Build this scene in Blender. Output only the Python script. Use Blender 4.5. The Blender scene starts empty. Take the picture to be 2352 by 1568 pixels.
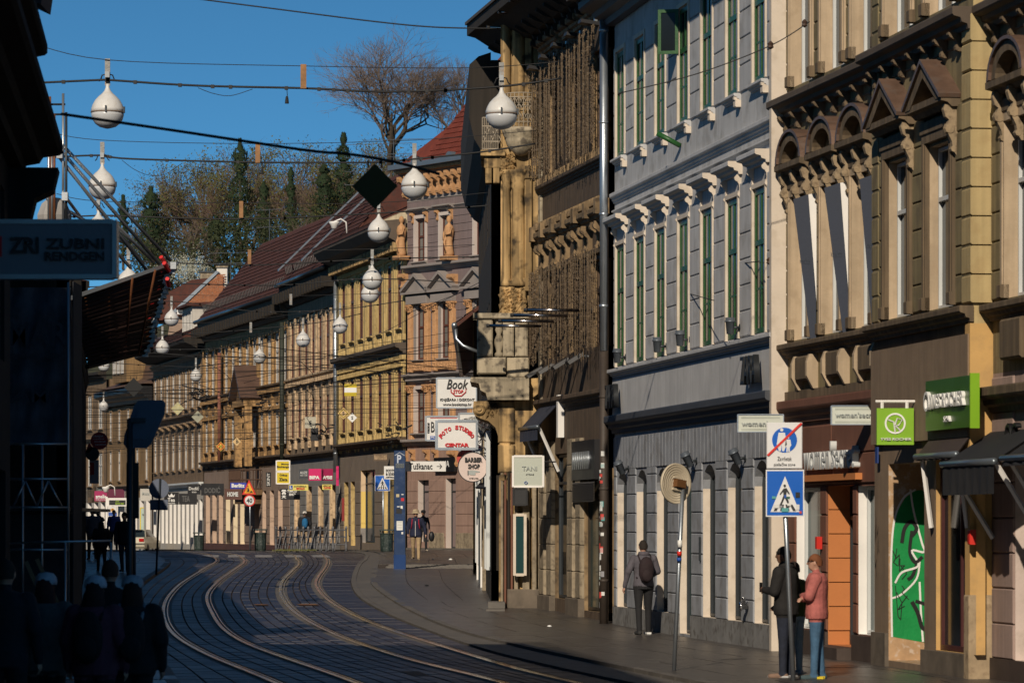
import bpy, bmesh, math, random
from mathutils import Matrix, Vector, Euler
from math import sin, cos, pi, radians, atan2, sqrt
random.seed(7)
SC = bpy.context.scene
COL = SC.collection
# ------------------------------------------------------------------ camera, sky, sun, exposure
FP = 8820.0; CX = 1176.0; HY = 1205.0; CAMH = 2.1      # focal length, centre and horizon in a 2352 px wide frame
cam = bpy.data.cameras.new('camera'); cam_o = bpy.data.objects.new('camera', cam); COL.objects.link(cam_o)
cam_o.location = (0, 0, CAMH); cam_o.rotation_euler = (radians(90), 0, 0)
cam.sensor_width = 36; cam.lens = 36 * FP / 2352; cam.shift_y = (HY - 784) / 2352
cam.clip_start = 1; cam.clip_end = 5000
cam.dof.use_dof = True; cam.dof.focus_distance = 115; cam.dof.aperture_fstop = 7.0
SC.camera = cam_o
SUN_EL, SUN_AZ = 30.0, 13.5                               # light travels towards +Y, turned 13.5 deg towards +X
w = bpy.data.worlds.new('World'); SC.world = w; w.use_nodes = True
nt = w.node_tree; nt.nodes.clear()
sky = nt.nodes.new('ShaderNodeTexSky'); sky.sky_type = 'NISHITA'; sky.sun_disc = False
sky.sun_elevation = radians(SUN_EL); sky.sun_rotation = radians(180 + SUN_AZ)
sky.air_density = 0.36; sky.dust_density = 0.0; sky.ozone_density = 8.0; sky.altitude = 300
bg = nt.nodes.new('ShaderNodeBackground'); bg.inputs[1].default_value = 0.088
out = nt.nodes.new('ShaderNodeOutputWorld')
tint = nt.nodes.new('ShaderNodeVectorMath'); tint.operation = 'MULTIPLY'; tint.inputs[1].default_value = (.80, 1.27, 1.03)
nt.links.new(sky.outputs[0], tint.inputs[0]); nt.links.new(tint.outputs[0], bg.inputs[0]); nt.links.new(bg.outputs[0], out.inputs[0])
sl = bpy.data.lights.new('sun', 'SUN'); sl.energy = 5.0; sl.angle = radians(0.53); sl.color = (1.0, 0.87, 0.70)
so = bpy.data.objects.new('sun', sl); COL.objects.link(so); so.location = (-20, -40, 60)
sdir = Vector((sin(radians(SUN_AZ)) * cos(radians(SUN_EL)), cos(radians(SUN_AZ)) * cos(radians(SUN_EL)), -sin(radians(SUN_EL))))
so.rotation_euler = sdir.to_track_quat('-Z', 'Y').to_euler()
SC.view_settings.view_transform = 'Standard'; SC.view_settings.look = 'None'
SC.view_settings.exposure = -0.28; SC.view_settings.gamma = 1; SC.view_settings.use_curve_mapping = False
SC.cycles.max_bounces = 5; SC.cycles.diffuse_bounces = 2; SC.cycles.glossy_bounces = 3
SC.cycles.transmission_bounces = 3; SC.cycles.transparent_max_bounces = 8
SC.cycles.use_adaptive_sampling = True

# ------------------------------------------------------------------ materials
MATS = {}
def mat(name, c, rough=.75, metal=0., var=.25, sc=1.2, streak=0., bump=.15, bsc=25., dirt=None, dirt_amt=0., spec=.4, emit=None):
    if name in MATS: return MATS[name]
    m = bpy.data.materials.new(name); m.use_nodes = True; t = m.node_tree; N = t.nodes; L = t.links
    b = N['Principled BSDF']; b.inputs['Roughness'].default_value = rough; b.inputs['Metallic'].default_value = metal
    b.inputs['Specular IOR Level'].default_value = spec
    col = (c[0], c[1], c[2], 1)
    b.inputs['Base Color'].default_value = col
    if emit:
        b.inputs['Emission Color'].default_value = (*emit[:3], 1); b.inputs['Emission Strength'].default_value = emit[3]
    if var > 0 or streak > 0 or dirt_amt > 0:
        g = N.new('ShaderNodeNewGeometry')
        n1 = N.new('ShaderNodeTexNoise'); n1.inputs['Scale'].default_value = sc; n1.inputs['Detail'].default_value = 6
        n1.inputs['Roughness'].default_value = .65
        L.new(g.outputs['Position'], n1.inputs['Vector'])
        r = N.new('ShaderNodeMapRange'); r.inputs[1].default_value = .3; r.inputs[2].default_value = .7
        r.inputs[3].default_value = 1 - var; r.inputs[4].default_value = 1 + var * .55
        L.new(n1.outputs['Fac'], r.inputs[0])
        mx = N.new('ShaderNodeVectorMath'); mx.operation = 'SCALE'; mx.inputs[0].default_value = c[:3]
        L.new(r.outputs[0], mx.inputs['Scale']); cur = mx.outputs[0]
        if streak > 0:
            mp = N.new('ShaderNodeMapping'); mp.inputs['Scale'].default_value = (6, 6, .35)
            L.new(g.outputs['Position'], mp.inputs[0])
            n2 = N.new('ShaderNodeTexNoise'); n2.inputs['Scale'].default_value = 1.3; n2.inputs['Detail'].default_value = 5
            L.new(mp.outputs[0], n2.inputs['Vector'])
            r2 = N.new('ShaderNodeMapRange'); r2.inputs[1].default_value = .42; r2.inputs[2].default_value = .62
            r2.inputs[3].default_value = 1 - streak; r2.inputs[4].default_value = 1.0
            L.new(n2.outputs['Fac'], r2.inputs[0])
            m2 = N.new('ShaderNodeVectorMath'); m2.operation = 'SCALE'; L.new(cur, m2.inputs[0]); L.new(r2.outputs[0], m2.inputs['Scale']); cur = m2.outputs[0]
        if dirt_amt > 0:
            n3 = N.new('ShaderNodeTexNoise'); n3.inputs['Scale'].default_value = sc * 2.7; n3.inputs['Detail'].default_value = 8
            L.new(g.outputs['Position'], n3.inputs['Vector'])
            r3 = N.new('ShaderNodeMapRange'); r3.inputs[1].default_value = .52; r3.inputs[2].default_value = .66
            r3.inputs[4].default_value = dirt_amt
            L.new(n3.outputs['Fac'], r3.inputs[0])
            m3 = N.new('ShaderNodeMix'); m3.data_type = 'RGBA'; L.new(r3.outputs[0], m3.inputs[0])
            L.new(cur, m3.inputs[6]); m3.inputs[7].default_value = (*(dirt or (.05, .04, .03)), 1); cur = m3.outputs[2]
        L.new(cur, b.inputs['Base Color'])
        if bump > 0:
            nb = N.new('ShaderNodeTexNoise'); nb.inputs['Scale'].default_value = bsc; nb.inputs['Detail'].default_value = 4
            L.new(g.outputs['Position'], nb.inputs['Vector'])
            bp = N.new('ShaderNodeBump'); bp.inputs['Strength'].default_value = bump; bp.inputs['Distance'].default_value = .02
            L.new(nb.outputs['Fac'], bp.inputs['Height']); L.new(bp.outputs[0], b.inputs['Normal'])
            rr = N.new('ShaderNodeMapRange'); rr.inputs[3].default_value = max(rough - .1, .03); rr.inputs[4].default_value = min(rough + .12, 1)
            L.new(n1.outputs['Fac'], rr.inputs[0]); L.new(rr.outputs[0], b.inputs['Roughness'])
    MATS[name] = m
    return m
def flat(name, c, rough=.5, metal=0., **k): return mat(name, c, rough, metal, var=k.pop('var', .08), bump=k.pop('bump', .04), **k)
def glass(name, c=(.012, .016, .018), rough=.06): return mat(name, c, rough, 0, var=.3, sc=.5, bump=.03, bsc=1.5, spec=.3)

# ------------------------------------------------------------------ mesh building
class MB:
    def __init__(s): s.v = []; s.f = []; s.uv = None
    def box(s, x0, x1, y0, y1, z0, z1):
        b = len(s.v)
        s.v += [(x0,y0,z0),(x1,y0,z0),(x1,y1,z0),(x0,y1,z0),(x0,y0,z1),(x1,y0,z1),(x1,y1,z1),(x0,y1,z1)]
        s.f += [tuple(b+i for i in q) for q in ((0,3,2,1),(4,5,6,7),(0,1,5,4),(1,2,6,5),(2,3,7,6),(3,0,4,7))]
        return s
    def block(s, x0, x1, y0, y1, z0, z1, b=.012):     # a box whose front (low y) edges are chamfered
        k = len(s.v)
        s.v += [(x0+b,y0,z0+b),(x1-b,y0,z0+b),(x1-b,y0,z1-b),(x0+b,y0,z1-b),
                (x0,y0+b,z0),(x1,y0+b,z0),(x1,y0+b,z1),(x0,y0+b,z1),(x0,y1,z0),(x1,y1,z0),(x1,y1,z1),(x0,y1,z1)]
        for q in ((0,1,2,3),(4,5,1,0),(5,6,2,1),(6,7,3,2),(7,4,0,3),(8,9,5,4),(9,10,6,5),(10,11,7,6),(11,8,4,7),(11,10,9,8)):
            s.f.append(tuple(k+i for i in q))
        return s
    def poly(s, pts):
        b = len(s.v); s.v += [tuple(p) for p in pts]; s.f.append(tuple(range(b, b+len(pts)))); return s
    def prism(s, poly, y0, y1):                        # outline in (x, z), pushed along y
        n = len(poly); b = len(s.v)
        s.v += [(p[0], y0, p[1]) for p in poly] + [(p[0], y1, p[1]) for p in poly]
        s.f.append(tuple(range(b, b+n))); s.f.append(tuple(reversed(range(b+n, b+2*n))))
        for i in range(n):
            j = (i+1) % n; s.f.append((b+j, b+i, b+n+i, b+n+j))
        return s
    def profile(s, prof, x0, x1):                      # moulding: outline in (y, z), run along x
        n = len(prof); b = len(s.v)
        s.v += [(x0, p[0], p[1]) for p in prof] + [(x1, p[0], p[1]) for p in prof]
        s.f.append(tuple(range(b, b+n))); s.f.append(tuple(reversed(range(b+n, b+2*n))))
        for i in range(n):
            j = (i+1) % n; s.f.append((b+j, b+i, b+n+i, b+n+j))
        return s
    def tube(s, pts, r, n=6, r1=None, caps=True):
        pts = [Vector(p) for p in pts]; k = len(pts); b = len(s.v)
        up = Vector((0, 0, 1))
        for i, p in enumerate(pts):
            d = (pts[min(i+1, k-1)] - pts[max(i-1, 0)])
            if d.length < 1e-9: d = Vector((0, 0, 1))
            d.normalize(); a = d.cross(up)
            if a.length < .05: a = d.cross(Vector((1, 0, 0)))
            a.normalize(); c = d.cross(a)
            rr = r if r1 is None else r + (r1 - r) * i / max(k-1, 1)
            for j in range(n):
                q = p + (a * cos(2*pi*j/n) + c * sin(2*pi*j/n)) * rr; s.v.append((q.x, q.y, q.z))
        for i in range(k-1):
            for j in range(n):
                j2 = (j+1) % n; s.f.append((b+i*n+j, b+i*n+j2, b+(i+1)*n+j2, b+(i+1)*n+j))
        if caps:
            s.f.append(tuple(b+j for j in reversed(range(n)))); s.f.append(tuple(b+(k-1)*n+j for j in range(n)))
        return s
    def lathe(s, prof, c=(0, 0, 0), n=16, axis='z', caps=True):
        b = len(s.v); k = len(prof)
        for r, h in prof:
            for j in range(n):
                a = 2*pi*j/n; x, y = r*cos(a), r*sin(a)
                s.v.append((c[0]+x, c[1]+y, c[2]+h) if axis == 'z' else ((c[0]+x, c[1]+h, c[2]+y) if axis == 'y' else (c[0]+h, c[1]+x, c[2]+y)))
        for i in range(k-1):
            for j in range(n):
                j2 = (j+1) % n; s.f.append((b+i*n+j, b+i*n+j2, b+(i+1)*n+j2, b+(i+1)*n+j))
        if caps:
            s.f.append(tuple(b+j for j in reversed(range(n)))); s.f.append(tuple(b+(k-1)*n+j for j in range(n)))
        return s
    def mesh(s, name, m, smooth=False):
        me = bpy.data.meshes.new(name); me.from_pydata(s.v, [], s.f)
        bm = bmesh.new(); bm.from_mesh(me); bmesh.ops.recalc_face_normals(bm, faces=bm.faces); bm.to_mesh(me); bm.free()
        if m: me.materials.append(m)
        if smooth:
            me.polygons.foreach_set('use_smooth', [True]*len(me.polygons))
        return me
WM = {}                                                    # world matrix kept per object name
def link(name, me, parent=None, M=None, kind=None):
    o = bpy.data.objects.new(name, me); COL.objects.link(o)
    M = M if M is not None else Matrix.Identity(4)
    if parent is not None:
        o.parent = parent; o.matrix_basis = WM[parent.name].inverted() @ M
    else: o.matrix_basis = M
    WM[o.name] = M
    if kind: o['kind'] = kind
    return o
def tag(o, label, cat, group=None):
    o['label'] = label; o['category'] = cat
    if group: o['group'] = group
    return o
def empty(name, M, label, cat, group=None):
    o = bpy.data.objects.new(name, None); COL.objects.link(o); o.empty_display_size = .3
    o.matrix_basis = M; WM[o.name] = M
    return tag(o, label, cat, group)
SPLIT = {'plinth', 'pier_base', 'surround_base', 'sill_bracket', 'balcony_base', 'wall_strip', 'window_pilaster', 'window_jamb', 'doorstep', 'corner_block'}
def pieces(mb):                                            # the connected pieces of a builder
    par = list(range(len(mb.v)))
    def find(i):
        while par[i] != i: par[i] = par[par[i]]; i = par[i]
        return i
    for f in mb.f:
        for i in f[1:]: par[find(i)] = find(f[0])
    out = {}
    for f in mb.f: out.setdefault(find(f[0]), []).append(f)
    for fs in out.values():
        ids = sorted({i for f in fs for i in f}); mp = {v: k for k, v in enumerate(ids)}; q = MB(); q.v = [mb.v[i] for i in ids]; q.f = [tuple(mp[i] for i in f) for f in fs]; yield q
def part(name, mb, m, parent, F, smooth=False, kind=None):
    M = F.M if hasattr(F, 'M') else F
    if parent is not None and isinstance(mb, MB) and name in ('window_reveals', 'shop_reveals'):
        for k in range(0, len(mb.v), 16):
            q = MB(); q.v = mb.v[k:k+16]; q.f = [(0, 1, 2, 3), (4, 5, 6, 7), (8, 9, 10, 11), (12, 13, 14, 15)]; o = link(name[:-1], q.mesh(name[:-1], m), parent, M)
        return o
    if parent is not None and isinstance(mb, MB) and name in SPLIT:
        for q in list(pieces(mb)): o = link(name, q.mesh(name, m), parent, M)
        return o
    return link(name, mb.mesh(name, m, smooth) if isinstance(mb, MB) else mb, parent, M, kind)
def copy_tree(o, M, label=None, parent=None):
    c = o.copy(); COL.objects.link(c)
    if parent is None:
        c.matrix_basis = M; WM[c.name] = M
    else: c.parent = parent; WM[c.name] = WM[parent.name] @ c.matrix_basis
    for ch in o.children: copy_tree(ch, None, None, c)
    if label: c['label'] = label
    return c
def T(x, y, z, rz=0, s=1): return Matrix.Translation((x, y, z)) @ Matrix.Rotation(rz, 4, 'Z') @ Matrix.Diagonal((s, s, s, 1))

class Fr:
    """A vertical plane from A (left as seen) to B (right); local x along it, -y out of it, z up (z = height above street datum)."""
    def __init__(s, A, B, z=0):
        s.A = Vector(A); s.B = Vector(B); d = s.B - s.A; s.L = d.length; s.u = d / s.L
        s.n = Vector((s.u.y, -s.u.x)); s.M = Matrix.Translation((A[0], A[1], 0)) @ Matrix.Rotation(atan2(s.u.y, s.u.x), 4, 'Z')
    def hit(s, x, o=0):                                    # local x where the sight line of column x meets the plane set out by o
        k = (x - CX) / FP; a = s.A + s.n * o
        # (a + u t).x = k (a + u t).y
        t = (k * a.y - a.x) / (s.u.x - k * s.u.y); return t, (a.y + s.u.y * t)
    def s(s_, x, o=0): return s_.hit(x, o)[0]
    def z(s, x, y, o=0): return CAMH + (HY - y) / FP * s.hit(x, o)[1]
    def p(s, x, y, o=0):
        t, D = s.hit(x, o); return t, CAMH + (HY - y) / FP * D
    def W(s, x, y, z): return s.M @ Vector((x, y, z))
    def D(s, t): return s.A.y + s.u.y * t
def P3(x, y, D): return Vector(((x - CX) / FP * D, D, CAMH + (HY - y) / FP * D))
def smooth01(t): t = min(max(t, 0), 1); return t*t*(3-2*t)
def gz(D): return .9*smooth01((D-70)/65) + .1*smooth01((D-135)/30) - (0 if D < 165 else .0055*(D-165)*min(1, (D-165)/30))
def ground_at(x, y):
    lo, hi = 15., 165.
    for _ in range(40):
        m = (lo+hi)/2
        if HY + (CAMH-gz(m))*FP/m > y: lo = m
        else: hi = m
    return ((x-CX)/FP*lo, lo)
def face(x0, y0, x1, y1, D):                               # frame facing the camera, covering a rectangle of the view at depth D
    return Fr(((x0-CX)/FP*D, D), ((x1-CX)/FP*D, D))

TXT = {}
def text(s, m, parent, F, x0, x1, z0, z1, y=-.02, depth=.01, bold=0., name='lettering', flip=False, shear=0., rot=0., keep=False):
    """Lettering fitted into a rectangle of frame F, its face at local y."""
    c = bpy.data.curves.new('text', 'FONT'); c.body = s; c.size = 1; c.extrude = .5; c.offset = bold; c.shear = shear
    c.resolution_u = 2; c.align_x = 'LEFT'; c.space_line = .85
    o = bpy.data.objects.new('text', c); COL.objects.link(o)
    dg = bpy.context.evaluated_depsgraph_get(); me = bpy.data.meshes.new_from_object(o.evaluated_get(dg))
    bpy.data.objects.remove(o); bpy.data.curves.remove(c)
    vs = [v.co for v in me.vertices]
    if not vs: return None
    a0, a1 = min(v.x for v in vs), max(v.x for v in vs); b0, b1 = min(v.y for v in vs), max(v.y for v in vs)
    sx = (x1-x0)/max(a1-a0, 1e-6); sz = (z1-z0)/max(b1-b0, 1e-6)
    if keep: sx = sz = min(sx, sz)
    cx, cz = (x0+x1)/2, (z0+z1)/2
    for v in me.vertices:
        X = (v.co.x-(a0+a1)/2)*sx*(-1 if flip else 1); Z = (v.co.y-(b0+b1)/2)*sz; Y = y - v.co.z*depth*2 - depth*0
        if rot: X, Z = X*cos(rot)-Z*sin(rot), X*sin(rot)+Z*cos(rot)
        v.co = (cx+X, Y, cz+Z)
    me.name = name; me.materials.clear(); me.materials.append(m)
    return link(name, me, parent, F.M)
def wall_mb(s0, s1, z0, z1, ops, r):
    """Front sheet at y=0 from (s0,z0) to (s1,z1) with rectangular openings (a,b,c,d) and reveals r deep."""
    mb = MB(); xs = sorted(set([s0, s1] + [v for o in ops for v in o[:2]])); zs = sorted(set([z0, z1] + [v for o in ops for v in o[2:4]]))
    xs = [v for v in xs if s0 <= v <= s1]; zs = [v for v in zs if z0 <= v <= z1]
    for i in range(len(xs)-1):
        run = None
        for j in range(len(zs)-1):
            cx, cz = (xs[i]+xs[i+1])/2, (zs[j]+zs[j+1])/2
            hole = any(o[0] < cx < o[1] and o[2] < cz < o[3] for o in ops)
            if not hole:
                mb.poly([(xs[i],0,zs[j]),(xs[i+1],0,zs[j]),(xs[i+1],0,zs[j+1]),(xs[i],0,zs[j+1])])
    rv = MB()
    for a, b, c, d in [o[:4] for o in ops]:
        rv.poly([(a,0,c),(a,0,d),(a,r,d),(a,r,c)]); rv.poly([(b,0,c),(b,r,c),(b,r,d),(b,0,d)])
        rv.poly([(a,0,d),(b,0,d),(b,r,d),(a,r,d)]); rv.poly([(a,0,c),(a,r,c),(b,r,c),(b,0,c)])
    return mb, rv
WIN = {}
def window(root, F, s, z, w, h, y, mf, mg, tr=(.62,), mul=1, bar=.05, munt=(), fr=.05, name='window', t=.06):
    """A window whose frame is a part and whose pane is a sub-part; s,z = lower left corner."""
    key = (round(w, 2), round(h, 2), mf.name, mg.name, tr, mul, munt, bar, fr, t)
    if key not in WIN:
        a = MB()
        a.box(0, fr, -t, 0, 0, h).box(w-fr, w, -t, 0, 0, h).box(fr, w-fr, -t, 0, 0, fr).box(fr, w-fr, -t, 0, h-fr, h)
        for k in range(mul):
            cx = w*(k+1)/(mul+1); a.box(cx-bar/2, cx+bar/2, -t*.8, 0, fr, h-fr)
        for q in tr: a.box(fr, w-fr, -t*1.2, 0, h*q-bar*.6, h*q+bar*.6)
        for q in munt: a.box(fr, w-fr, -t*.6, 0, h*q-bar*.25, h*q+bar*.25)
        b = MB().box(fr*.5, w-fr*.5, -.012, .01, fr*.5, h-fr*.5)
        WIN[key] = (a.mesh(name, mf), b.mesh('pane', mg))
    ma, mp = WIN[key]
    M = F.M @ Matrix.Translation((s, y, z)); o = link(name, ma, root, M); link('pane', mp, o, M); return o
def body(root, F, z0, z1, m, s0=0, s1=None, depth=12, y0=.3):
    s1 = F.L if s1 is None else s1
    part('rear_walls', MB().box(s0+.01, s1-.01, y0, depth, z0, z1), m, root, F)
# ------------------------------------------------------------------ ground, road, pavements
M_ASPH = mat('ground_dust', (.055, .052, .05), .9, var=.2)
M_PAVER = mat('paver_stone', (.027, .023, .031), .42, var=.3, sc=.35, spec=.28, bump=.35, bsc=9, dirt=(.07, .05, .045), dirt_amt=.25)
M_SLAB = mat('pavement_slab', (.062, .055, .050), .36, var=.28, sc=.6, bump=.25, bsc=14, dirt=(.05, .042, .037), dirt_amt=.4)
M_KERB = mat('kerb_stone', (.12, .108, .095), .6, var=.3, sc=1.4, bump=.3)
M_JOINT = mat('joint_sand', (.06, .044, .034), .95, var=.3)
M_RAIL = mat('rail_steel', (.72, .62, .5), .16, 1., var=.25, sc=2., bump=.05)
def strip(name, xl, xr, y0, y1, step, zo, m, kind='structure'):
    mb = MB(); y = y0; prev = None
    while y <= y1 + 1e-6:
        z = gz(y) + zo
        cur = len(mb.v); mb.v += [(xl(y), y, z), (xr(y), y, z)]
        if prev is not None: mb.f.append((prev, prev+1, cur+1, cur))
        prev = cur; y += step
    return link(name, mb.mesh(name, m), None, None, kind)
def interp(pts):
    ys = [p[0] for p in pts]
    def f(y):
        if y <= ys[0]: i = 0
        elif y >= ys[-1]: i = len(ys)-2
        else: i = max(k for k in range(len(ys)-1) if ys[k] <= y)
        # Catmull-Rom through the points
        a, b = pts[i], pts[i+1]; t = (y-a[0])/(b[0]-a[0])
        if t < 0 or t > 1: return a[1]+(b[1]-a[1])*t
        p0 = pts[i-1] if i > 0 else (a[0]-(b[0]-a[0]), a[1]-(b[1]-a[1])); p3 = pts[i+2] if i+2 < len(pts) else (b[0]+(b[0]-a[0]), b[1]+(b[1]-a[1]))
        m1 = (b[1]-p0[1])/(b[0]-p0[0])*(b[0]-a[0]); m2 = (p3[1]-a[1])/(p3[0]-a[0])*(b[0]-a[0])
        return (2*t**3-3*t*t+1)*a[1]+(t**3-2*t*t+t)*m1+(-2*t**3+3*t*t)*b[1]+(t**3-t*t)*m2
    return f
RL = [interp(v) for v in (
    [(10, 2.6), (51, -2.97), (64.8, -5.15), (78.3, -6.95), (92, -8.3), (104, -9.05), (118, -9.55), (132.7, -10.2), (147, -11.4), (158.3, -12.7), (190, -18), (260, -33)],
    [(10, 3.7), (51, -1.87), (67.6, -4.45), (77.5, -5.75), (87, -6.75), (98, -7.75), (108, -8.25), (118.5, -8.58), (130, -9.05), (143, -10.0), (156.6, -11.4), (190, -16.8), (260, -31.8)],
    [(10, 5.6), (52, -.01), (62.2, -1.68), (74.3, -3.3), (88.1, -4.96), (98, -5.85), (107.8, -6.42), (117, -6.7), (127, -7.02), (139, -7.75), (156.6, -9.1), (190, -14.3), (260, -29.3)],
    [(10, 6.9), (52, 1.0), (58.2, 0.05), (73, -1.78), (83.6, -3.2), (92.1, -4.2), (99.7, -4.93), (108, -5.48), (122.3, -5.92), (131.5, -6.3), (145.5, -7.05), (160, -8.15), (190, -13.0), (260, -28)])]
CI = interp([(10, 9.2), (50, 2.0), (62.6, 0.0), (76.8, -1.64), (86.9, -2.84), (96.8, -3.85), (106, -4.43), (113.6, -4.72), (127, -5.1), (140, -5.4), (160, -6.4), (190, -11.0), (260, -25.5)])
CO = interp([(10, 9.9), (50, 2.75), (59.9, 1.2), (68.4, -.05), (77.3, -1.21), (88.1, -2.38), (99.7, -3.45), (106, -3.9), (113.6, -4.15), (127, -4.55), (140, -4.85), (160, -5.8), (190, -10.4), (260, -25)])
LC = interp([(10, -1.2), (40, -3.3), (58.4, -5.25), (71.5, -6.9), (85, -8.5), (102.8, -9.95), (124.2, -11.1), (140, -12.6), (160, -15.2), (190, -21), (260, -38)])
gmb = MB(); ys = [-120, -60, -20, 10, 30, 50, 60] + list(range(64, 260, 4)) + [300, 360, 440, 600, 1200, 3000]
for i, y in enumerate(ys):
    zz = gz(max(y, 0)) - .16 if y < 300 else gz(300) - .16
    gmb.v += [(-1500, y, zz), (1500, y, zz)]
    if i: k = 2*i; gmb.f.append((k-2, k-1, k+1, k))
link('ground', gmb.mesh('ground', M_ASPH), None, None, 'structure')
road = strip('road', LC, CI, 4, 262, 2, -.105, M_JOINT)
gut = strip('gutter', CI, CO, 4, 262, 2, -.045, M_KERB)
pavr = strip('pavement', CO, lambda y: CO(y)+16 if y > 100 else 14+CO(y), 4, 262, 2, -.012, M_JOINT)
pavl = strip('pavement', lambda y: LC(y)-14, LC, 4, 262, 2, -.012, M_JOINT)
# paving stones of the carriageway, laid in rows that follow the rails; each row is offset along the street
def rows(lanes, w, ln, y0, y1, z, gap, name, m, parent, limit_parts=0, far_merge=1):
    mb = MB(); rnd = random.Random(3); objs = []
    for fa, fb in lanes:
        wid = abs(fb(70)-fa(70)); n = max(1, round(wid/w))
        for k in range(n):
            y = y0 + rnd.random()*ln
            while y < y1:
                L2 = ln * (1 if y < 90 else 2)
                ya, yb = y+gap/2, y+L2-gap/2
                def X(t, yy): return fa(yy)+(fb(yy)-fa(yy))*t
                t0, t1 = k/n, (k+1)/n; g2 = gap/2
                dz = rnd.uniform(-.004, .004); b = .012
                q = [(X(t0,ya)+g2, ya), (X(t1,ya)-g2, ya), (X(t1,yb)-g2, yb), (X(t0,yb)+g2, yb)]
                kk = len(mb.v)
                for (a_, b_), (cx_, cy_) in zip(q, ((1,1),(-1,1),(-1,-1),(1,-1))):
                    mb.v.append((a_+cx_*b, b_+cy_*b, gz(b_)+z+dz))
                for (a_, b_) in q: mb.v.append((a_, b_, gz(b_)+z-.03))
                mb.f += [(kk,kk+1,kk+2,kk+3),(kk+4,kk+5,kk+1,kk),(kk+5,kk+6,kk+2,kk+1),(kk+6,kk+7,kk+3,kk+2),(kk+7,kk+4,kk,kk+3)]
                y += L2
    return part(name, mb, m, parent, Matrix.Identity(4), kind='stuff')
off = lambda f, d: (lambda y: f(y)+d)
rows([(LC, off(RL[0], -.16)), (off(RL[0], .13), off(RL[1], -.16)), (off(RL[1], .13), off(RL[2], -.16)), (off(RL[2], .13), off(RL[3], -.16)), (off(RL[3], .13), CI)],
     .26, .52, 30, 200, -.07, .011, 'paving_stones', M_PAVER, road)
# pavement slabs: the 300 nearest on the right-hand side are parts, the rest one stuff part
def slabs(fa, fb, w, ln, y0, y1, parent, name, nmax):
    rnd = random.Random(5); mb = MB(); cnt = 0; gap = .016; y = y0
    while y < y1:
        wid = fb(y)-fa(y); n = max(1, round(wid/w)); o = rnd.random()*.3
        for k in range(n):
            t0, t1 = k/n, (k+1)/n
            dz = rnd.uniform(-.003, .003)
            def X(t, yy): return fa(yy)+(fb(yy)-fa(yy))*t
            tgt = MB() if cnt < nmax and y > 44 else mb
            q = [(X(t0,y)+gap/2, y+gap/2), (X(t1,y)-gap/2, y+gap/2), (X(t1,y+ln)-gap/2, y+ln-gap/2), (X(t0,y+ln)+gap/2, y+ln-gap/2)]
            kk = len(tgt.v)
            for a_, b_ in q: tgt.v.append((a_, b_, gz(b_)+.008+dz))
            for a_, b_ in q: tgt.v.append((a_, b_, gz(b_)-.03))
            tgt.f += [(kk,kk+1,kk+2,kk+3),(kk+4,kk+5,kk+1,kk),(kk+5,kk+6,kk+2,kk+1),(kk+6,kk+7,kk+3,kk+2),(kk+7,kk+4,kk,kk+3)]
            if tgt is not mb: link(name, tgt.mesh(name, M_SLAB), parent); cnt += 1
        y += ln
    part(name+'s', mb, M_SLAB, parent, Matrix.Identity(4), kind='stuff')
slabs(CO, lambda y: max(CO(y)+2.0, {0: 0}.get(1, (6.9 if y < 52 else (6.9-(y-52)*.165 if y < 90 else .6-(y-90)*.03)))), .95, 1.15, 30, 118, pavr, 'paving_slab', 290)
slabs(lambda y: LC(y)-4.2, LC, 1.0, 1.3, 30, 160, pavl, 'paving_slab', 0)
slabs(CO, lambda y: CO(y)+6.5 if y > 140 else CO(y)+3.6, 1.0, 1.3, 124, 172, pavr, 'paving_slab', 0)
# setts of the side street that opens on the right
sm = MB(); rnd = random.Random(9); y = 118.2
while y < 123.6:
    x = -4.0 + rnd.random()*.2
    while x < 3.5:
        sm.block(0, 0, 0, 0, 0, 0) if False else None
        z = gz(y)+.012+rnd.uniform(-.006, .006)
        k = len(sm.v); a, b2 = x+.015, x+.24
        sm.v += [(a+.02, y+.03, z), (b2-.02, y+.03, z), (b2-.02, y+.33, z), (a+.02, y+.33, z), (a, y+.015, z-.03), (b2, y+.015, z-.03), (b2, y+.345, z-.03), (a, y+.345, z-.03)]
        sm.f += [(k,k+1,k+2,k+3),(k+4,k+5,k+1,k),(k+5,k+6,k+2,k+1),(k+6,k+7,k+3,k+2),(k+7,k+4,k,k+3)]
        x += .26
    y += .37
part('setts', sm, M_KERB, pavr, Matrix.Identity(4), kind='stuff')
# gutter and kerb stones
def kerb(f, w, name, parent, ln=1.0, z=.01, side=1):
    mb = MB(); y = 32
    while y < 170:
        ya, yb = y+.01, y+ln-.01; k = len(mb.v)
        for yy in (ya, yb):
            x = f(yy)
            mb.v += [(x, yy, gz(yy)+z), (x+w*side, yy, gz(yy)+z), (x+w*side, yy, gz(yy)-.12), (x, yy, gz(yy)-.12)]
        mb.f += [(k,k+1,k+5,k+4),(k+1,k+2,k+6,k+5),(k+2,k+3,k+7,k+6),(k+3,k,k+4,k+7),(k,k+3,k+2,k+1),(k+4,k+5,k+6,k+7)]
        y += ln
    part(name, mb, M_KERB, parent, Matrix.Identity(4), kind='stuff')
kerb(CO, .16, 'kerb_stones', pavr); kerb(CI, .14, 'edge_stones', gut, z=-.03); kerb(LC, .18, 'kerb_stones', pavl, side=-1)
kerb(off(CI, .16), .5, 'gutter_stones', gut, ln=1.6, z=-.036)
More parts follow.
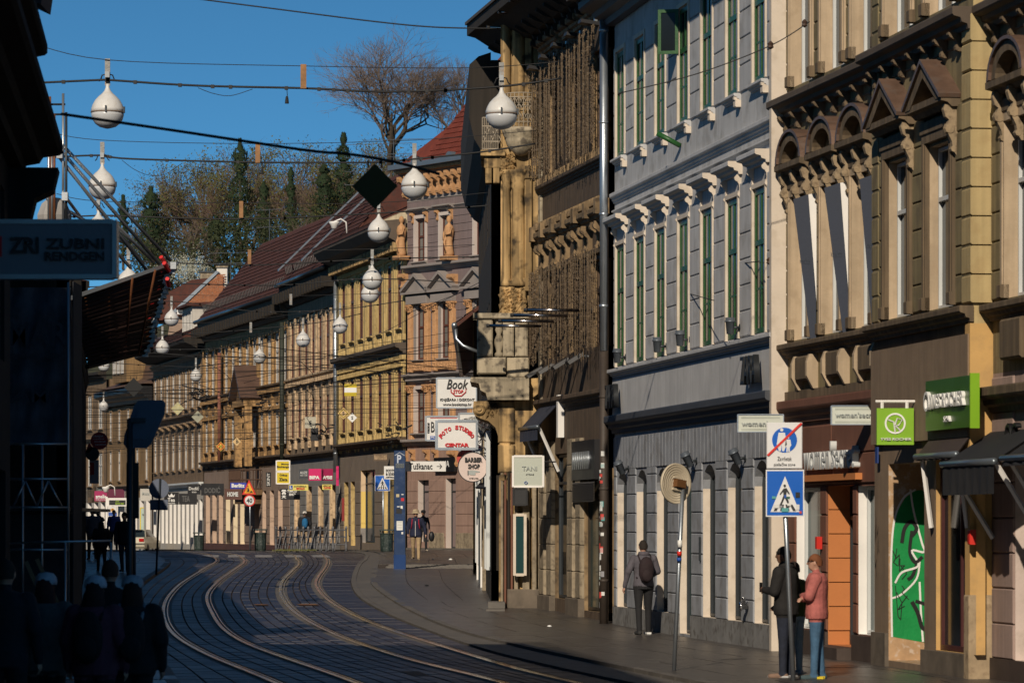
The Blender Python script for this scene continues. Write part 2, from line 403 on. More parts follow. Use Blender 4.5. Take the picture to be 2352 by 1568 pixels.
# rails: head, groove and guard lip as one long part each
for i, f in enumerate(RL):
    mb = MB()
    for lo, hi, zz in ((-.075, .0, -.055), (.045, .07, -.06)):
        prev = None; y = 30
        while y < 200:
            z = gz(y)+zz; k = len(mb.v)
            mb.v += [(f(y)+lo, y, z-.05), (f(y)+lo, y, z), (f(y)+hi, y, z), (f(y)+hi, y, z-.05)]
            if prev is not None:
                for a in range(3): mb.f.append((prev+a, prev+a+1, k+a+1, k+a))
            prev = k; y += .8
    part('tram_rail', mb, M_RAIL, road, Matrix.Identity(4))
    mb = MB(); prev = None; y = 30                          # concrete bed beside each rail
    while y < 200:
        k = len(mb.v); z = gz(y)-.086
        mb.v += [(f(y)-.17, y, z), (f(y)+.15, y, z)]
        if prev is not None: mb.f.append((prev, prev+1, k+1, k))
        prev = k; y += .8
    part('rail_bed', mb, M_KERB, road, Matrix.Identity(4))
# worn zebra crossing and a few rust-coloured patches
M_ZEB = mat('worn_road_paint', (.30, .29, .29), .7, var=.5, sc=3, dirt=(.05, .045, .05), dirt_amt=.8)
M_PATCH = mat('ochre_patch', (.20, .10, .045), .7, var=.4, sc=2)
zm = MB()
for x in (405, 450, 500, 560, 622, 690, 752, 348):
    X, D = ground_at(x, 1272.5)
    for a in (0,):
        z0, z1 = gz(D-4)-.06, gz(D+3)-.06
        zm.v += [(X-.33, D-4, z0), (X+.33, D-4, z0), (X+.33-.5, D+3, z1), (X-.33-.5, D+3, z1)]; k = len(zm.v); zm.f.append((k-4, k-3, k-2, k-1))
[part('zebra_stripe', q, M_ZEB, road, Matrix.Identity(4)) for q in pieces(zm)]
pm = MB()
for x, y, wpx in ((608, 1381, 30), (715, 1381, 45), (970, 1535, 40), (975, 1607, 30)):
    X, D = ground_at(x, y); ww = wpx/FP*D
    pm.v += [(X-ww/2, D-.8, gz(D)-.064), (X+ww/2, D-.8, gz(D)-.064), (X+ww/2-.2, D+.8, gz(D)-.064), (X-ww/2-.2, D+.8, gz(D)-.064)]; k = len(pm.v); pm.f.append((k-4, k-3, k-2, k-1))
[part('repair_patch', q, M_PATCH, road, Matrix.Identity(4)) for q in pieces(pm)]
# ------------------------------------------------------------------ shared facade pieces
def moulding(z, p, h, y=0):                                # outline of a cornice, p out and h high, with an undercut lower step
    return [(y, z), (y-p*.25, z), (y-p*.3, z+h*.22), (y-p*.55, z+h*.3), (y-p*.62, z+h*.5), (y-p*.93, z+h*.58), (y-p, z+h*.66), (y-p, z+h*.94), (y-p*.97, z+h), (y, z+h)]
def cornice(root, F, s0, s1, z, p, h, m, name='cornice', y=0):
    return part(name, MB().profile(moulding(z, p, h, y), s0, s1), m, root, F)
SH = {}
def shared(key, fn):
    if key not in SH: SH[key] = fn()
    return SH[key]
def put(root, F, name, me, s, y, z, rz=0, parent=None):
    return link(name, me, parent or root, F.M @ Matrix.Translation((s, y, z)) @ Matrix.Rotation(rz, 4, 'Z'))
def scroll_console(w, h, d, m, key):                       # S-shaped bracket, origin at its top, at the wall
    def f():
        pts = [(0, 0), (-d, 0), (-d*1.02, -h*.12), (-d*.8, -h*.3), (-d*.45, -h*.42), (-d*.38, -h*.6), (-d*.5, -h*.75), (-d*.48, -h*.92), (-d*.25, -h), (0, -h)]
        a = MB().profile(pts, -w/2, w/2)
        a.lathe([(.001, -w*.56), (h*.13, -w*.56), (h*.13, w*.56), (.001, w*.56)], (0, -d*.78, -h*.16), 10, 'x')
        a.lathe([(.001, -w*.56), (h*.09, -w*.56), (h*.09, w*.56), (.001, w*.56)], (0, -d*.38, -h*.82), 8, 'x')
        return a.mesh('console', m, False)
    return shared(('con', key, m.name), f)
def block_course(root, F, spans, z0, z1, h, m, name='stone_block', y=-.03, gap=.016, t=.05, bev=.014):
    z = z0
    n = max(1, round((z1-z0)/h)); h = (z1-z0)/n
    for k in range(n):
        za, zb = z0+k*h+gap/2, z0+(k+1)*h-gap/2
        for a, b in spans:
            w = b-a-gap
            me = shared(('blk', round(w, 2), round(h, 3), m.name, round(t, 2), bev), lambda: MB().block(0, round(w, 2), 0, t, 0, h-gap, bev).mesh(name, m))
            link(name, me, root, F.M @ Matrix.Translation((a+gap/2, y, za)))
def downpipe(name, label, F, s, z0, z1, r, m, yo=-.14, cat='drainpipe', elbow=True):
    rt = empty(name, F.M @ Matrix.Translation((s, yo, z0)), label, cat)
    M = F.M
    a = MB().tube([(s, yo, z0), (s, yo, z1)], r, 12); link('pipe', a.mesh('pipe', m, True), rt, M)
    z = z0+.9
    while z < z1:
        link('collar', shared(('col', r, m.name), lambda: MB().lathe([(r, 0), (r*1.16, .01), (r*1.16, .05), (r, .06)], n=12, caps=False).mesh('collar', m, True)), rt, M @ Matrix.Translation((s, yo, z))); z += 1.9
    return rt

# ------------------------------------------------------------------ grey building
GREY = mat('grey_blue_render', (.50, .50, .505), .8, var=.13, sc=.8, streak=.14, bump=.12, dirt=(.25, .24, .225), dirt_amt=.5)
GREYG = mat('cool_grey_ground_floor', (.31, .325, .355), .8, var=.2, sc=1.1, streak=.12, bump=.2, dirt=(.15, .14, .13), dirt_amt=.5)
BLIND = glass('glass_with_blind', (.11, .11, .10), .15)
GREYL = mat('grey_moulding', (.50, .50, .505), .75, var=.15, sc=1.2, streak=.1)
GREYD = mat('charcoal_cornice', (.055, .06, .072), .6, var=.2)
CREAM = mat('cream_jamb', (.60, .52, .43), .7, var=.12, sc=1.5, dirt=(.35, .28, .2), dirt_amt=.3)
GREEN = mat('green_window_paint', (.018, .085, .020), .4, var=.2, sc=4)
GLS = glass('window_glass'); GLT = glass('teal_glass', (.020, .050, .048), .08)
DARKM = flat('dark_grey_metal', (.05, .058, .066), .45, .6); STEEL = flat('galvanised_steel', (.42, .46, .50), .35, .85)
BLACK = flat('black_paint', (.012, .012, .014), .45); WHITE = flat('white_paint', (.75, .73, .70), .5)
G = Fr((2.127, 79.5), (4.436, 63.93)); gr = empty('grey_building', T(2.127, 79.5, gz(79.5), atan2(G.u.y, G.u.x)),
    'grey building with green windows and narrow arched ground floor openings', 'building')
body(gr, G, gz(79)-.3, 12.4, GREY)
cx = [1427.3, 1472.2, 1519.5, 1572.4, 1626.5, 1684.8, 1746.6]; ws = [G.s(x)+.02 for x in cx]; ww = 1.0
up = [(s-ww/2, s+ww/2, 9.66, 11.8) for s in ws]; mid = [(s-ww/2, s+ww/2, 5.36, 7.82) for s in ws]
gw = 1.22
gnd = [(s+.12-gw/2, s+.12+gw/2, .42 if i != 3 else .06, 3.22) for i, s in enumerate(ws)]
wm, rv = wall_mb(0, G.L, -.2, 12.5, up+mid, .035); part('wall', wall_mb(0, G.L, 3.9, 12.5, up+mid, .035)[0], GREY, gr, G)
part('window_reveals', rv, CREAM, gr, G)
wm, rv = wall_mb(0, G.L, -.2, 3.9, gnd, .2); part('ground_floor_wall', wm, GREYG, gr, G); part('window_reveals', rv, CREAM, gr, G)
for i, s in enumerate(ws):
    for k, (a, b, c, d) in enumerate((up[i], mid[i])):
        window(gr, G, a+.01, c+.01, ww-.02, d-c-.02, .03, GREEN, GLS if (i*3+k) % 5 else BLIND, tr=(.63,), munt=(.31,), bar=.075, fr=.08, t=.035)
        z1 = d + (.02 if k else .02)
        ar = MB().box(a-.09, a, -.05, 0, c-.01, z1).box(b, b+.09, -.05, 0, c-.01, z1).box(a-.09, b+.09, -.05, 0, z1, z1+.08)
        part('window_surround', ar, CREAM, gr, G)
        if k == 0:
            part('window_sill', MB().profile(moulding(9.5, .13, .12), a-.14, b+.12), GREYL, gr, G)
            part('sill_bracket', MB().block(b-.08, b+.12, -.1, 0, 9.38, 9.5).block(b-.02, b+.1, -.12, .0, 9.5, 9.6), CREAM, gr, G)
        else:
            part('window_hood', MB().profile(moulding(8.2, .26, .22), a-.3, b+.24), GREYL, gr, G)
            part('hood_end', MB().profile(moulding(8.2, .262, .222), b+.24, b+.246), CREAM, gr, G)
            for q in (a-.08, b+.13): put(gr, G, 'hood_bracket', scroll_console(.05, .42, .09, CREAM, 'g'), q, 0, 8.2)
pier = lambda lst, e: [(0.02, lst[0][0]-e)] + [(lst[i][1]+e, lst[i+1][0]-e) for i in range(6)] + [(lst[6][1]+e, G.L-.02)]
block_course(gr, G, pier(up, .1), 9.62, 11.95, .466, GREY)
block_course(gr, G, pier(mid, .1), 5.36, 8.05, .45, GREY)
for k, (a, b, c, d) in enumerate(gnd):                      # arched heads, glazing and thin frames of the ground floor
    r = (b-a)/2; zc = 3.22-r*.75; a2 = MB(); n = 8; m_ = (a+b)/2
    arc = [(m_+r*cos(pi-pi*i/n), zc+r*.72*sin(pi*i/n)) for i in range(n+1)]
    for i in range(n):
        a2.poly([(arc[i][0], -.004, arc[i][1]), (arc[i+1][0], -.004, arc[i+1][1]), (arc[i+1][0], -.004, 3.23), (arc[i][0], -.004, 3.23)])
        a2.poly([(arc[i][0], -.004, arc[i][1]), (arc[i][0], .19, arc[i][1]), (arc[i+1][0], .19, arc[i+1][1]), (arc[i+1][0], -.004, arc[i+1][1])])
    part('arch_head', a2, GREYG, gr, G)
    window(gr, G, a+.01, c+.02, b-a-.02, d-c-.02, .19, DARKM, GLS if k != 3 else GLT, tr=(), mul=1, bar=.05, fr=.05, name='window' if k != 3 else 'door')
block_course(gr, G, pier(gnd, .0), .42, 3.86, .385, GREYG, y=-.026)
part('plinth', MB().box(0, gnd[3][0], -.045, 0, -.2, .42).box(gnd[3][1], G.L, -.045, 0, -.2, .42), mat('grey_plinth', (.2, .198, .195), .85, var=.3, sc=2, dirt=(.07, .06, .05), dirt_amt=.7), gr, G)
# courses above the arches run through, upright joints give the fluted look
block_course(gr, G, [(i*G.L/46+.02, (i+1)*G.L/46-.0) for i in range(46)], 3.24, 3.9, .66, GREYG, name='facing_slab', y=-.03, gap=.005, bev=.004)
cornice(gr, G, -.02, G.L+.05, 3.98, .24, .36, GREYD, 'shop_cornice')
part('sign_band', MB().box(0, G.L, -.05, 0, 4.34, 5.1), GREYL, gr, G)
cornice(gr, G, -.02, G.L+.08, 5.12, .17, .18, GREYL, 'sill_course')
cornice(gr, G, -.02, G.L+.06, 8.74, .11, .2, GREYL, 'string_course'); cornice(gr, G, -.0, G.L+.03, 8.52, .07, .07, GREYL, 'lower_string_course')
cornice(gr, G, -.1, G.L+.2, 12.42, .75, .5, GREYD, 'eave_cornice')
part('roof', MB().profile([(-1.0, 12.92), (-1.0, 12.98), (5, 16.5), (11.5, 12.98), (11.5, 12.9)], -.1, G.L+.1), mat('grey_roof', (.08, .07, .065), .8), gr, G)
part('end_return', MB().box(G.L+.002, G.L+.16, -.155, .35, -.2, 12.4), CREAM, gr, G)
part('leaf_frame', (lambda a: a)(MB().box(-.03, .03, 0, .05, 0, .84).box(.3, .36, 0, .05, 0, .84).box(.03, .3, 0, .05, 0, .06).box(.03, .3, 0, .05, .78, .84)), GREEN, gr, G.M @ Matrix.Translation((ws[3]-ww/2, -.05, 10.98)) @ Matrix.Rotation(radians(-112), 4, 'Z'))
part('leaf_pane', MB().box(.03, .3, .02, .03, .06, .78), GLS, gr, G.M @ Matrix.Translation((ws[3]-ww/2, -.05, 10.98)) @ Matrix.Rotation(radians(-112), 4, 'Z'))
tag(link('flag_socket', MB().tube([(0, 0, 0), (-.12, -.42, .24)], .05, 10).mesh('flag_socket', GREEN, True), None, G.M @ Matrix.Translation((G.s(1565), -.02, G.z(1565, 335)))), 'green tube for a flagpole on the grey wall under the open green window', 'flag holder')
# metal letters on the band
LET = flat('dark_metal_letters', (.035, .038, .042), .4, .5)
for x0, x1, y0, y1, lb in ((1415, 1432, 875, 935, 'dark metal shop name letters at the far end of the grey sign band'), (1731, 1760, 805, 870, 'dark metal shop name letters at the near end of the grey sign band')):
    a, b = G.s(x0), G.s(x1); xm = (x0+x1)/2
    rt = empty('shop_letters', G.M @ Matrix.Translation(((a+b)/2, -.05, 4.4)), lb, 'letters')
    text('ZARA', LET, rt, G, (a+b)/2-.62, (a+b)/2+.62, 4.5, 4.98, y=-.17, depth=.05)
# pilot lamps on the sill course (upright pots) and between the arches (tilted down)
def pot_lamp(F, s, z, label, tilt=0., grp='grey pot spotlights on the grey building'):
    rt = empty('wall_spotlight', F.M @ Matrix.Translation((s, -.02, z)), label, 'spotlight', grp)
    M = F.M @ Matrix.Translation((s, -.2, z+.02)) @ Matrix.Rotation(tilt, 4, 'X')
    link('lamp_body', shared(('pot',), lambda: MB().lathe([(.04, -.14), (.065, -.13), (.082, .07), (.1, .075), (.1, .095), (.085, .1), (.085, .15), (.02, .155)], n=16).mesh('lamp_body', DARKM if tilt else mat('grey_lamp_metal', (.13, .15, .175), .4, .5, var=.1), True)), rt, M)
    link('arm', shared(('potarm',), lambda: MB().tube([(0, -.02, 0), (0, -.17, 0)], .025, 8).lathe([(.065, 0), (.065, -.04), (.02, -.04)], (0, 0, 0), 12, 'y').mesh('arm', DARKM, True)), rt, F.M @ Matrix.Translation((s, 0, z)))
for x, y, wh in ((1440, 820, 'at the far end, by the drainpipe'), (1533, 795, 'second from the drainpipe'), (1586, 780, 'below the fourth window'), (1703, 752, 'nearest to the street sign')):
    pot_lamp(G, G.s(x), G.z(x, y), 'upright grey pot lamp under the green windows, '+wh)
for x, y, wh in ((1447, 1076, 'farthest, above the rucksack man'), (1604, 1058, 'above the round dish sign'), (1716, 1052, 'left of the pedestrian zone sign')):
    pot_lamp(G, G.s(x), G.z(x, y), 'tilted dark spotlight above the arches, '+wh, .45, 'tilted spotlights above the arches')
tag(part('intercom', MB().box(-.03, .03, -.03, 0, -.22, .22), DARKM, None, G.M @ Matrix.Translation((G.s(1613), -.03, G.z(1613, 1260)))), 'narrow intercom panel beside the grey door', 'intercom')
va = empty('standpipe_valve', G.M @ Matrix.Translation((G.s(1723), -.05, G.z(1723, 1392))), 'small chrome valve standing out low on the grey wall', 'valve')
CHROME = flat('chrome', (.6, .6, .6), .15, 1.)
part('valve_body', MB().lathe([(.05, 0), (.05, -.1), (.08, -.1), (.08, -.14), (.02, -.14)], (0, 0, 0), 12, 'y').lathe([(.03, 0), (.03, .14), (.05, .15), (.01, .16)], (0, -.06, 0), 8), CHROME, va, WM[va.name], True)
DP = downpipe('drainpipe', 'galvanised drainpipe between the brown building and the grey building', Fr((2.0, 80.3), (2.127, 79.5)), .75, 5.7, 12.6, .085, STEEL, -.22)
dp2 = downpipe('drainpipe', 'dark drainpipe plastered with stickers below the galvanised pipe', Fr((2.0, 80.3), (2.127, 79.5)), .75, .02, 5.68, .088, mat('brown_iron', (.05, .038, .03), .6, var=.3), -.22)
rnd = random.Random(4); STK = [flat('sticker_white', (.6, .6, .58), .6), flat('sticker_red', (.5, .06, .05), .6), flat('sticker_teal', (.08, .3, .3), .6), flat('sticker_grey', (.25, .25, .27), .6)]
for k in range(46):
    z = rnd.uniform(.3, 3.6); a = rnd.uniform(-.5, 1.4); h = rnd.uniform(.04, .13); mb = MB(); r = .094
    for j in range(4):
        a0, a1 = a+j*.2, a+(j+1)*.2
        mb.poly([(r*sin(a0), -r*cos(a0), 0), (r*sin(a1), -r*cos(a1), 0), (r*sin(a1), -r*cos(a1), h), (r*sin(a0), -r*cos(a0), h)])
    part('sticker', mb, rnd.choice(STK[:1]*3+STK), dp2, WM[dp2.name] @ Matrix.Translation((0, 0, z)) @ Matrix.Rotation(-.6, 4, 'Z'))

# ------------------------------------------------------------------ tan palace on the right
OLIVE = mat('olive_render', (.25, .20, .105), .85, var=.16, sc=.9, streak=.3, dirt=(.10, .075, .045), dirt_amt=.55)
TAN = mat('tan_stucco', (.16, .115, .07), .85, var=.25, sc=1.1, streak=.35, dirt=(.10, .075, .05), dirt_amt=.5)
TANL = mat('pale_stucco', (.46, .355, .24), .8, var=.18, sc=1.6, streak=.18, dirt=(.3, .22, .14), dirt_amt=.4)
YEL = mat('yellow_stucco', (.45, .345, .17), .85, var=.12, sc=1.3, streak=.15, dirt=(.3, .2, .09), dirt_amt=.3)
OCHRE = mat('ochre_render', (.52, .32, .12), .85, var=.12, sc=1.5, dirt=(.3, .2, .1), dirt_amt=.3)
COPPER = mat('rusty_sheet', (.17, .105, .075), .5, .3, var=.35, sc=2, dirt=(.16, .12, .1), dirt_amt=.6)
REDB = mat('reddish_brown_render', (.17, .072, .045), .8, var=.15, sc=1.2, streak=.1)
BROWNP = mat('brown_board', (.23, .165, .11), .8, var=.15, sc=2, streak=.12)
ORANGE = mat('orange_render', (.48, .175, .055), .8, var=.08)
GREYW = flat('pale_window_frame', (.55, .57, .57), .45)
TA = Fr((4.55, 64.0), (5.63, 57.72)); TB = Fr((5.45, 57.72), (6.27, 52.2)); TC = Fr((6.54, 52.2), (7.9, 43.2))
tn = empty('tan_palace', T(4.55, 64.0, 0, atan2(TA.u.y, TA.u.x)), 'tan ornate palace with arched and pediment window hoods above shops', 'building')
for F in (TA, TB, TC): body(tn, F, -.3, 13.2, TAN, depth=10, y0=.6)
def tan_section(F, cxs, style, wdt, zg=4.15):
    ss = [F.s(x, -.02) for x in cxs]; a_ = [(s-wdt/2, s+wdt/2, 5.14, 7.45) for s in ss]; b_ = [(s-wdt/2, s+wdt/2+.16, 9.32, 11.6) for s in ss]
    wl, rv = wall_mb(0, F.L, 4.15, 13.2, a_+b_, .2); part('wall', wl, OLIVE if style != 'ped' else OLIVE, tn, F); part('window_reveals', rv, TANL, tn, F)
    for (a, b, c, d) in a_+b_:
        window(tn, F, a+.02, c+.02, b-a-.04, d-c-.04, .18, GREYW, GLS, tr=(.68,), bar=.05, fr=.045)
        sr = MB().box(a-.16, a, -.07, 0, c, d+.05).box(b, b+.16, -.07, 0, c, d+.05).box(a-.12, a-.04, -.09, -.07, c, d+.05).box(b+.04, b+.12, -.09, -.07, c, d+.05).box(a-.16, b+.16, -.08, 0, d+.05, d+.2)
        part('window_surround', sr, TANL if c > 8 or style == 'arch' else TAN, tn, F)
        part('surround_base', MB().block(a-.2, a+.0, -.12, 0, c-.0, c+.18).block(b, b+.2, -.12, 0, c, c+.18), TAN, tn, F)
    e = [0]+[v for o in a_ for v in (o[0]-.17, o[1]+.17)]+[F.L]; sp = [(e[i]+.01, e[i+1]-.01) for i in range(0, len(e), 2) if e[i+1]-e[i] > .12]
    block_course(tn, F, sp, 5.14, 7.9, .4, OLIVE, y=-.035, t=.06); block_course(tn, F, sp, 9.3, 12.4, .42, OLIVE, y=-.035, t=.06)
    for s in ss:
        if style == 'arch':
            R, n = .86, 14
            o_ = [(s+R*cos(pi*i/n), 8.03+R*.62*sin(pi*i/n)) for i in range(n+1)]; i_ = [(s+(R-.1)*cos(pi*i/n), 8.06+(R-.1)*.6*sin(pi*i/n)) for i in range(n+1)]
            a = MB(); 
            for i in range(n): a.prism([o_[i], o_[i+1], i_[i+1], i_[i]], -.26, -.0)
            part('hood_roof', a, COPPER, tn, F)
            a = MB()
            for i in range(n):
                q = [(s+(R-.12)*cos(pi*k/n), 8.06+(R-.12)*.6*sin(pi*k/n)) for k in (i, i+1)]; r_ = [(s+(R-.3)*cos(pi*k/n), 8.06+(R-.3)*.55*sin(pi*k/n)) for k in (i, i+1)]
                a.prism([q[0], q[1], r_[1], r_[0]], -.22, -.02)
            part('hood_arch', a, TAN, tn, F)
        else:
            R = 1.0
            a = MB().prism([(s-R-.05, 8.03), (s, 8.62), (s, 8.56), (s-R-.02, 7.98)], -.32, 0).prism([(s, 8.62), (s+R+.05, 8.03), (s+R+.02, 7.98), (s, 8.56)], -.32, 0)
            part('hood_roof', a, COPPER, tn, F)
            a = MB().prism([(s-R, 7.98), (s, 8.54), (s, 8.36), (s-R+.28, 7.98)], -.28, -.02).prism([(s, 8.54), (s+R, 7.98), (s+R-.28, 7.98), (s, 8.36)], -.28, -.02)
            part('hood_gable', a, TAN, tn, F)
        part('hood_cornice', MB().profile([(0, 7.86), (-.12, 7.86), (-.18, 7.92), (-.27, 7.94), (-.27, 8.03), (0, 8.03)], s-R, s+R), TAN, tn, F)
        for q in ((-R+.14, 0, R-.14) if style == 'arch' else (R-.12,)):
            put(tn, F, 'carved_bracket', shared(('herm', style), lambda: herm(mat('worn_carving', (.30, .225, .14), .85, var=.35, sc=5, dirt=(.1, .07, .045), dirt_amt=.6))), s+q, 0, 7.88)
        part('lintel', MB().block(s-wdt/2-.2, s+wdt/2+.2, -.1, 0, 7.62, 7.8), TAN, tn, F)
def herm(m):                                               # bust-like bracket: head, chest, tapering scroll
    a = MB().lathe([(.01, -.2), (.05, -.18), (.06, -.12), (.05, -.06), (.02, -.03)], (0, -.13, .04), 8)
    a.profile([(0, .02), (-.2, .02), (-.22, -.06), (-.19, -.16), (-.14, -.2), (-.18, -.3), (-.15, -.4), (-.1, -.5), (-.08, -.62), (-.03, -.7), (0, -.7)], -.055, .055)
    a.lathe([(.01, -.07), (.07, -.065), (.085, 0), (.07, .065), (.01, .07)], (0, -.13, -.32), 8, 'x'); a.lathe([(.01, -.06), (.045, -.06), (.045, .06), (.01, .06)], (0, -.07, -.6), 8, 'x')
    return a.mesh('carved_bracket', m)
tan_section(TA, (1846, 1918, 1990), 'arch', 1.12)
tan_section(TB, (2070, 2166), 'ped', 1.32)
tan_section(TC, (2352,), 'arch', 1.3)
for F, e0, e1 in ((TA, -.1, 0), (TB, 0, .03), (TC, 0, 0)):
    cornice(tn, F, e0, F.L+e1, 4.86, .2, .22, TAN, 'main_ledge'); cornice(tn, F, e0, F.L+e1, 8.84, .3, .3, mat('dark_ledge', (.10, .075, .055), .8, var=.3), 'upper_ledge')
    s = .3
    while s < F.L-.2:
        put(tn, F, 'ledge_bracket', scroll_console(.1, .26, .2, TAN, 't'), s, 0, 8.86); s += .78
    part('frieze_joint', MB().box(0, F.L, -.02, 0, 8.68, 8.71), TAN, tn, F)
    cornice(tn, F, e0, F.L+e1, 12.7, .9, .5, TAN, 'eave_cornice')
part('roof', MB().profile([(-.9, 13.2), (-.9, 13.3), (5, 16), (10, 13.3), (10, 13.2)], -6.2, TC.L), mat('grey_roof', (.08, .07, .065), .8), tn, TC)
# corner quoins of the projecting part: each wraps the corner, lit return faces the viewer
z = 5.12
while z < 12.3:
    if not 8.8 < z < 9.2:
        link('quoin', shared(('quoin',), lambda: MB().block(0, .5, 0, .3, 0, .375, .02).mesh('quoin', YEL)), tn, TB.M @ Matrix.Translation((TB.L-.44, -.05, z)))
    z += .395
part('corner_wall', MB().box(TB.L-.01, TB.L+.0, 0, .3, 3.2, 13.2), YEL, tn, TB)
z = 5.12
while z < 12.3:
    link('quoin', shared(('quoin2',), lambda: MB().block(0, .42, 0, .3, 0, .375, .02).mesh('quoin', OLIVE)), tn, TB.M @ Matrix.Translation((.0, -.05, z))); z += .395
# balustrade boxes under the arched windows
for x in (1846, 1917, 1992):
    s = TA.s(x, .1)
    part('pedestal_panel', MB().block(s-.42, s+.36, -.15, 0, 4.44, 4.84, .03), TAN, tn, TA)
    for q in (-.5, .5): part('pedestal_side', MB().profile([(0, 4.3), (-.08, 4.3), (-.19, 4.5), (-.19, 4.72), (-.14, 4.85), (0, 4.85)], s+q-.05, s+q+.05), TANL, tn, TA)
part('parapet_band', MB().box(0, TA.L, -.06, 0, 4.16, 4.3), TAN, tn, TA)
# ground floor A: reddish brown shop front
oa = [(TA.s(1830), TA.s(1887), .42, 2.7), (TA.s(1902), TA.s(1962), .2, 2.72), (TA.s(1972), TA.s(2019), .42, 2.7)]
wl, _ = wall_mb(0, TA.L+.05, -.2, 4.15, oa, .3); part('shop_wall', wl, REDB, tn, TA)
for i, (o, m_, r) in enumerate(zip(oa, (WHITE, ORANGE, WHITE), (.2, .42, .2))):
    part('shop_reveal', wall_mb(0, 1, 0, 1, [o], r)[1], m_, tn, TA)
    if i != 1: window(tn, TA, o[0]+.01, o[2]+.01, o[1]-o[0]-.02, o[3]-o[2]-.02, r-.01, GREYW, GLT, tr=(), mul=0, fr=.05, name='shop_window')
    else: window(tn, TA, o[0]+.01, o[2]+.01, o[1]-o[0]-.02, o[3]-o[2]-.02, r-.01, DARKM, GLS, tr=(.8,), mul=1, fr=.06, name='shop_door')
e = [0, oa[0][0], oa[0][1], oa[1][0], oa[1][1], oa[2][0], oa[2][1], TA.L]
block_course(tn, TA, [(e[i]+.005, e[i+1]-.005) for i in range(0, 8, 2) if e[i+1]-e[i] > .08], .42, 2.72, .46, REDB, y=-.03)
block_course(tn, TA, [(0, TA.L*.5), (TA.L*.5, TA.L)], 2.74, 3.7, .48, REDB, y=-.03)
a = MB()
for k in range(6): o = oa[1]; z0 = .42+k*.385; a.block(o[0]+.012, o[0]+.03, 0.0, .4, z0+.008, z0+.377, .006)
part('reveal_panel', a, ORANGE, tn, TA)
part('plinth', MB().box(0, oa[1][0], -.05, 0, -.2, .4).box(oa[1][1], TA.L, -.05, 0, -.2, .4), mat('dark_plinth', (.06, .042, .034), .7, var=.3, sc=3), tn, TA)
part('step', MB().box(oa[1][0], oa[1][1], -.28, .4, -.2, .19), mat('dark_plinth', (.1, .1, .1)), tn, TA)
cornice(tn, TA, -.1, TA.L, 3.78, .2, .36, REDB, 'shop_cornice')
sx0, sx1 = TA.s(1862), TA.s(1980)
part('letter_shelf', MB().box(sx0-.1, sx1+.12, -.14, 0, 2.8, 2.9), ORANGE, tn, TA)
rt = empty('shop_letters', TA.M @ Matrix.Translation(((sx0+sx1)/2, -.04, 2.92)), 'raised pale shop name letters on the reddish brown front', 'letters')
text("women'secret", GREYW, rt, TA, sx0, sx1, 2.98, 3.42, y=-.08, depth=.05, bold=.01)
# fire alarm boxes
RED = flat('red_plastic', (.55, .03, .02), .4)
for F, x, y, lb in ((TA, 1892, 1246, 'small red alarm box beside the orange doorway'), (TB, 2246, 1233, 'small red alarm box at the right edge of the dark shop window')):
    tag(part('alarm_box', MB().block(-.06, .06, -.09, 0, -.1, .1, .01), RED, None, F.M @ Matrix.Translation((F.s(x), -.04, F.z(x, y)))), lb, 'alarm box')
# ground floor B: boarded upper wall, painted niche, shop window
ob = [(TB.s(2041), TB.s(2123), .1, 3.0), (TB.s(2150), TB.s(2242), .34, 3.05)]
wl, _ = wall_mb(0, TB.L, -.2, 4.86, ob, .3); part('shop_wall', wl, BROWNP, tn, TB)
part('board_cladding', MB().box(.05, TB.L-.03, -.07, 0, 3.3, 4.7), BROWNP, tn, TB)
part('niche_reveal', wall_mb(0, 1, 0, 1, [ob[0]], .62)[1], mat('peeling_wall', (.42, .27, .15), .85, var=.25, sc=4, dirt=(.5, .42, .35), dirt_amt=.8), tn, TB)
part('niche_door', MB().box(ob[0][0], ob[0][1], .62, .66, .1, 3.0), BLACK, tn, TB)
part('shop_reveal', wall_mb(0, 1, 0, 1, [ob[1]], .13)[1], OCHRE, tn, TB)
window(tn, TB, ob[1][0]+.01, ob[1][2]+.01, ob[1][1]-ob[1][0]-.02, ob[1][3]-ob[1][2]-.02, .12, mat('oxblood_frame', (.06, .018, .018), .4), GLS, tr=(), mul=1, fr=.07, name='shop_window')
part('plinth', MB().box(0, ob[0][0], -.06, 0, -.2, .5).box(ob[0][1], TB.L, -.06, 0, -.2, .33), mat('stone_plinth', (.13, .105, .08), .85, var=.35, sc=3), tn, TB)
part('pilaster', MB().box(TB.L-.24, TB.L+.012, -.05, .3, .0, 4.84), OCHRE, tn, TB)
part('pilaster_base', MB().block(TB.L-.25, TB.L+.03, -.07, .32, -.15, 1.15, .02), mat('worn_sandstone', (.36, .27, .17), .9, var=.3, sc=3, dirt=(.15, .1, .06), dirt_amt=.6), tn, TB)
MUR = mat('green_mural_paint', (.004, .235, .055), .5, var=.2, sc=3); s0 = ob[0][0]
mp = TB.M
def mural(poly, dx, m, name):                              # paint on the reveal: outline in (depth, height)
    a = MB(); a.poly([(s0+dx, p[0], p[1]) for p in poly]); return part(name, a, m, tn, mp)
mural([(.04, .45), (.6, .35), (.6, 2.55), (.5, 2.62), (.38, 2.6), (.25, 2.5), (.13, 2.3), (.07, 2.0), (.04, 1.5), (.05, 1.0)], .004, MUR, 'mural_field')
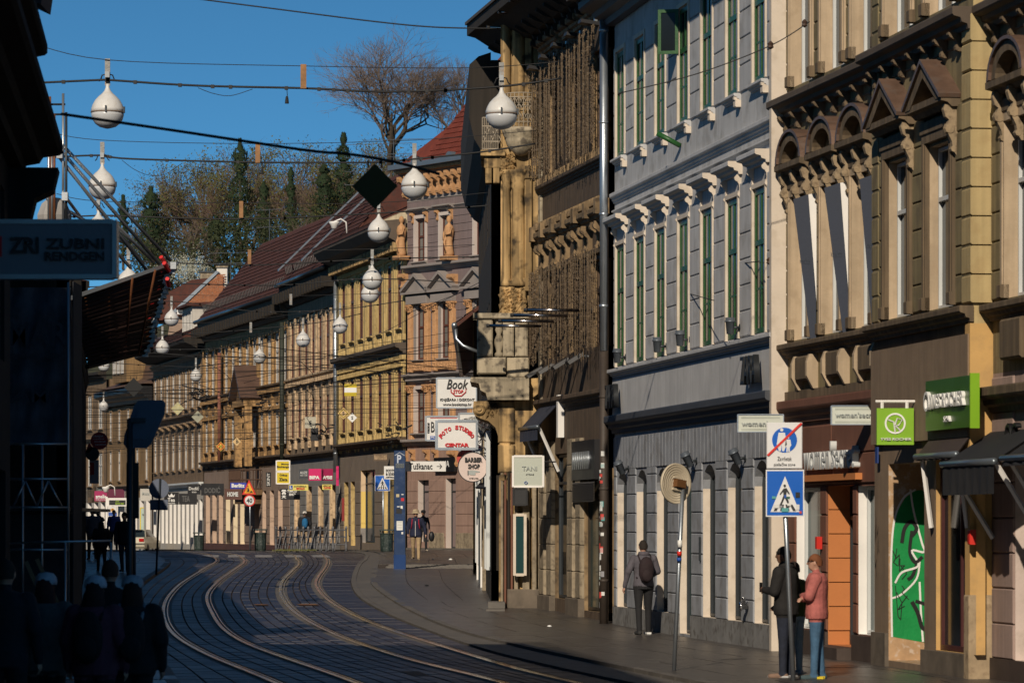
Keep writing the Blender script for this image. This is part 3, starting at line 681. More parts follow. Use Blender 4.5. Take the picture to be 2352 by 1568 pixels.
def stroke(pts, w, m, dx=.008, name='mural_stroke'):
    if len(pts) > 2 and w > .02:
        P_ = [pts[0]]+pts+[pts[-1]]; pts = []
        for i in range(1, len(P_)-2):
            for k in range(5):
                t = k/5; pts.append(tuple(.5*(2*P_[i][c]+(P_[i+1][c]-P_[i-1][c])*t+(2*P_[i-1][c]-5*P_[i][c]+4*P_[i+1][c]-P_[i+2][c])*t*t+(3*P_[i][c]-P_[i-1][c]-3*P_[i+1][c]+P_[i+2][c])*t**3) for c in (0, 1)))
        pts.append(P_[-1])
    a = MB()
    for i in range(len(pts)-1):
        p, q = Vector(pts[i]), Vector(pts[i+1]); d = (q-p); 
        if d.length < 1e-6: continue
        n = Vector((-d.y, d.x)).normalized()*w/2; e_ = d.normalized()*w*.3
        a.poly([(s0+dx+i*.0002, *(p-e_+n)), (s0+dx+i*.0002, *(q+e_+n)), (s0+dx+i*.0002, *(q+e_-n)), (s0+dx+i*.0002, *(p-e_-n))])
    part(name, a, m, tn, mp)
WP = flat('white_spray', (.7, .7, .68)); BP = flat('black_spray', (.012, .012, .012))
stroke([(.05, .45), (.04, 1.0), (.035, 1.5), (.06, 2.0), (.12, 2.3), (.24, 2.52), (.4, 2.62)], .028, WP)
stroke([(.33, 2.62), (.38, 2.3), (.5, 1.85), (.54, 1.7), (.35, 1.72), (.45, 1.5), (.2, 1.4), (.1, 1.25)], .03, WP)
stroke([(.06, 1.02), (.2, 1.08), (.42, 1.3), (.47, 1.55)], .028, WP); stroke([(.47, 1.25), (.49, .8), (.52, .38)], .03, WP)
stroke([(.2, 1.85), (.24, 2.05), (.34, 2.15), (.42, 2.05), (.36, 1.95)], .055, BP, .011); stroke([(.35, 2.0), (.32, 1.7), (.4, 1.55), (.5, 1.62)], .05, BP, .011); stroke([(.42, 1.5), (.36, 1.35), (.3, 1.3)], .05, BP, .011); stroke([(.36, .95), (.44, .8), (.5, .6), (.56, .55)], .06, BP, .011); stroke([(.42, .97), (.55, .93), (.6, .9)], .05, BP, .011)
for k, pts in enumerate(([(.06, 1.72), (.11, 1.62), (.07, 1.55), (.13, 1.5)], [(.12, 1.75), (.1, 1.6), (.16, 1.66), (.15, 1.5)], [(.17, 1.6), (.16, 1.42), (.24, 1.5), (.18, 1.5), (.27, 1.38), (.2, 1.3)],
    [(.12, 1.1), (.2, .95), (.14, .85), (.24, .9)], [(.1, 1.2), (.14, .75), (.18, .7), (.2, .95), (.28, 1.05)], [(.2, 1.2), (.24, 1.15), (.2, 1.1), (.3, 1.0)])): stroke(pts, .012, BP, .013)
for F, s_a, s_b, z0, z1, dz in ((TB, 0.03, .3, .9, 2.3, 1), ):
    a = MB(); rr = random.Random(8)
    for k in range(14):
        x = rr.uniform(s_a, s_b); zz = rr.uniform(1.2, 2.2); a.poly([(x, -.004, zz), (x+.012, -.004, zz), (x+rr.uniform(-.1, .1), -.004, zz+rr.uniform(.1, .35)), (x-.01, -.004, zz+.05)])
    part('graffiti_scrawl', a, BP, tn, F)
part('house_number', MB().box(TB.s(2026)-.07, TB.s(2026)+.07, -.09, -.07, 3.02, 3.26), flat('blue_enamel', (.02, .05, .2)), tn, TB)
# ground floor C
oc = [(TC.s(2332), TC.s(2332)+1.6, .3, 2.9)]
PINK = mat('pinkish_render', (.36, .26, .225), .8, var=.15, streak=.15)
part('shop_wall', wall_mb(0, TC.L, -.2, 4.15, oc, .2)[0], PINK, tn, TC); part('shop_reveal', wall_mb(0, 1, 0, 1, oc, .3)[1], mat('pale_pink_jamb', (.55, .45, .40), .8, var=.15, dirt=(.3, .25, .2), dirt_amt=.4), tn, TC)
window(tn, TC, oc[0][0]+.01, .31, 1.58, 2.58, .29, DARKM, GLS, tr=(), mul=1, fr=.06, name='shop_window')
block_course(tn, TC, [(.02, oc[0][0]-.01), (oc[0][1]+.01, TC.L-.02)], .3, 4.1, .47, PINK, y=-.03)
cornice(tn, TC, 0, TC.L, 3.62, .24, .34, TAN, 'shop_cornice'); part('plinth', MB().box(0, TC.L, -.05, 0, -.2, .3), mat('dark_plinth', (.1, .1, .1)), tn, TC)
part('pedestal_panel', MB().block(TC.s(2345)-.5, TC.s(2345)+.5, -.16, 0, 4.3, 4.84, .03), TAN, tn, TC)
text('OC', BLACK, tn, TC, TC.s(2330), TC.s(2330)+.55, 2.98+.15, 3.45, y=-.1, depth=.04, name='sign_letters')
# hanging banners: dark cloth on a slanting frame, white board beside it
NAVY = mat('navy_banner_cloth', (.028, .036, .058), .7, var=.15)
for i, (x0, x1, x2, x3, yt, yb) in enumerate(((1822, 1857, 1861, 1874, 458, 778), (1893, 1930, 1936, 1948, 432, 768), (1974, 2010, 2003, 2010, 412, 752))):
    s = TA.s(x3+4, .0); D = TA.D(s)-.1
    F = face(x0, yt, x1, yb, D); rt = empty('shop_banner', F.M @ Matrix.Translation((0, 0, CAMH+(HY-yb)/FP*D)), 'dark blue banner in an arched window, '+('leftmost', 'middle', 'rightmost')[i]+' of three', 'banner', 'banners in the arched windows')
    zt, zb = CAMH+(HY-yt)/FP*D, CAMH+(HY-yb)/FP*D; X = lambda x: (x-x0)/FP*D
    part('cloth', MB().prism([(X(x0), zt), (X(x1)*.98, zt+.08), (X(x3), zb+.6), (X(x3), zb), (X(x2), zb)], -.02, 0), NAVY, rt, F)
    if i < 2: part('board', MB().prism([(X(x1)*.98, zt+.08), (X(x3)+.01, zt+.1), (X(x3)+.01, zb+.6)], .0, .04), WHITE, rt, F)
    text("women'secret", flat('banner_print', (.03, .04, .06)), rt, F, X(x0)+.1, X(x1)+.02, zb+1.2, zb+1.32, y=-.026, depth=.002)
# awnings
def awning(root_label, F, s0, s1, zt, zo, out_, m, arms=True, val=.3, nm='awning'):
    rt = empty(nm, F.M @ Matrix.Translation(((s0+s1)/2, 0, zo)), root_label, 'awning')
    a = MB().poly([(s0, -.05, zt), (s1, -.05, zt), (s1, -out_, zo), (s0, -out_, zo)]).poly([(s0, -.05, zt-.02), (s0, -out_, zo-.02), (s1, -out_, zo-.02), (s1, -.05, zt-.02)])
    part('canopy', a, m, rt, F)
    part('front_bar', MB().tube([(s0-.03, -out_, zo), (s1+.03, -out_, zo)], .045, 8), flat('awning_bar', (.2, .23, .26), .35, .7), rt, F, True)
    v = MB(); n = 14
    for i in range(n):
        x0, x1 = s0+(s1-s0)*i/n, s0+(s1-s0)*(i+1)/n; v.poly([(x0, -out_-.01*(i%2), zo-.04), (x1, -out_-.01*((i+1)%2), zo-.04), (x1, -out_-.03*((i+1)%2), zo-val), (x0, -out_-.03*(i%2), zo-val)])
    part('valance', v, m, rt, F)
    if arms:
        for q in (s0+.12, s1-.12): part('arm', MB().tube([(q, -.05, zo-1.0 if arms == 2 else zo-.45), (q, -out_+.06, zo-.02)], .035, 4), WHITE, rt, F)
    return rt
AWB = mat('black_awning_cloth', (.018, .018, .02), .8, var=.2)
awning('black awning with valance in front of the ochre pilaster', TC, .05, 2.6, 3.36, 2.92, .72, AWB, 2, .42)
awning('folded dark awning with white arms above the green painted niche', TB, TB.s(2142), TB.L, 3.3, 3.06, .24, mat('brown_awning_cloth', (.05, .035, .03), .8), 2, .06)
awning('black awning at the right edge of the picture', TC, 3.0, 6.0, 3.4, 2.95, .72, AWB, 2, .1)
# ------------------------------------------------------------------ brown building with hanging light strands
BROWN = mat('brown_stucco', (.115, .078, .05), .85, var=.25, sc=1.2, streak=.3, dirt=(.06, .045, .03), dirt_amt=.6)
SAND = mat('blackened_sandstone', (.52, .345, .155), .85, var=.4, sc=1.1, streak=.6, dirt=(.035, .025, .015), dirt_amt=.95)
SANDL = mat('pale_sandstone', (.44, .37, .26), .85, var=.25, sc=2.2, streak=.35, dirt=(.06, .05, .04), dirt_amt=.8)
DARKW = mat('shaded_dark_wall', (.028, .022, .017), .85, var=.3, sc=1.2, streak=.3)  # dark tone holds the shade of the house beyond the bay
B = Fr((.66, 88.8), (2.02, 80.6)); br = empty('brown_building', T(.66, 88.8, gz(88.8), atan2(B.u.y, B.u.x)),
    'dark brown building hung with light strands, with a carved corner bay', 'building')
gB = gz(85)
SANDB = mat('brown_ornament', (.27, .185, .10), .85, var=.35, sc=1.8, streak=.4, dirt=(.05, .035, .022), dirt_amt=.8)
body(br, B, 0, 13.6, BROWN, depth=11)
bs = [1.55, 4.3, 7.0]
w1 = [(s-.6, s+.6, 5.9, 7.75) for s in bs]; w2 = [(s-.6, s+.6, 10.05, 12.2) for s in bs]
gB_ops = [(B.s(1275), B.s(1312), .45, 3.7), (B.s(1342), B.s(1389), .25, 3.3)]
wl, rv = wall_mb(0, B.L, -.1, 14.2, w1+w2+gB_ops, .2); part('wall', wl, BROWN, br, B); part('window_reveals', rv, SANDB, br, B)
for (a, b, c, d) in w1+w2: window(br, B, a+.02, c+.02, b-a-.04, d-c-.04, .18, mat('brown_window_paint', (.08, .05, .03), .6), GLS, tr=(.66,), bar=.08, fr=.08)
for i, s in enumerate(bs):
    for z in (7.95, 12.35): part('window_hood', MB().profile(moulding(z+.55, .24, .3), s-1.2, s+1.2), SANDB, br, B)
    for q in (-.95, -.55, .55, .95): put(br, B, 'console', scroll_console(.13, .62, .24, SANDB, 'b'), s+q, 0, 8.5)
    for q in (-1.3, 0, 1.3): part('hood_block', MB().block(s+q-.12, s+q+.12, -.3, 0, 8.62, 8.95), SANDB, br, B)
    part('frieze', MB().profile([(0, 7.86), (-.1, 7.86), (-.12, 7.95), (-.05, 8.0), (0, 8.0)], s-1.15, s+1.15), SANDB, br, B)
mb = MB(); s = .1
while s < B.L-.1: mb.prism([(s, 8.86), (s+.05, 9.02), (s+.1, 8.86)], -.2, -.14); s += .13
part('crest_leaves', mb, SANDB, br, B, kind='stuff')
cornice(br, B, 0, B.L, 9.7, .14, .2, BROWN, 'string_course'); cornice(br, B, 0, B.L, 4.72, .18, .25, BROWN, 'shop_ledge')
mb = MB(); s = .05
while s < B.L: mb.lathe([(.028, 0), (.03, .1), (.02, .18)], (s, -.1, 9.88), 5); s += .1
part('egg_moulding', mb, SANDB, br, B, kind='stuff')
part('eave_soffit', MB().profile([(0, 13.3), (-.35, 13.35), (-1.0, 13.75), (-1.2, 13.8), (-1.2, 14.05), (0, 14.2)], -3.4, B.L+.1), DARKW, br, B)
s = -3.2
while s < B.L: part('eave_bracket', scroll_console(.14, .5, .7, DARKW, 'e'), None, br, B.M @ Matrix.Translation((s, 0, 13.55))); s += .95
part('roof', MB().profile([(-1.25, 14.05), (-1.25, 14.12), (5, 17.5), (11, 14.12), (11, 14.05)], -3.4, B.L), mat('grey_roof', (.08, .07, .065), .8), br, B)
part('end_pilaster', MB().block(0.0, .28, -.06, 0, 4.98, 9.7).block(.0, .28, -.06, 0, 9.9, 13.2), SANDL, br, B)
# light strands: two curtains, each strand a dry garland of tiny bulbs and clips
STRM = mat('dead_light_garland', (.075, .05, .03), .7, var=.5, sc=14, bump=0); STRL = mat('pale_cable', (.16, .115, .07), .5, var=.4, sc=9, bump=0)
rnd = random.Random(12)
for zt, zb, lb in ((12.75, 9.95, 'upper curtain of hanging light strands on the brown building'), (8.0, 5.75, 'lower curtain of hanging light strands on the brown building')):
    rt = empty('light_curtain', B.M @ Matrix.Translation((B.L/2, -.2, zb)), lb, 'string lights', 'light curtains on the brown building')
    ma, ml = MB(), MB(); s = .12
    while s < B.L-.12:
        zt_ = zt - .1*abs(sin(s*2.2)) - rnd.random()*.1; zb_ = zb + rnd.uniform(-.12, .3) + .1*sin(s*1.7); yy = -.24-rnd.random()*.07
        ml.tube([(s, yy, zt_), (s+rnd.uniform(-.03, .03), yy, (zt_+zb_)/2), (s+rnd.uniform(-.02, .02), yy, zb_)], .009, 4, caps=False)
        z = zb_
        while z < zt_:
            a = rnd.uniform(0, 6.28); l = rnd.uniform(.02, .055); dx, dy = cos(a)*l, sin(a)*l*.7; dz = rnd.uniform(-.07, .05)
            for q in (1, -1):
                t = ma if rnd.random() < .82 else ml
                t.poly([(s, yy, z), (s+dx*q, yy+dy*q, z+dz), (s+dx*q*.8, yy+dy*q*.8, z+dz+.02), (s, yy, z+.016)])
            z += .026
        s += rnd.uniform(.11, .2)
    part('garland', ma, STRM, rt, B, kind='stuff'); part('cable', ml, STRL, rt, B, kind='stuff')
# flood lights and light bars
FL = flat('black_floodlight', (.02, .02, .022), .5)
def flood(s, z, tilt, label, grp, F=B):
    rt = empty('floodlight', F.M @ Matrix.Translation((s, -.1, z)), label, 'floodlight', grp)
    M = F.M @ Matrix.Translation((s, -.3, z)) @ Matrix.Rotation(tilt, 4, 'X')
    part('housing', MB().prism([(-.2, -.03), (-.16, .05), (.16, .05), (.2, -.03)], -.2, .2), FL, rt, M)
    part('arm', MB().tube([(s, 0, z+.05), (s, -.16, z+.07)], .03, 6).box(s-.06, s+.06, -.18, -.12, z-.02, z+.12), STEEL, rt, F)
for k, (x, y) in enumerate(((1262, 160), (1289, 135), (1318, 108), (1350, 84), (1384, 55))):
    flood(B.s(x), B.z(x, y), -.15, 'flat black floodlight under the eave of the brown building, '+('far end', 'second', 'middle', 'fourth', 'nearest the drainpipe')[k], 'upper floodlights')
for k, (x, y) in enumerate(((1256, 856), (1283, 848), (1318, 836), (1352, 824))):
    flood(B.s(x), B.z(x, y), .55, 'tilted black floodlight below the light strands, '+('far end', 'second', 'third', 'nearest the drainpipe')[k], 'lower floodlights')
TUBE = flat('polished_tube', (.35, .33, .33), .15, 1.)
for k, (x0, x1, y) in enumerate(((1177, 1292, 4), (1150, 1262, 31), (1124, 1232, 66), (1210, 1362, 713), (1179, 1334, 725), (1151, 1303, 738), (1124, 1270, 749))):
    s, z = B.p(x1, y); ln = (x1-x0)/FP*B.D(s)/.985
    rt = empty('light_bar', B.M @ Matrix.Translation((s, 0, z)), ('top row' if k < 3 else 'lower row')+' light tube on the brown facade, '+(('nearest', 'middle', 'lowest')[k] if k < 3 else ('nearest', 'second', 'third', 'farthest')[k-3]), 'light bar', 'light bars sticking out over the pavement')
    part('tube', MB().tube([(s, 0, z), (s, -ln, z)], .036, 8), TUBE, rt, B, True); part('foot', MB().lathe([(.07, 0), (.07, -.04), (.05, -.05)], (s, 0, z), 10, 'y'), FL, rt, B)
    part('end_cap', MB().lathe([(.043, 0), (.043, -.06)], (s, -ln, z), 8, 'y'), FL, rt, B)
# shop fronts of the brown building
SHOPP = mat('weathered_stone_pier', (.32, .26, .18), .85, var=.3, sc=3, streak=.3, dirt=(.09, .07, .05), dirt_amt=.6)
for o, nm in zip(gB_ops, ('shop_window', 'glass_door')):
    window(br, B, o[0]+.02, o[2]+.02, o[1]-o[0]-.04, o[3]-o[2]-.04, .14, DARKM if nm != 'glass_door' else mat('dark_bronze', (.05, .04, .03), .4, .4), GLS if nm == 'shop_window' else GLT, tr=(.8,), mul=1, fr=.06, bar=.05, name=nm)
for x0, x1 in ((1247, 1258), (1264, 1275), (1312, 1324), (1331, 1342)):
    s0_, s1_ = B.s(x0), B.s(x1); block_course(br, B, [(s0_, s1_)], .5, 4.0, .58, SHOPP, name='pier_block', y=-.1, t=.12)
part('pier_base', MB().block(B.s(1247), B.s(1275), -.14, 0, -.1, .5).block(B.s(1312), B.s(1342), -.14, 0, -.1, .5), mat('stone_plinth', (.1, .1, .1)), br, B)
part('shop_sign', MB().box(B.s(1325), B.s(1378), -.12, 0, 3.05+gB*.2, 3.92), BLACK, br, B)
text('||||||||', STEEL, br, B, B.s(1330), B.s(1366), 3.3, 3.68, y=-.13, depth=.03, name='sign_letters')
gm = MB()
for k in range(12): gm.profile([(-.1, 2.62+k*.035), (-.14, 2.6+k*.035), (-.1, 2.64+k*.035)], B.s(1326), B.s(1376))
part('vent_slats', gm, flat('grille', (.05, .045, .04), .5), br, B)
for x, y, lb in ((1301, 1265, 'nearer'),):
    part('door_handle', MB().tube([(B.s(1296), -.02, 1.0), (B.s(1296), -.02, 1.5)], .015, 6).tube([(B.s(1300), -.02, 1.0), (B.s(1300), -.02, 1.5)], .015, 6), CHROME, br, B)
aw = awning('dark navy folding awning above the brown building\'s shop', B, B.s(1248), B.s(1290), 4.85, 4.3, .55, mat('navy_awning_cloth', (.03, .035, .055), .75), 2, .3)
part('white_post', MB().box(B.s(1296)-.1, B.s(1296)+.1, -.16, -.02, 4.05, 5.0), WHITE, aw, B)
# TANI sign box facing the viewer
def board(name, label, cat, x0, y0, x1, y1, D, m, frame_m=None, t=.12, group=None, fw=.035):
    F = face(x0, y0, x1, y1, D); z0, z1 = CAMH+(HY-y1)/FP*D, CAMH+(HY-y0)/FP*D
    rt = empty(name, F.M @ Matrix.Translation((F.L/2, 0, z0)), label, cat, group)
    part('panel', MB().box(0, F.L, 0, t, z0, z1), m, rt, F)
    if frame_m:
        part('frame', MB().box(-fw*.3, fw, -.015, t+.01, z0, z1).box(F.L-fw, F.L+fw*.3, -.015, t+.01, z0, z1).box(fw, F.L-fw, -.015, t+.01, z0-fw*.3, z0+fw).box(fw, F.L-fw, -.015, t+.01, z1-fw, z1+fw*.3), frame_m, rt, F)
    return rt, F
def btext(s, m, rt, F, x0, y0, x1, y1, D, ref_x, **k):    # text given by its rectangle in the view
    X = lambda x: (x-ref_x)/FP*D; Z = lambda y: CAMH+(HY-y)/FP*D
    return text(s, m, rt, F, X(x0), X(x1), Z(y1), Z(y0), **k)
def bracket(rt, F, x0r, x1, y, D, m=None, r=.018):        # arm from the board to the wall on its right
    part('bracket', MB().tube([((x0r)/FP*D, .05, CAMH+(HY-y)/FP*D), ((x1)/FP*D, .05, CAMH+(HY-y)/FP*D)], r, 6), m or BLACK, rt, F)
GRYT = flat('grey_print', (.33, .36, .35)); REDT = flat('red_print', (.5, .012, .02)); BLKT = flat('black_print', (.02, .02, .022)); WHT = flat('white_print', (.72, .72, .70)); BLUT = flat('blue_print', (.02, .08, .35))
SIGNW = mat('white_sign_panel', (.66, .655, .64), .45, var=.06, sc=2, bump=.02)
rt, F = board('shop_sign', 'pale green grey square shop sign with faint letters', 'sign', 1177, 1046, 1249, 1118, 85.5, mat('pale_green_sign', (.43, .46, .40), .4, var=.05), WHITE)
btext('TANI', GRYT, rt, F, 1199, 1070, 1233, 1080, 85.5, 1177); btext('STORE', GRYT, rt, F, 1208, 1087, 1226, 1090, 85.5, 1177); bracket(rt, F, 72, 100, 1060, 85.5)
btext('<>', BLUT, rt, F, 1204, 1104, 1212, 1112, 85.5, 1177)
# golden display case and small black box under it
rt, F = board('display_case', 'cream framed glass display case on the wall under the pale green sign', 'display case', 1180, 1180, 1208, 1321, 88.4, GLT, CREAM, .1, fw=.05)
rt, F = board('black_lamp_box', 'black box lamp between pale green sign and display case', 'lamp', 1178, 1120, 1211, 1160, 88.4, FL, BLACK, .15)

# carved corner bay (oriel) with two balconies
Dn = 88.9; X = lambda x, D=Dn: (x-CX)/FP*D; Z = lambda y, D=Dn: CAMH+(HY-y)/FP*D
I4 = Matrix.Identity(4); FZ = Fr((X(1150), Dn), (X(1240), Dn))       # camera-side face of the bay
xl, xr, xa = X(1150), .66, X(1160)
part('bay_wall', MB().box(xl, xr, Dn, 92.2, 6.95, 14.3), SAND, br, I4)
part('bay_wall', MB().box(X(1146), xr, Dn-.05, 92.2, .1, 5.5), SAND, br, I4)
for cx_, r in ((1163, .1), (1190, .155)):
    for z0, z1 in ((7.62, 10.3), (11.9, 14.2)):
        part('column', MB().lathe([(r*1.35, z0), (r*1.35, z0+.08), (r*1.15, z0+.12), (r, z0+.2), (r*.98, (z0+z1)/2), (r*.86, z1-.45), (r*1.1, z1-.38), (r*.95, z1-.3), (r*1.5, z1-.05), (r*1.55, z1)], (X(cx_), Dn-.05, 0), 14), SAND, br, I4, True)
for x0, x1, y_ in ((1205, 1222, -.12), (1224, 1240, -.05)):
    for z0, z1 in ((7.5, 10.4), (11.6, 14.2)):
        part('pilaster', MB().block(X(x0), X(x1), Dn+y_, Dn+.1, z0, z1, .02).block(X(x0)-.04, X(x1)+.04, Dn+y_-.04, Dn+.1, z1-.3, z1-.12).block(X(x0)-.04, X(x1)+.04, Dn+y_-.05, Dn+.1, z0, z0+.3), SAND, br, I4)
def leaves(x0, x1, z0, z1, y, n, seed, m=SAND, name='carved_leaves'):
    r_ = random.Random(seed); a = MB()
    for k in range(n):
        x, z = r_.uniform(x0, x1), r_.uniform(z0, z1); w_, h_ = r_.uniform(.03, .07), r_.uniform(.05, .12); t = r_.uniform(-.8, .8)
        p = [(-w_, 0), (0, h_*.4), (w_, 0), (0, -h_)]
        q = [(x+a_*cos(t)-b_*sin(t), y-.0, z+a_*sin(t)+b_*cos(t)) for a_, b_ in p]; c_ = (x, y-r_.uniform(.03, .08), z)
        for i in range(4): a.poly([q[i], q[(i+1) % 4], c_])
    return part(name, a, m, br, I4, kind='stuff')
part('carved_panel', MB().block(X(1148), X(1208), Dn-.16, Dn, 6.95, 7.6, .03), SAND, br, I4); leaves(X(1148), X(1206), 7.0, 7.58, Dn-.16, 110, 1)
leaves(X(1225), X(1243), 6.9, 7.7, Dn-.08, 40, 2); leaves(X(1150), X(1180), 10.2, 10.7, Dn-.14, 50, 3)
# upper balcony: stone bowl, iron rail
cxb, cyb = X(1197), Dn-.1
part('balcony_bowl', MB().lathe([(.02, 10.62), (.16, 10.66), (.3, 10.8), (.37, 10.98), (.36, 11.04), (.41, 11.08), (.41, 11.14), (.44, 11.17), (.44, 11.24), (.4, 11.26)], (cxb, cyb, 0), 22), SANDL, br, I4, True)
IRON = mat('pale_iron_rail', (.40, .34, .26), .6, var=.3)
def rail_ring(cx_, cy, r, z0, z1, n, a0=0, a1=2*pi, seed=1):
    a = MB(); pts = lambda z, rr=r: [(cx_+rr*cos(a0+(a1-a0)*i/24), cy+rr*sin(a0+(a1-a0)*i/24), z) for i in range(25)]
    for z in (z0, z0+.12, z1-.1, z1): a.tube(pts(z), .012, 4)
    for i in range(n):
        t = a0+(a1-a0)*i/n; x, y = cx_+r*cos(t), cy+r*sin(t); a.tube([(x, y, z0), (x, y, z1)], .009, 4)
        for zz in (z0+.25, z0+.45, z0+.6):
            if zz < z1-.1: a.tube([(x+.05*cos(q)*-sin(t), y+.05*cos(q)*cos(t), zz+.07*sin(q)) for q in (0, 1.05, 2.1, 3.14, 4.2, 5.24, 6.28)], .007, 3)
    return a
part('balcony_rail', rail_ring(cxb, cyb, .37, 11.26, 12.05, 22), IRON, br, I4)
part('balcony_slab', MB().box(X(1104), X(1160), Dn-.25, 91.5, 10.62, 10.75).box(X(1112), X(1160), Dn-.15, 91.3, 10.35, 10.62), SAND, br, I4)
mb = MB()
for k in range(9): x = X(1108)+k*.045; mb.tube([(x, Dn-.2, 10.75), (x, Dn-.2, 11.5)], .009, 4); mb.tube([(x+.02, Dn-.2, 10.9+.1*(k % 4)), (x+.06, Dn-.2, 11.0+.1*(k % 4)), (x+.02, Dn-.2, 11.08+.1*(k % 4))], .008, 3)
for z in (10.78, 10.95, 11.3, 11.5): mb.tube([(X(1108), Dn-.2, z), (X(1145), Dn-.2, z), (X(1145), 91, z)], .012, 4)
part('balcony_rail', mb, IRON, br, I4)
for x in (1122, 1140): part('slab_bracket', MB().box(X(x)-.07, X(x)+.07, Dn-.15, Dn+.3, 10.0, 10.36), SAND, br, I4)
# lower balcony: parapet with baluster, heavy cornice, scroll bracket
part('balcony_parapet', MB().block(X(1096), X(1132), Dn-.35, Dn+.1, 5.98, 6.85, .03), SANDL, br, I4); part('balcony_parapet', MB().block(X(1155), X(1180), Dn-.35, Dn+.1, 5.98, 6.85, .03), SANDL, br, I4)
part('balcony_parapet', MB().block(X(1183), X(1212), Dn-.3, Dn+.1, 5.98, 6.85, .03), SANDL, br, I4)
part('baluster', MB().lathe([(.1, 5.98), (.1, 6.05), (.06, 6.1), (.11, 6.28), (.1, 6.38), (.05, 6.5), (.09, 6.6), (.06, 6.7), (.1, 6.78), (.1, 6.85)], (X(1146), Dn-.2, 0), 12), SANDL, br, I4, True)
part('parapet_coping', MB().block(X(1087), X(1216), Dn-.42, Dn+.2, 6.85, 6.98, .02), SANDL, br, I4)
part('balcony_base', MB().block(X(1096), X(1162), Dn-.4, Dn+.2, 5.58, 5.96, .03).block(X(1164), X(1215), Dn-.3, Dn+.2, 5.5, 5.96, .03), SANDL, br, I4)
part('balcony_floor', MB().box(X(1100), X(1215), Dn+.1, 91.6, 5.5, 6.0), SANDL, br, I4)
part('balcony_cornice', MB().prism([(X(1120), 4.98), (X(1215), 4.98), (X(1215), 5.5), (X(1082), 5.5), (X(1080), 5.4), (X(1100), 5.36), (X(1104), 5.2), (X(1116), 5.14)], Dn-.45, 91.8), SANDL, br, I4)
a = MB(); pts = [(X(1085)+.03, 4.96), (X(1140), 4.96), (X(1172), 4.96), (X(1172), 3.8), (X(1150), 3.8), (X(1146), 4.1), (X(1138), 4.35), (X(1122), 4.5), (X(1104), 4.56), (X(1092), 4.62), (X(1086), 4.75)]
a.prism(pts, Dn-.1, 91.5); a.lathe([(.001, -.14), (.1, -.14), (.14, -.1), (.14, .2), (.001, .2)], (X(1101), Dn-.05, 4.78), 16, 'y'); a.lathe([(.001, -.18), (.05, -.18), (.05, 0), (.001, 0)], (X(1101), Dn-.05, 4.78), 12, 'y')
part('scroll_bracket', a, SAND, br, I4); leaves(X(1120), X(1140), 4.62, 4.9, Dn-.1, 30, 5)
part('corbel_pier', MB().block(X(1144), X(1182), Dn-.14, Dn+.1, 4.0, 4.95, .03).block(X(1144), X(1182), Dn-.16, Dn+.1, 3.3, 3.95, .03), SAND, br, I4)
a = MB().prism([(X(1150), 3.3), (X(1184), 3.3), (X(1184), 2.1), (X(1176), 2.2), (X(1166), 2.6), (X(1160), 3.0), (X(1150), 3.15)], Dn-.12, Dn+.5); a.lathe([(.001, -.16), (.08, -.16), (.08, .1), (.001, .1)], (X(1156), Dn-.02, 3.2), 12, 'y')
part('scroll_bracket', a, SAND, br, I4)
for k, (x0, x1, m_) in enumerate(((1150, 1156, SHOPP), (1158, 1163, REDB), (1165, 1171, DARKW), (1173, 1178, REDB), (1181, 1190, SHOPP), (1200, 1216, SHOPP), (1222, 1232, SHOPP), (1236, 1246, SHOPP))):
    part('shop_pilaster', MB().block(X(x0), X(x1), Dn-.16-.02*k, Dn+.1, .15, 3.3, .01), m_, br, I4)
part('doorstep', MB().box(X(1122), X(1160), Dn-1.2, Dn+.2, 0, .34).box(X(1118), X(1160), Dn-2.2, Dn-1.2, 0, .2), M_KERB, br, I4)
part('bay_base', MB().block(X(1165), X(1245), Dn-.3, Dn+.1, .1, .62, .03), mat('stone_plinth', (.1, .1, .1)), br, I4)

# ------------------------------------------------------------------ tall dark house behind the bay, and the low cream house with tiles
TILE = mat('old_roof_tile', (.085, .028, .019), .85, var=.4, sc=2.2, dirt=(.05, .03, .025), dirt_amt=.6)
TD = Fr((-.98, 112.4), (-.5, 92.3)); td = empty('dark_house', T(-.98, 112.4, gz(112), atan2(TD.u.y, TD.u.x)), 'tall shaded dark house with deep black eave beyond the carved bay', 'building')
opd = [(i*2.3+.7, i*2.3+1.8, z, z+2) for i in range(8) for z in (5.6, 9.2)]
ogd = [(i*2.5+.4, i*2.5+2.1, 1.0, 3.3) for i in range(8)]
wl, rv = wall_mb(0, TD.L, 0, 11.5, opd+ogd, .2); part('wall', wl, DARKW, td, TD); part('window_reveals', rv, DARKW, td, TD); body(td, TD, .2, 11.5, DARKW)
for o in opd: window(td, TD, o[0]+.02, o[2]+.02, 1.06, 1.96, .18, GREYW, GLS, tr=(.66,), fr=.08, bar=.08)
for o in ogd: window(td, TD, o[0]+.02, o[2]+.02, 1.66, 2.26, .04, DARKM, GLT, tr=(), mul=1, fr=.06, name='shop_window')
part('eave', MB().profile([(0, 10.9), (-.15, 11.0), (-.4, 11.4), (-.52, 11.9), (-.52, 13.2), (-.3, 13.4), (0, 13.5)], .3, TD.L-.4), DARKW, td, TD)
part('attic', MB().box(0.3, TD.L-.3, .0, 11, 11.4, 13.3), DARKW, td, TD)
for s in (.0, 2.3, 4.6, 6.9, 9.2, 11.5, 13.8, 16.1, 18.4): part('pilaster', MB().block(s, s+.3, -.1, 0, 1.0, 4.4), SHOPP if int(s) % 2 else GREYW, td, TD)
cornice(td, TD, 0, TD.L, 4.5, .25, .3, BLACK, 'shop_cornice')
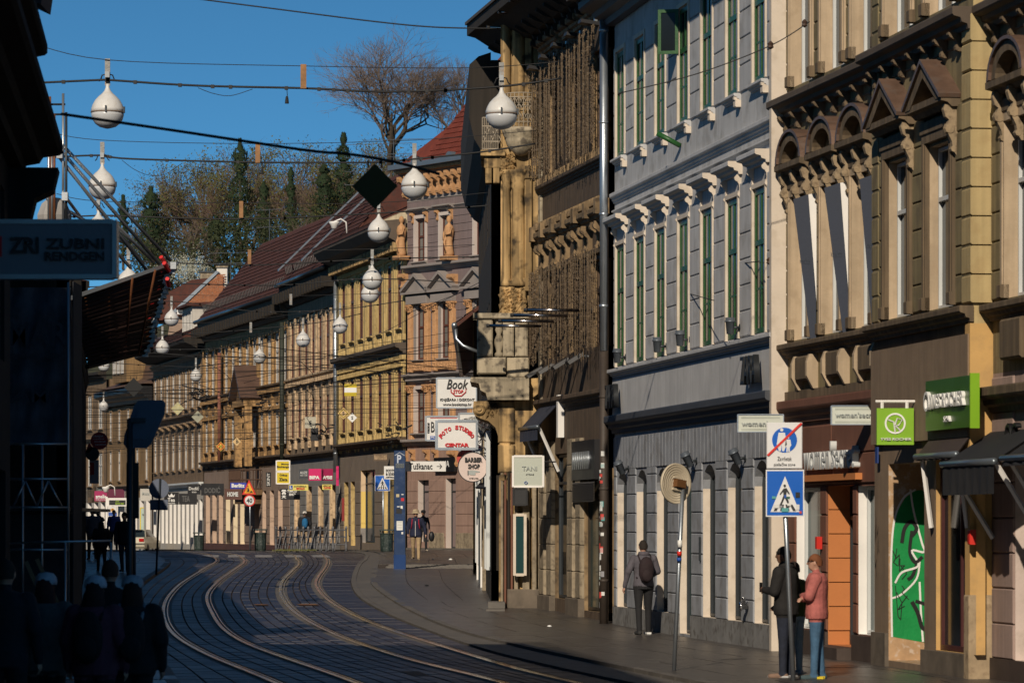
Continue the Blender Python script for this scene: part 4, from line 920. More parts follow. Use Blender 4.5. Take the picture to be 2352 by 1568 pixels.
LH = Fr((-1.42, 150), (-1.14, 112.6)); lh = empty('low_cream_house', T(-1.42, 150, gz(150), atan2(LH.u.y, LH.u.x)), 'low cream house with tiled eave and bent drainpipe behind the signs', 'building')
CRW = mat('cream_render', (.56, .47, .32), .85, var=.15, streak=.2)
oph = [(i*2.9+.8, i*2.9+1.9, 5.2, 7.0) for i in range(12)]; ogh = [(i*3.1+.5, i*3.1+2.3, 1.1, 3.4) for i in range(12)]
wl, rv = wall_mb(0, LH.L, .2, 8.1, oph+ogh, .2); part('wall', wl, CRW, lh, LH); part('window_reveals', rv, CRW, lh, LH); body(lh, LH, .3, 8.1, CRW, depth=9)
for o in oph: window(lh, LH, o[0]+.02, o[2]+.02, 1.06, 1.76, .16, WHITE, GLS, tr=(.66,))
for o in ogh: window(lh, LH, o[0]+.02, o[2]+.02, 1.76, 2.26, .1, WHITE, GLT, tr=(), mul=1, name='shop_window')
def tiles(root, F, s0, s1, y0, z0, y1, z1, tw=.26, th=.33, m=TILE, seed=1):
    """Tiled slope from eave (y0,z0) up to ridge (y1,z1): every tile a small tilted plate; one joined part."""
    r_ = random.Random(seed); a = MB(); Ls = sqrt((y1-y0)**2+(z1-z0)**2); n = int(Ls/th); dy, dz = (y1-y0)/Ls, (z1-z0)/Ls; nyy, nzz = -dz, dy
    for k in range(n):
        s = s0 + (tw/2 if k % 2 else 0)
        while s < s1-tw*.5:
            b = k*th; t = b+th*1.06; h0, h1 = .045+r_.uniform(0, .014), .012
            p = lambda q, h, x: (x, y0+dy*q+nyy*h, z0+dz*q+nzz*h)
            g_ = .012; j = len(a.v); x0, x1 = s+g_, s+tw-g_
            a.v += [p(b, h0, x0), p(b, h0, x1), p(t, h1, x1), p(t, h1, x0), p(b, 0, x0), p(b, 0, x1)]
            a.f += [(j, j+1, j+2, j+3), (j+4, j+5, j+1, j)]
            s += tw
    part('roof_tiles', a, m, root, F, kind='stuff')
    part('roof_slope', MB().profile([(y0, z0), (y1, z1), (y1, z1-.12), (y0, z0-.12)], s0, s1), m, root, F)
tiles(lh, LH, 0, LH.L, -.5, 8.0, 4, 11.6); part('rear_slope', MB().profile([(4, 11.6), (9, 8.0), (9, 7.9), (4, 11.5)], 0, LH.L), TILE, lh, LH)
part('gutter', MB().tube([(0, -.55, 7.95), (LH.L+.1, -.55, 7.95)], .09, 8), STEEL, lh, LH, True)
part('drainpipe', MB().tube([(LH.L, -.5, 7.9), (LH.L, -.5, 7.55), (LH.L+.1, -.3, 7.35), (LH.L+.1, .3, 7.1)], .05, 8), STEEL, lh, LH, True)
part('gable', MB().poly([(LH.L, 0, 8.1), (LH.L, 9, 8.1), (LH.L, 4, 11.5)]), CRW, lh, LH)
# ------------------------------------------------------------------ the far side of the bend: a row of ornate fronts
GLF = glass('far_window_glass', (.02, .024, .028), .12)
WF = mat('weathered_white_frame', (.52, .50, .47), .6, var=.25, sc=3); RBF = flat('red_brown_frame', (.10, .032, .02), .5)
def far_house(name, label, A, B_, z_eave, floors, n, cols, pil=None, win_w=.95, base=0, sh=None, depth=12, root=None, sills=True, s_off=0., frame=WF, glassm=GLF, rec=.05, pil_w=.22, pil_p=.1):
    """floors: list of (z0, z1) of window openings; pil: pilaster material between bays; returns root, frame, bay centres"""
    F = Fr(A, B_); rt = root or empty(name, T(A[0], A[1], gz(A[1]), atan2(F.u.y, F.u.x)), label, 'building')
    wallm, trimm, jambm = cols; bw = F.L/n; ss = [(i+.5)*bw+s_off for i in range(n)]
    ops = [(s-win_w/2, s+win_w/2, a, b) for s in ss for a, b in floors]
    zb = floors[-1][0]-1.2
    wl, rv = wall_mb(0, F.L, zb, z_eave, ops, rec); part('wall', wl, wallm, rt, F); part('window_reveals', rv, jambm, rt, F); body(rt, F, .2, z_eave, wallm, depth=depth, y0=.28)
    for (a, b, c, d) in ops:
        window(rt, F, a+.01, c+.01, b-a-.02, d-c-.02, rec-.01, frame, glassm, tr=(.64,), munt=(.32,), bar=.1, fr=.09)
        part('window_surround', shared((name, 'sur', round(b-a, 2), round(d-c, 2)), lambda: MB().box(-.1, 0, -.06, 0, 0, d-c+.05).box(b-a, b-a+.1, -.06, 0, 0, d-c+.05).box(-.1, b-a+.1, -.07, 0, d-c+.05, d-c+.18).mesh('window_surround', trimm)), None, rt, F.M @ Matrix.Translation((a, 0, c)))
        if sills: part('window_sill', shared((name, 'sill'), lambda: MB().profile(moulding(-.14, .16, .13), -.16, win_w+.16).mesh('window_sill', trimm)), None, rt, F.M @ Matrix.Translation((a, 0, c)))
    if pil:
        for i in range(n+1):
            s = min(max(i*bw+s_off, pil_w/2), F.L-pil_w/2)
            for a, b in floors:
                part('pilaster', shared((name, 'pil', round(b-a, 1)), lambda: MB().block(-pil_w/2, pil_w/2, -pil_p, 0, -.35, b-a+.25, .02).block(-pil_w/2-.04, pil_w/2+.04, -pil_p-.04, 0, b-a+.05, b-a+.25, .02).block(-pil_w/2-.04, pil_w/2+.04, -pil_p-.04, 0, -.6, -.3, .02).mesh('pilaster', pil)), None, rt, F.M @ Matrix.Translation((s, 0, a)))
    return rt, F, ss
def pmesh(name, me, rt, M): return link(name, me, rt, M)
def dentils(rt, F, s0, s1, z, step, w, h, d, m, name='dentils'):
    a = MB(); s = s0
    while s < s1: a.box(s, s+w, -d, 0, z, z+h); s += step
    part(name, a, m, rt, F, kind='stuff')
def ground_shops(rt, F, zb, zt, ops, wallm, jambm, gl=GLF, fr=DARKM, names='shop_window', r=.3, blocks=True):
    wl, rv = wall_mb(0, F.L, zb-.3, zt, ops, r); part('ground_floor_wall', wl, wallm, rt, F); part('shop_reveals', rv, jambm, rt, F)
    for (a, b, c, d) in ops: window(rt, F, a+.02, c+.02, b-a-.04, d-c-.04, r-.02, fr, gl, tr=(.82,), mul=1 if b-a > 1.2 else 0, fr=.07, name=names)
    if blocks:
        e = [0]+[v for o in ops for v in o[:2]]+[F.L]
        block_course(rt, F, [(e[i]+.02, e[i+1]-.02) for i in range(0, len(e), 2) if e[i+1]-e[i] > .2], zb+.6, min(o[3] for o in ops), .5, wallm, y=-.03)

def cap_mesh(z):
    a = MB().block(-.24, .24, -.3, 0, z+.28, z+.36).lathe([(.14, z), (.17, z+.02), (.15, z+.06), (.22, z+.28)], (0, -.12, 0), 8); r_ = random.Random(3)
    for k in range(18):
        t = r_.uniform(-1.6, 1.6); rr = r_.uniform(.15, .24); zz = z+r_.uniform(.05, .3); x, y = rr*sin(t), -.12-rr*cos(t)
        a.poly([(x-.04, y, zz-.05), (x+.04, y, zz-.05), (x*1.3, (y+.12)*1.3-.12, zz+.05)]); a.poly([(x-.04, y, zz-.05), (x*1.3, (y+.12)*1.3-.12, zz+.05), (x, y+.04, zz+.06)])
    return a.mesh('capital', ORN)
def base_mesh(z0, z1, w):
    a = MB().block(-w/2, w/2, -.2, 0, z0, z1, .02); r_ = random.Random(int(w*100))
    for k in range(int(26*w/.36*(z1-z0))):
        x, z = r_.uniform(-w/2+.05, w/2-.05), r_.uniform(z0+.05, z1-.05); q = r_.uniform(.03, .07); t = r_.uniform(0, 6)
        p_ = [(x+q*cos(t+i*1.57), -.2, z+q*sin(t+i*1.57)) for i in range(4)]; c_ = (x, -.2-r_.uniform(.02, .06), z)
        for i in range(4): a.poly([p_[i], p_[(i+1) % 4], c_])
    return a.mesh('carved_base', ORN)
# purple grey house facing the viewer
PUR = mat('mauve_render', (.205, .155, .150), .85, var=.12, sc=.8, streak=.12); PURT = mat('mauve_trim', (.27, .235, .215), .8, var=.15); ORN = mat('apricot_ornament', (.50, .275, .13), .8, var=.2, sc=3, dirt=(.3, .14, .06), dirt_amt=.4)
JAMBP = mat('pale_jamb', (.55, .47, .42), .8, var=.1); PURG = mat('dusty_pink_ground_floor', (.30, .195, .155), .85, var=.12, streak=.12)
PU = Fr((-4.70, 172.4), (.25, 164.5)); zr = lambda y, x=1010: PU.z(x, y)
pu = empty('mauve_corner_house', T(-4.70, 172.4, .95, atan2(PU.u.y, PU.u.x)), 'mauve corner house with apricot columns, statues and red tiled roof', 'building')
wp = [PU.s(967), PU.s(1024), PU.s(1103), PU.s(1103)+2.3]
zt3 = (PU.z(1022, 594), PU.z(1022, 497)); zt2 = (PU.z(1020, 815)-.55, PU.z(1020, 698)); zt1 = (PU.z(1020, 992), PU.z(1020, 893))
zt2 = (PU.z(1020, 822), PU.z(1020, 696)); Zp = lambda y: PU.z(1020, y)
ops = [(s-.42, s+.42, a, b) for s in wp for a, b in (zt3, zt2, zt1)]
wl, rv = wall_mb(0, PU.L, Zp(1012), Zp(405), ops, .2); part('wall', wl, PUR, pu, PU); part('window_reveals', rv, JAMBP, pu, PU); body(pu, PU, .8, Zp(405), PUR, depth=9, y0=.3)
for o in ops: window(pu, PU, o[0]+.01, o[2]+.01, .82, o[3]-o[2]-.02, .16, RBF, glass('curtained_glass', (.16, .155, .14), .2), tr=(.6,), munt=(.3,), bar=.07, fr=.08)
e = [0]+[v for s in wp for v in (s-.56, s+.56)]+[PU.L]; spn = [(e[i]+.01, e[i+1]-.01) for i in range(0, len(e), 2) if e[i+1]-e[i] > .1]
for a, b in (zt3, zt2, zt1): block_course(pu, PU, spn, a-.3, b+.3, .33, PUR, y=-.025, gap=.02)
block_course(pu, PU, [(0, PU.L)], Zp(455), Zp(412), .22, PURT, y=-.02, name='frieze_band')
for s in wp:
    for k, (a, b) in enumerate((zt3, zt2, zt1)):
        part('window_surround', MB().box(s-.56, s-.42, -.07, 0, a, b+.05).box(s+.42, s+.56, -.07, 0, a, b+.05).box(s-.56, s+.56, -.08, 0, b+.05, b+.2), JAMBP if k != 1 else PURT, pu, PU)
        part('window_sill', MB().profile(moulding(a-.15, .2, .14), s-.65, s+.65), PURT, pu, PU)
    a, b = zt3
    part('window_hood', MB().profile(moulding(b+.32, .3, .2), s-.75, s+.75), PURT, pu, PU)
    for q in (-.58, .58): put(pu, PU, 'hood_bracket', scroll_console(.14, .5, .22, ORN, 'p'), s+q, 0, b+.32)
    # capitals, fluted shafts and carved bases beside each second-floor window
    a, b = zt2
    for q in (-.72, .72):
        x = s+q; ht = b-a
        part('column_shaft', shared(('pus',), lambda: (lambda m_: [m_.lathe([(.028, a+.45), (.028, b-.3)], (.065*(k-2), -.16, 0), 6) for k in range(5)] and m_.box(-.17, .17, -.15, 0, a+.45, b-.3))(MB()).mesh('column_shaft', ORN)), None, pu, PU.M @ Matrix.Translation((x, 0, 0)))
        part('capital', shared(('puc',), lambda: cap_mesh(b-.32)), None, pu, PU.M @ Matrix.Translation((x, 0, 0)))
        part('carved_base', shared(('pub',), lambda: base_mesh(a-.55, a+.45, .36)), None, pu, PU.M @ Matrix.Translation((x, 0, 0)))
    part('apron_carving', shared(('pua',), lambda: base_mesh(a-.5, a-.15, .9)), None, pu, PU.M @ Matrix.Translation((s, 0, 0)))
    part('pediment_block', MB().block(s-.9, s+.9, -.28, 0, b+.05, b+.42), PURT, pu, PU)
    zb_ = b+.5
    part('pediment', MB().prism([(s-1.1, zb_), (s+1.1, zb_), (s+1.1, zb_+.12), (s, zb_+.78), (s-1.1, zb_+.12)], -.2, 0).prism([(s-1.15, zb_+.1), (s, zb_+.78), (s, zb_+.92), (s-1.2, zb_+.2)], -.42, 0).prism([(s, zb_+.78), (s+1.15, zb_+.1), (s+1.2, zb_+.2), (s, zb_+.92)], -.42, 0).box(s-1.15, s+1.15, -.4, 0, zb_, zb_+.1), PURT, pu, PU)
    a, b = zt1
    for q in (-.72, .72):
        part('half_column', MB().block(s+q-.15, s+q+.15, -.16, 0, a-.4, b-.1, .03), ORN, pu, PU); part('capital', shared(('puc1',), lambda: cap_mesh(b-.12)), None, pu, PU.M @ Matrix.Translation((s+q, 0, 0)))
    part('small_cornice', MB().profile(moulding(b+.3, .24, .2), s-1.0, s+1.0), PURT, pu, PU)
for y, p, h, nm in ((618, .32, .3, 'statue_ledge'), (868, .3, .25, 'middle_ledge'), (1022, .35, .3, 'shop_ledge'), (478, .1, .12, 'string_course')): cornice(pu, PU, -.05, PU.L, Zp(y), p, h, PURT, nm)
cornice(pu, PU, -.3, PU.L, Zp(398), .55, .5, PURT, 'eave_cornice')
s = .1
while s < PU.L:
    put(pu, PU, 'eave_console', shared(('puec',), lambda: scroll_console(.22, .95, .55, ORN, 'pe')), s, 0, Zp(396)); s += .58
dentils(pu, PU, 0, PU.L, Zp(388)-.02, .12, .07, .12, .62, ORN, 'rope_moulding')
part('gutter', MB().box(-.3, PU.L, -.85, -.55, Zp(380), Zp(380)+.22), flat('zinc', (.22, .25, .28), .4, .6), pu, PU)
for s in (1.4, 4.4, 7.4): part('roof_vent', MB().prism([(s+.3*cos(pi*i/8), Zp(380)+.2+.3*sin(pi*i/8)) for i in range(9)], -.5, .6), flat('zinc', (.2, .2, .2)), pu, PU)
RTILE = mat('red_roof_tile', (.17, .034, .02), .85, var=.3, sc=2, dirt=(.12, .03, .02), dirt_amt=.5)
# hipped roof rising to the right
zr0 = Zp(380)+.2
tiles(pu, PU, 2.0, PU.L, -.4, zr0, 4.2, zr0+5.6, m=RTILE)
part('roof_body', MB().profile([(-.4, zr0-.05), (4.2, zr0+5.5), (9, zr0)], 6.6, PU.L+.0), RTILE, pu, PU)
a = MB().poly([(6.7, 4.2, zr0+5.5), (6.7, -.4, zr0-.02), (-.3, -.4, zr0-.02), (-.3, 9, zr0-.02)]).poly([(6.7, 4.2, zr0+5.5), (-.3, 9, zr0), (6.7, 9, zr0)])
part('hip_slope', a, RTILE, pu, PU)
# remove tiles that would stick out over the hip: the tile field starts where the slope does
# two statues on the ledge
STAT = ORN
def statue(F, s, z, label):
    rt = empty('statue', F.M @ Matrix.Translation((s, -.25, z)), label, 'statue', 'apricot statues on the mauve house'); M = F.M @ Matrix.Translation((s, -.28, z))
    part('figure', MB().lathe([(.2, .18), (.22, .3), (.17, .6), (.15, .85), (.2, 1.1), (.23, 1.3), (.18, 1.5), (.07, 1.6), (.06, 1.66), (.11, 1.72), (.12, 1.82), (.08, 1.93), (.01, 1.97)], n=10).tube([(.2, -.02, 1.42), (.3, -.12, 1.15), (.1, -.24, 1.1)], .06, 6, .045).tube([(-.2, -.02, 1.42), (-.28, -.1, 1.18), (-.22, -.16, .9)], .06, 6, .045).tube([(.1, -.1, 1.25), (-.1, -.18, .8), (.08, -.2, .3)], .07, 6, .05), STAT, rt, M, True)
    part('pedestal', MB().block(-.32, .32, -.3, .3, 0, .18, .02), STAT, rt, M)
    return rt
statue(PU, PU.s(928)+.25, PU.z(930, 598), 'apricot statue at the left corner of the mauve house')
statue(PU, PU.s(1044), PU.z(1044, 598), 'apricot statue of a draped figure between the mauve house windows')
for y in (640, 1045):
    for x in (930, 1044): put(pu, PU, 'ledge_console', shared(('pulc',), lambda: scroll_console(.4, .7, .35, ORN, 'pl')), PU.s(x)+.1, 0, PU.z(x, y-10))
for x in (952, 985, 1005, 1045, 1075): put(pu, PU, 'small_console', shared(('pusc',), lambda: scroll_console(.16, .5, .3, ORN, 'ps')), PU.s(x), 0, PU.z(x, 1032))
go = [(PU.s(956), PU.s(970), PU.z(965, 1240), PU.z(965, 1100)), (PU.s(970)+1.2-1.1, PU.s(970)+.9, 1.3, 5), ]
go = [(PU.s(960), PU.s(985), 1.35, PU.z(970, 1102)), (PU.s(1024), PU.s(1047), 1.05, PU.z(1035, 1098)), (PU.s(1047)+2.2, PU.s(1047)+3.6, 1.3, PU.z(1035, 1098))]
ground_shops(pu, PU, .95, Zp(1020), go, PURG, JAMBP, GLT, DARKM, r=.35)
part('shop_sign', MB().box(PU.s(1005), PU.s(1052), -.2, -.05, PU.z(1030, 1083), PU.z(1030, 1050)), BLACK, pu, PU); text('LANA', WHT, pu, PU, PU.s(1014), PU.s(1041), PU.z(1030, 1072), PU.z(1030, 1058), y=-.21, name='sign_letters')
part('plinth', MB().block(PU.s(985)+.1, PU.s(1024)-.1, -.08, 0, .8, 1.75).block(PU.s(1047)+.1, PU.s(1047)+2.1, -.08, 0, .8, 1.75), SHOPP, pu, PU)
part('steps', MB().box(-.2, PU.L, -.5, 0, .7, 1.08), M_KERB, pu, PU)

# yellow house
YEH = mat('yellow_olive_render', (.36, .31, .185), .85, var=.15, streak=.25, dirt=(.15, .11, .06), dirt_amt=.3); YET = mat('bright_yellow_trim', (.58, .42, .175), .8, var=.18, sc=2, streak=.3, dirt=(.2, .12, .05), dirt_amt=.4)
A_, B_ = (-8.50, 190), (-4.78, 172.5); YF = Fr(A_, B_); Zy = lambda y, x=932: YF.z(x, y)
fl = [(YF.z(925, 752), YF.z(925, 600)), (YF.z(925, 975), YF.z(925, 845))]
ye, YF, ys_ = far_house('yellow_house', 'yellow house with brown framed windows and dark middle cornice', A_, B_, Zy(545), fl, 7, (YEH, YET, YET), YET, win_w=1.0, frame=RBF, rec=.05, pil_w=.3, pil_p=.1)
for s in ys_:
    for a, b in fl:
        part('window_hood', MB().profile(moulding(b+.3, .2, .24), s-.8, s+.8), YET, ye, YF)
        for q in (-.62, .62): put(ye, YF, 'hood_bracket', shared(('yh',), lambda: scroll_console(.14, .5, .15, YET, 'y')), s+q, 0, b+.3)
        part('finial', MB().block(s-.12, s+.12, -.16, 0, b+.56, b+.85).block(s-.2, s+.2, -.2, 0, b+.78, b+.86), YET, ye, YF)
        part('apron_panel', shared(('yap',), lambda: (lambda m_: [m_.lathe([(.05, 0), (.03, .1), (.06, .25), (.03, .42), (.05, .5)], (-.3+k*.2, -.05, 0), 6) for k in range(4)] and m_)(MB()).mesh('apron_panel', YET)), None, ye, YF.M @ Matrix.Translation((s, 0, a-.75)))
for s in [i*YF.L/7 for i in range(8)]: part('wall_strip', MB().block(max(s-.5, 0), max(s-.5, 0)+.12, -.08, 0, fl[1][0]-1.0, fl[1][1]+.8).block(min(s+.38, YF.L-.12), min(s+.5, YF.L), -.08, 0, fl[1][0]-1.0, fl[1][1]+.8).block(max(s-.5, 0), max(s-.5, 0)+.12, -.08, 0, fl[0][0]-.6, fl[0][1]+.5).block(min(s+.38, YF.L-.12), min(s+.5, YF.L), -.08, 0, fl[0][0]-.6, fl[0][1]+.5), YET, ye, YF)
DKL = mat('dark_ledge', (.1, .1, .1))
cornice(ye, YF, -.1, YF.L+.1, Zy(812), .5, .5, DKL, 'middle_cornice'); dentils(ye, YF, 0, YF.L, Zy(812)-.25, .22, .12, .22, .2, YET)
dentils(ye, YF, .1, YF.L, Zy(812)-.55, .22, .1, .2, .2, YET, 'lattice_frieze')
cornice(ye, YF, -.1, YF.L+.1, Zy(1018), .4, .3, BROWN, 'shop_cornice')
ez = Zy(548)
part('eave', MB().profile([(0, ez-.5), (-.3, ez-.4), (-.5, ez-.1), (-1.0, ez+.15), (-1.3, ez+.5), (-1.35, ez+.75), (0, ez+.9)], -.3, YF.L+.1), DKL, ye, YF)
dentils(ye, YF, 0, YF.L, ez-.55, .42, .2, .4, .6, SAND, 'eave_consoles'); dentils(ye, YF, 0, YF.L, ez-.8, .2, .1, .2, .2, YET)
tiles(ye, YF, -.3, YF.L, -1.35, ez+.75, 4, ez+3.2, th=.36)
part('roof_body', MB().profile([(-1.3, ez+.7), (4, ez+3.1), (10, ez+.7)], -.25, YF.L), CRW, ye, YF)
part('side_wall', MB().box(YF.L, YF.L+.02, -.1, 5, ez-2, ez+.5), YEL, ye, YF)
gsh = []
for x0, x1 in ((797, 807), (818, 827), (829, 858), (878, 893), (896, 913)): gsh.append((YF.s(x0), YF.s(x1), 1.2, YF.z(925, 1075)))
gsh = [(YF.s(790)+.1, YF.s(801), 1.3, 4.2), (YF.s(806), YF.s(816), 1.1, 4.2), (YF.s(829), YF.s(861), 1.25, 4.7), (YF.s(880), YF.s(908), 1.3, 4.5)]
ground_shops(ye, YF, .95, Zy(1020), gsh, mat('taupe_ground_floor', (.20, .16, .125), .85, var=.15), YET, GLF, DARKM, r=.3)
o = gsh[2]; part('jamb_panel', MB().box(o[0]+.005, o[0]+.03, .0, .28, 1.95, 3.7), mat('yellow_jamb', (.72, .52, .15), .7, var=.06), ye, YF); part('jamb_panel', MB().box(o[0]+.005, o[0]+.025, .0, .28, 3.7, 4.65), mat('peach_jamb', (.62, .46, .30), .7, var=.06), ye, YF); part('jamb_base', MB().box(o[0]+.005, o[0]+.05, -.02, .48, .9, 1.95), mat('grey_jamb_base', (.27, .25, .24), .8), ye, YF)
downpipe('drainpipe', 'tall bright drainpipe between the cream fronted house and the yellow house', YF, .1, 4.7, Zy(600, 935)+1.0, .11, STEEL, -.25)

# cream fronted section and long brown house under one tiled roof
CRF = mat('flaking_cream_facade', (.30, .22, .145), .85, var=.3, sc=1.4, streak=.4, dirt=(.10, .07, .045), dirt_amt=.6); CRT = mat('flaking_cream_trim', (.66, .48, .30), .8, var=.3, sc=2.2, streak=.45, dirt=(.16, .10, .06), dirt_amt=.7)
A1, B1 = (-11.90, 206), (-8.52, 190.1); C1 = Fr(A1, B1); zc = lambda y, x=775: C1.z(x, y)
fl = [(zc(858), zc(720)), (zc(1000), zc(905))]; fl = [(C1.z(775, 852), C1.z(775, 712)), (C1.z(775, 992), C1.z(775, 885))]
cf, C1, c1s = far_house('cream_fronted_house', 'flaking cream fronted house with tall pilasters left of the yellow house', A1, B1, zc(690), fl, 7, (CRF, CRT, CRT), CRT, win_w=1.0, frame=RBF, rec=.06, pil_w=.34, pil_p=.13)
for s in c1s:
    part('apron_panel', MB().block(s-.45, s+.45, -.04, 0, fl[0][0]-1.1, fl[0][0]-.3), CRF, cf, C1)
    for q in (-.66, .66): part('window_pilaster', MB().block(s+q-.09, s+q+.09, -.08, 0, fl[0][0]-.2, fl[0][1]+.2).block(s+q-.09, s+q+.09, -.08, 0, fl[1][0]-.2, fl[1][1]+.2), CRT, cf, C1)
cornice(cf, C1, 0, C1.L, fl[1][1]+.55, .3, .3, CRT, 'string_course'); dentils(cf, C1, 0, C1.L, fl[1][1]+.4, .25, .12, .2, .3, CRT)
cornice(cf, C1, 0, C1.L, zc(1046, 780), .3, .3, BROWN, 'shop_cornice')
A2, B2 = (-18.84, 235), (-11.92, 206.1); C2 = Fr(A2, B2)
BRF = mat('sooty_brown_facade', (.19, .115, .055), .85, var=.3, sc=1.4, streak=.4, dirt=(.07, .045, .03), dirt_amt=.6); BRT = mat('ochre_brown_trim', (.45, .27, .115), .85, var=.35, sc=2.2, streak=.4, dirt=(.11, .07, .04), dirt_amt=.7)
fl2 = [(C2.z(660, 880), C2.z(660, 757)), (C2.z(660, 1018), C2.z(660, 912))]
lb, C2, c2s = far_house('long_brown_house', 'long brown house with gabled balcony bay and red tiled roof', A2, B2, C2.z(660, 735), fl2, 12, (BRF, BRT, BRT), BRT, win_w=1.05, rec=.06, pil_w=.3, pil_p=.13)
for s in c2s:
    for a, b in fl2: part('apron_panel', MB().block(s-.5, s+.5, -.05, 0, a-.95, a-.3), BRT, lb, C2)
    for q in (-.66, .66): part('window_pilaster', MB().block(s+q-.08, s+q+.08, -.08, 0, fl2[1][0]-.2, fl2[1][1]+.2), BRT, lb, C2)
cornice(lb, C2, 0, C2.L, fl2[1][1]+.55, .35, .3, BRF, 'string_course'); dentils(lb, C2, 0, C2.L, fl2[1][1]+.4, .28, .14, .2, .3, BRT)
dentils(lb, C2, 0, C2.L, fl2[0][0]-1.3, .28, .14, .2, .2, BRT)
cornice(lb, C2, 0, C2.L, C2.z(660, 1055), .35, .3, BROWN, 'shop_cornice')
# shared long roof with black soffit
for rt, F, z0, s0, s1, sd in ((cf, C1, zc(690)-.1, 0, C1.L, 2), (lb, C2, C2.z(660, 735)-.45, 1.2, C2.L, 3)):
    part('frieze', MB().box(s0, s1, -.12, 0, z0-.1, z0+.5), BRT if rt is lb else CRF, rt, F)
    part('eave_soffit', MB().profile([(0, z0+.5), (-.25, z0+.55), (-.5, z0+1.0), (-.6, z0+1.5), (-.65, z0+1.75), (0, z0+1.9)], s0, s1), DKL if rt is lb else DARKW, rt, F)
    dentils(rt, F, s0, s1, z0+.75, .9, .3, .5, 1.0, DARKW, 'eave_brackets')
    tiles(rt, F, s0, s1, -.67, z0+1.75, 3.4, z0+6.6, th=.36, seed=sd)
    part('roof_body', MB().profile([(-.6, z0+1.7), (3.4, z0+6.5), (9, z0+1.7)], s0+.1, s1-.02), TILE, rt, F)
    part('gutter', MB().tube([(s0, -.77, z0+1.72), (s1, -.77, z0+1.72)], .12, 8), flat('dark_gutter', (.04, .045, .05), .3, .7), rt, F, True)
    a = MB(); s = s0+.4
    while s < s1: a.tube([(s, -.3, z0+2.35), (s+.12, -.35, z0+2.75), (s+.24, -.3, z0+2.35)], .016, 3); s += .5
    part('snow_guards', a, BLACK, rt, F, kind='stuff')
for s_, w_ in ((3.5, .35), (11.5, .35)): part('roof_flashing', MB().profile([(-1.2, zc(690)+2.2), (3.3, zc(690)+6.6), (3.3, zc(690)+6.7), (-1.2, zc(690)+2.3)], s_, s_+w_), flat('zinc', (.2, .2, .2)), cf, C1)
# gabled bay with balcony
sb = C2.s(590); zg = C2.z(590, 900)
part('gable_roof', MB().prism([(sb-2.1, zg-.4), (sb, zg+1.5), (sb, zg+1.3), (sb-1.95, zg-.5)], -1.3, 0).prism([(sb, zg+1.5), (sb+2.1, zg-.4), (sb+1.95, zg-.5), (sb, zg+1.3)], -1.3, 0), mat('brown_sheet_roof', (.10, .06, .045), .5), lb, C2)
part('gable_front', MB().prism([(sb-1.8, zg-.5), (sb+1.8, zg-.5), (sb, zg+1.2)], -.9, -.1), BRF, lb, C2)
for q in (-1.7, 1.7): part('bay_column', MB().block(sb+q-.2, sb+q+.2, -1.0, -.6, zg-4.2, zg-.5), BRT, lb, C2)
part('bay_beam', MB().box(sb-1.9, sb+1.9, -1.1, 0, zg-.85, zg-.5), BRT, lb, C2)
part('balcony_slab', MB().box(sb-2.0, sb+2.0, -1.3, 0, zg-5.8, zg-5.5).box(sb-1.6, sb+1.6, -1.0, 0, zg-6.3, zg-5.8), BRF, lb, C2)
a = MB(); s = sb-2
while s < sb+2.01: a.tube([(s, -1.25, zg-5.5), (s, -1.25, zg-4.4)], .03, 4); s += .22
for z in (-5.45, -4.95, -4.4): a.tube([(sb-2, -.05, zg+z), (sb-2, -1.25, zg+z), (sb+2, -1.25, zg+z), (sb+2, -.05, zg+z)], .035, 4)
for k in range(6): y = -1.15+k*.2; a.tube([(sb+2, y, zg-5.5), (sb+2, y, zg-4.4)], .03, 4)
part('balcony_rail', a, flat('rusty_iron', (.08, .045, .03), .7), lb, C2)
downpipe('drainpipe', 'rusty red drainpipe on the long brown house', C2, C2.s(517), C2.z(517, 1060), C2.z(517, 810), .1, mat('rusty_pipe', (.22, .09, .06), .7, var=.3), -.35)
downpipe('drainpipe', 'dark green drainpipe where cream and brown facades meet', C2, C2.L-.15, C2.z(665, 1060), C2.z(665, 740), .13, mat('dark_green_pipe', (.03, .035, .025), .6, var=.3), -.4)
# ground floors
go1 = [(C1.s(x0), C1.s(x1), 1.2, 4.1) for x0, x1 in ((676, 689), (704, 717), (731, 744), (757, 772))]
ground_shops(cf, C1, .6, zc(1046, 780), go1, mat('grey_shop_wall', (.22, .21, .20), .8, var=.2), CRT, GLF, DARKM, r=.4)
PKP = mat('pink_plaster_pier', (.50, .36, .27), .85, var=.12, sc=2, dirt=(.3, .2, .15), dirt_amt=.3); CRP = mat('cream_plaster_pier', (.70, .58, .40), .85, var=.08)
go2 = [(C2.s(x0), C2.s(x1), 1.0, 4.0) for x0, x1 in ((474, 483), (489, 499), (504, 513), (520, 530), (537, 547), (553, 562), (586, 596), (604, 612), (621, 630), (640, 650))]
ground_shops(lb, C2, .5, C2.z(660, 1055), go2, mat('pinkish_shop_wall', (.26, .19, .15), .85, var=.15), PKP, GLF, DARKM, r=.3)
for k, o in enumerate(go2): part('jamb_panel', MB().box(o[0]+.005, o[0]+.03, -.03, .28, .9, 3.9), CRP if 3 <= k <= 5 else PKP, lb, C2)
part('plinth', MB().box(0, C2.L, -.06, 0, -.2, 1.0), mat('maroon_plinth', (.10, .045, .035), .7), lb, C2)

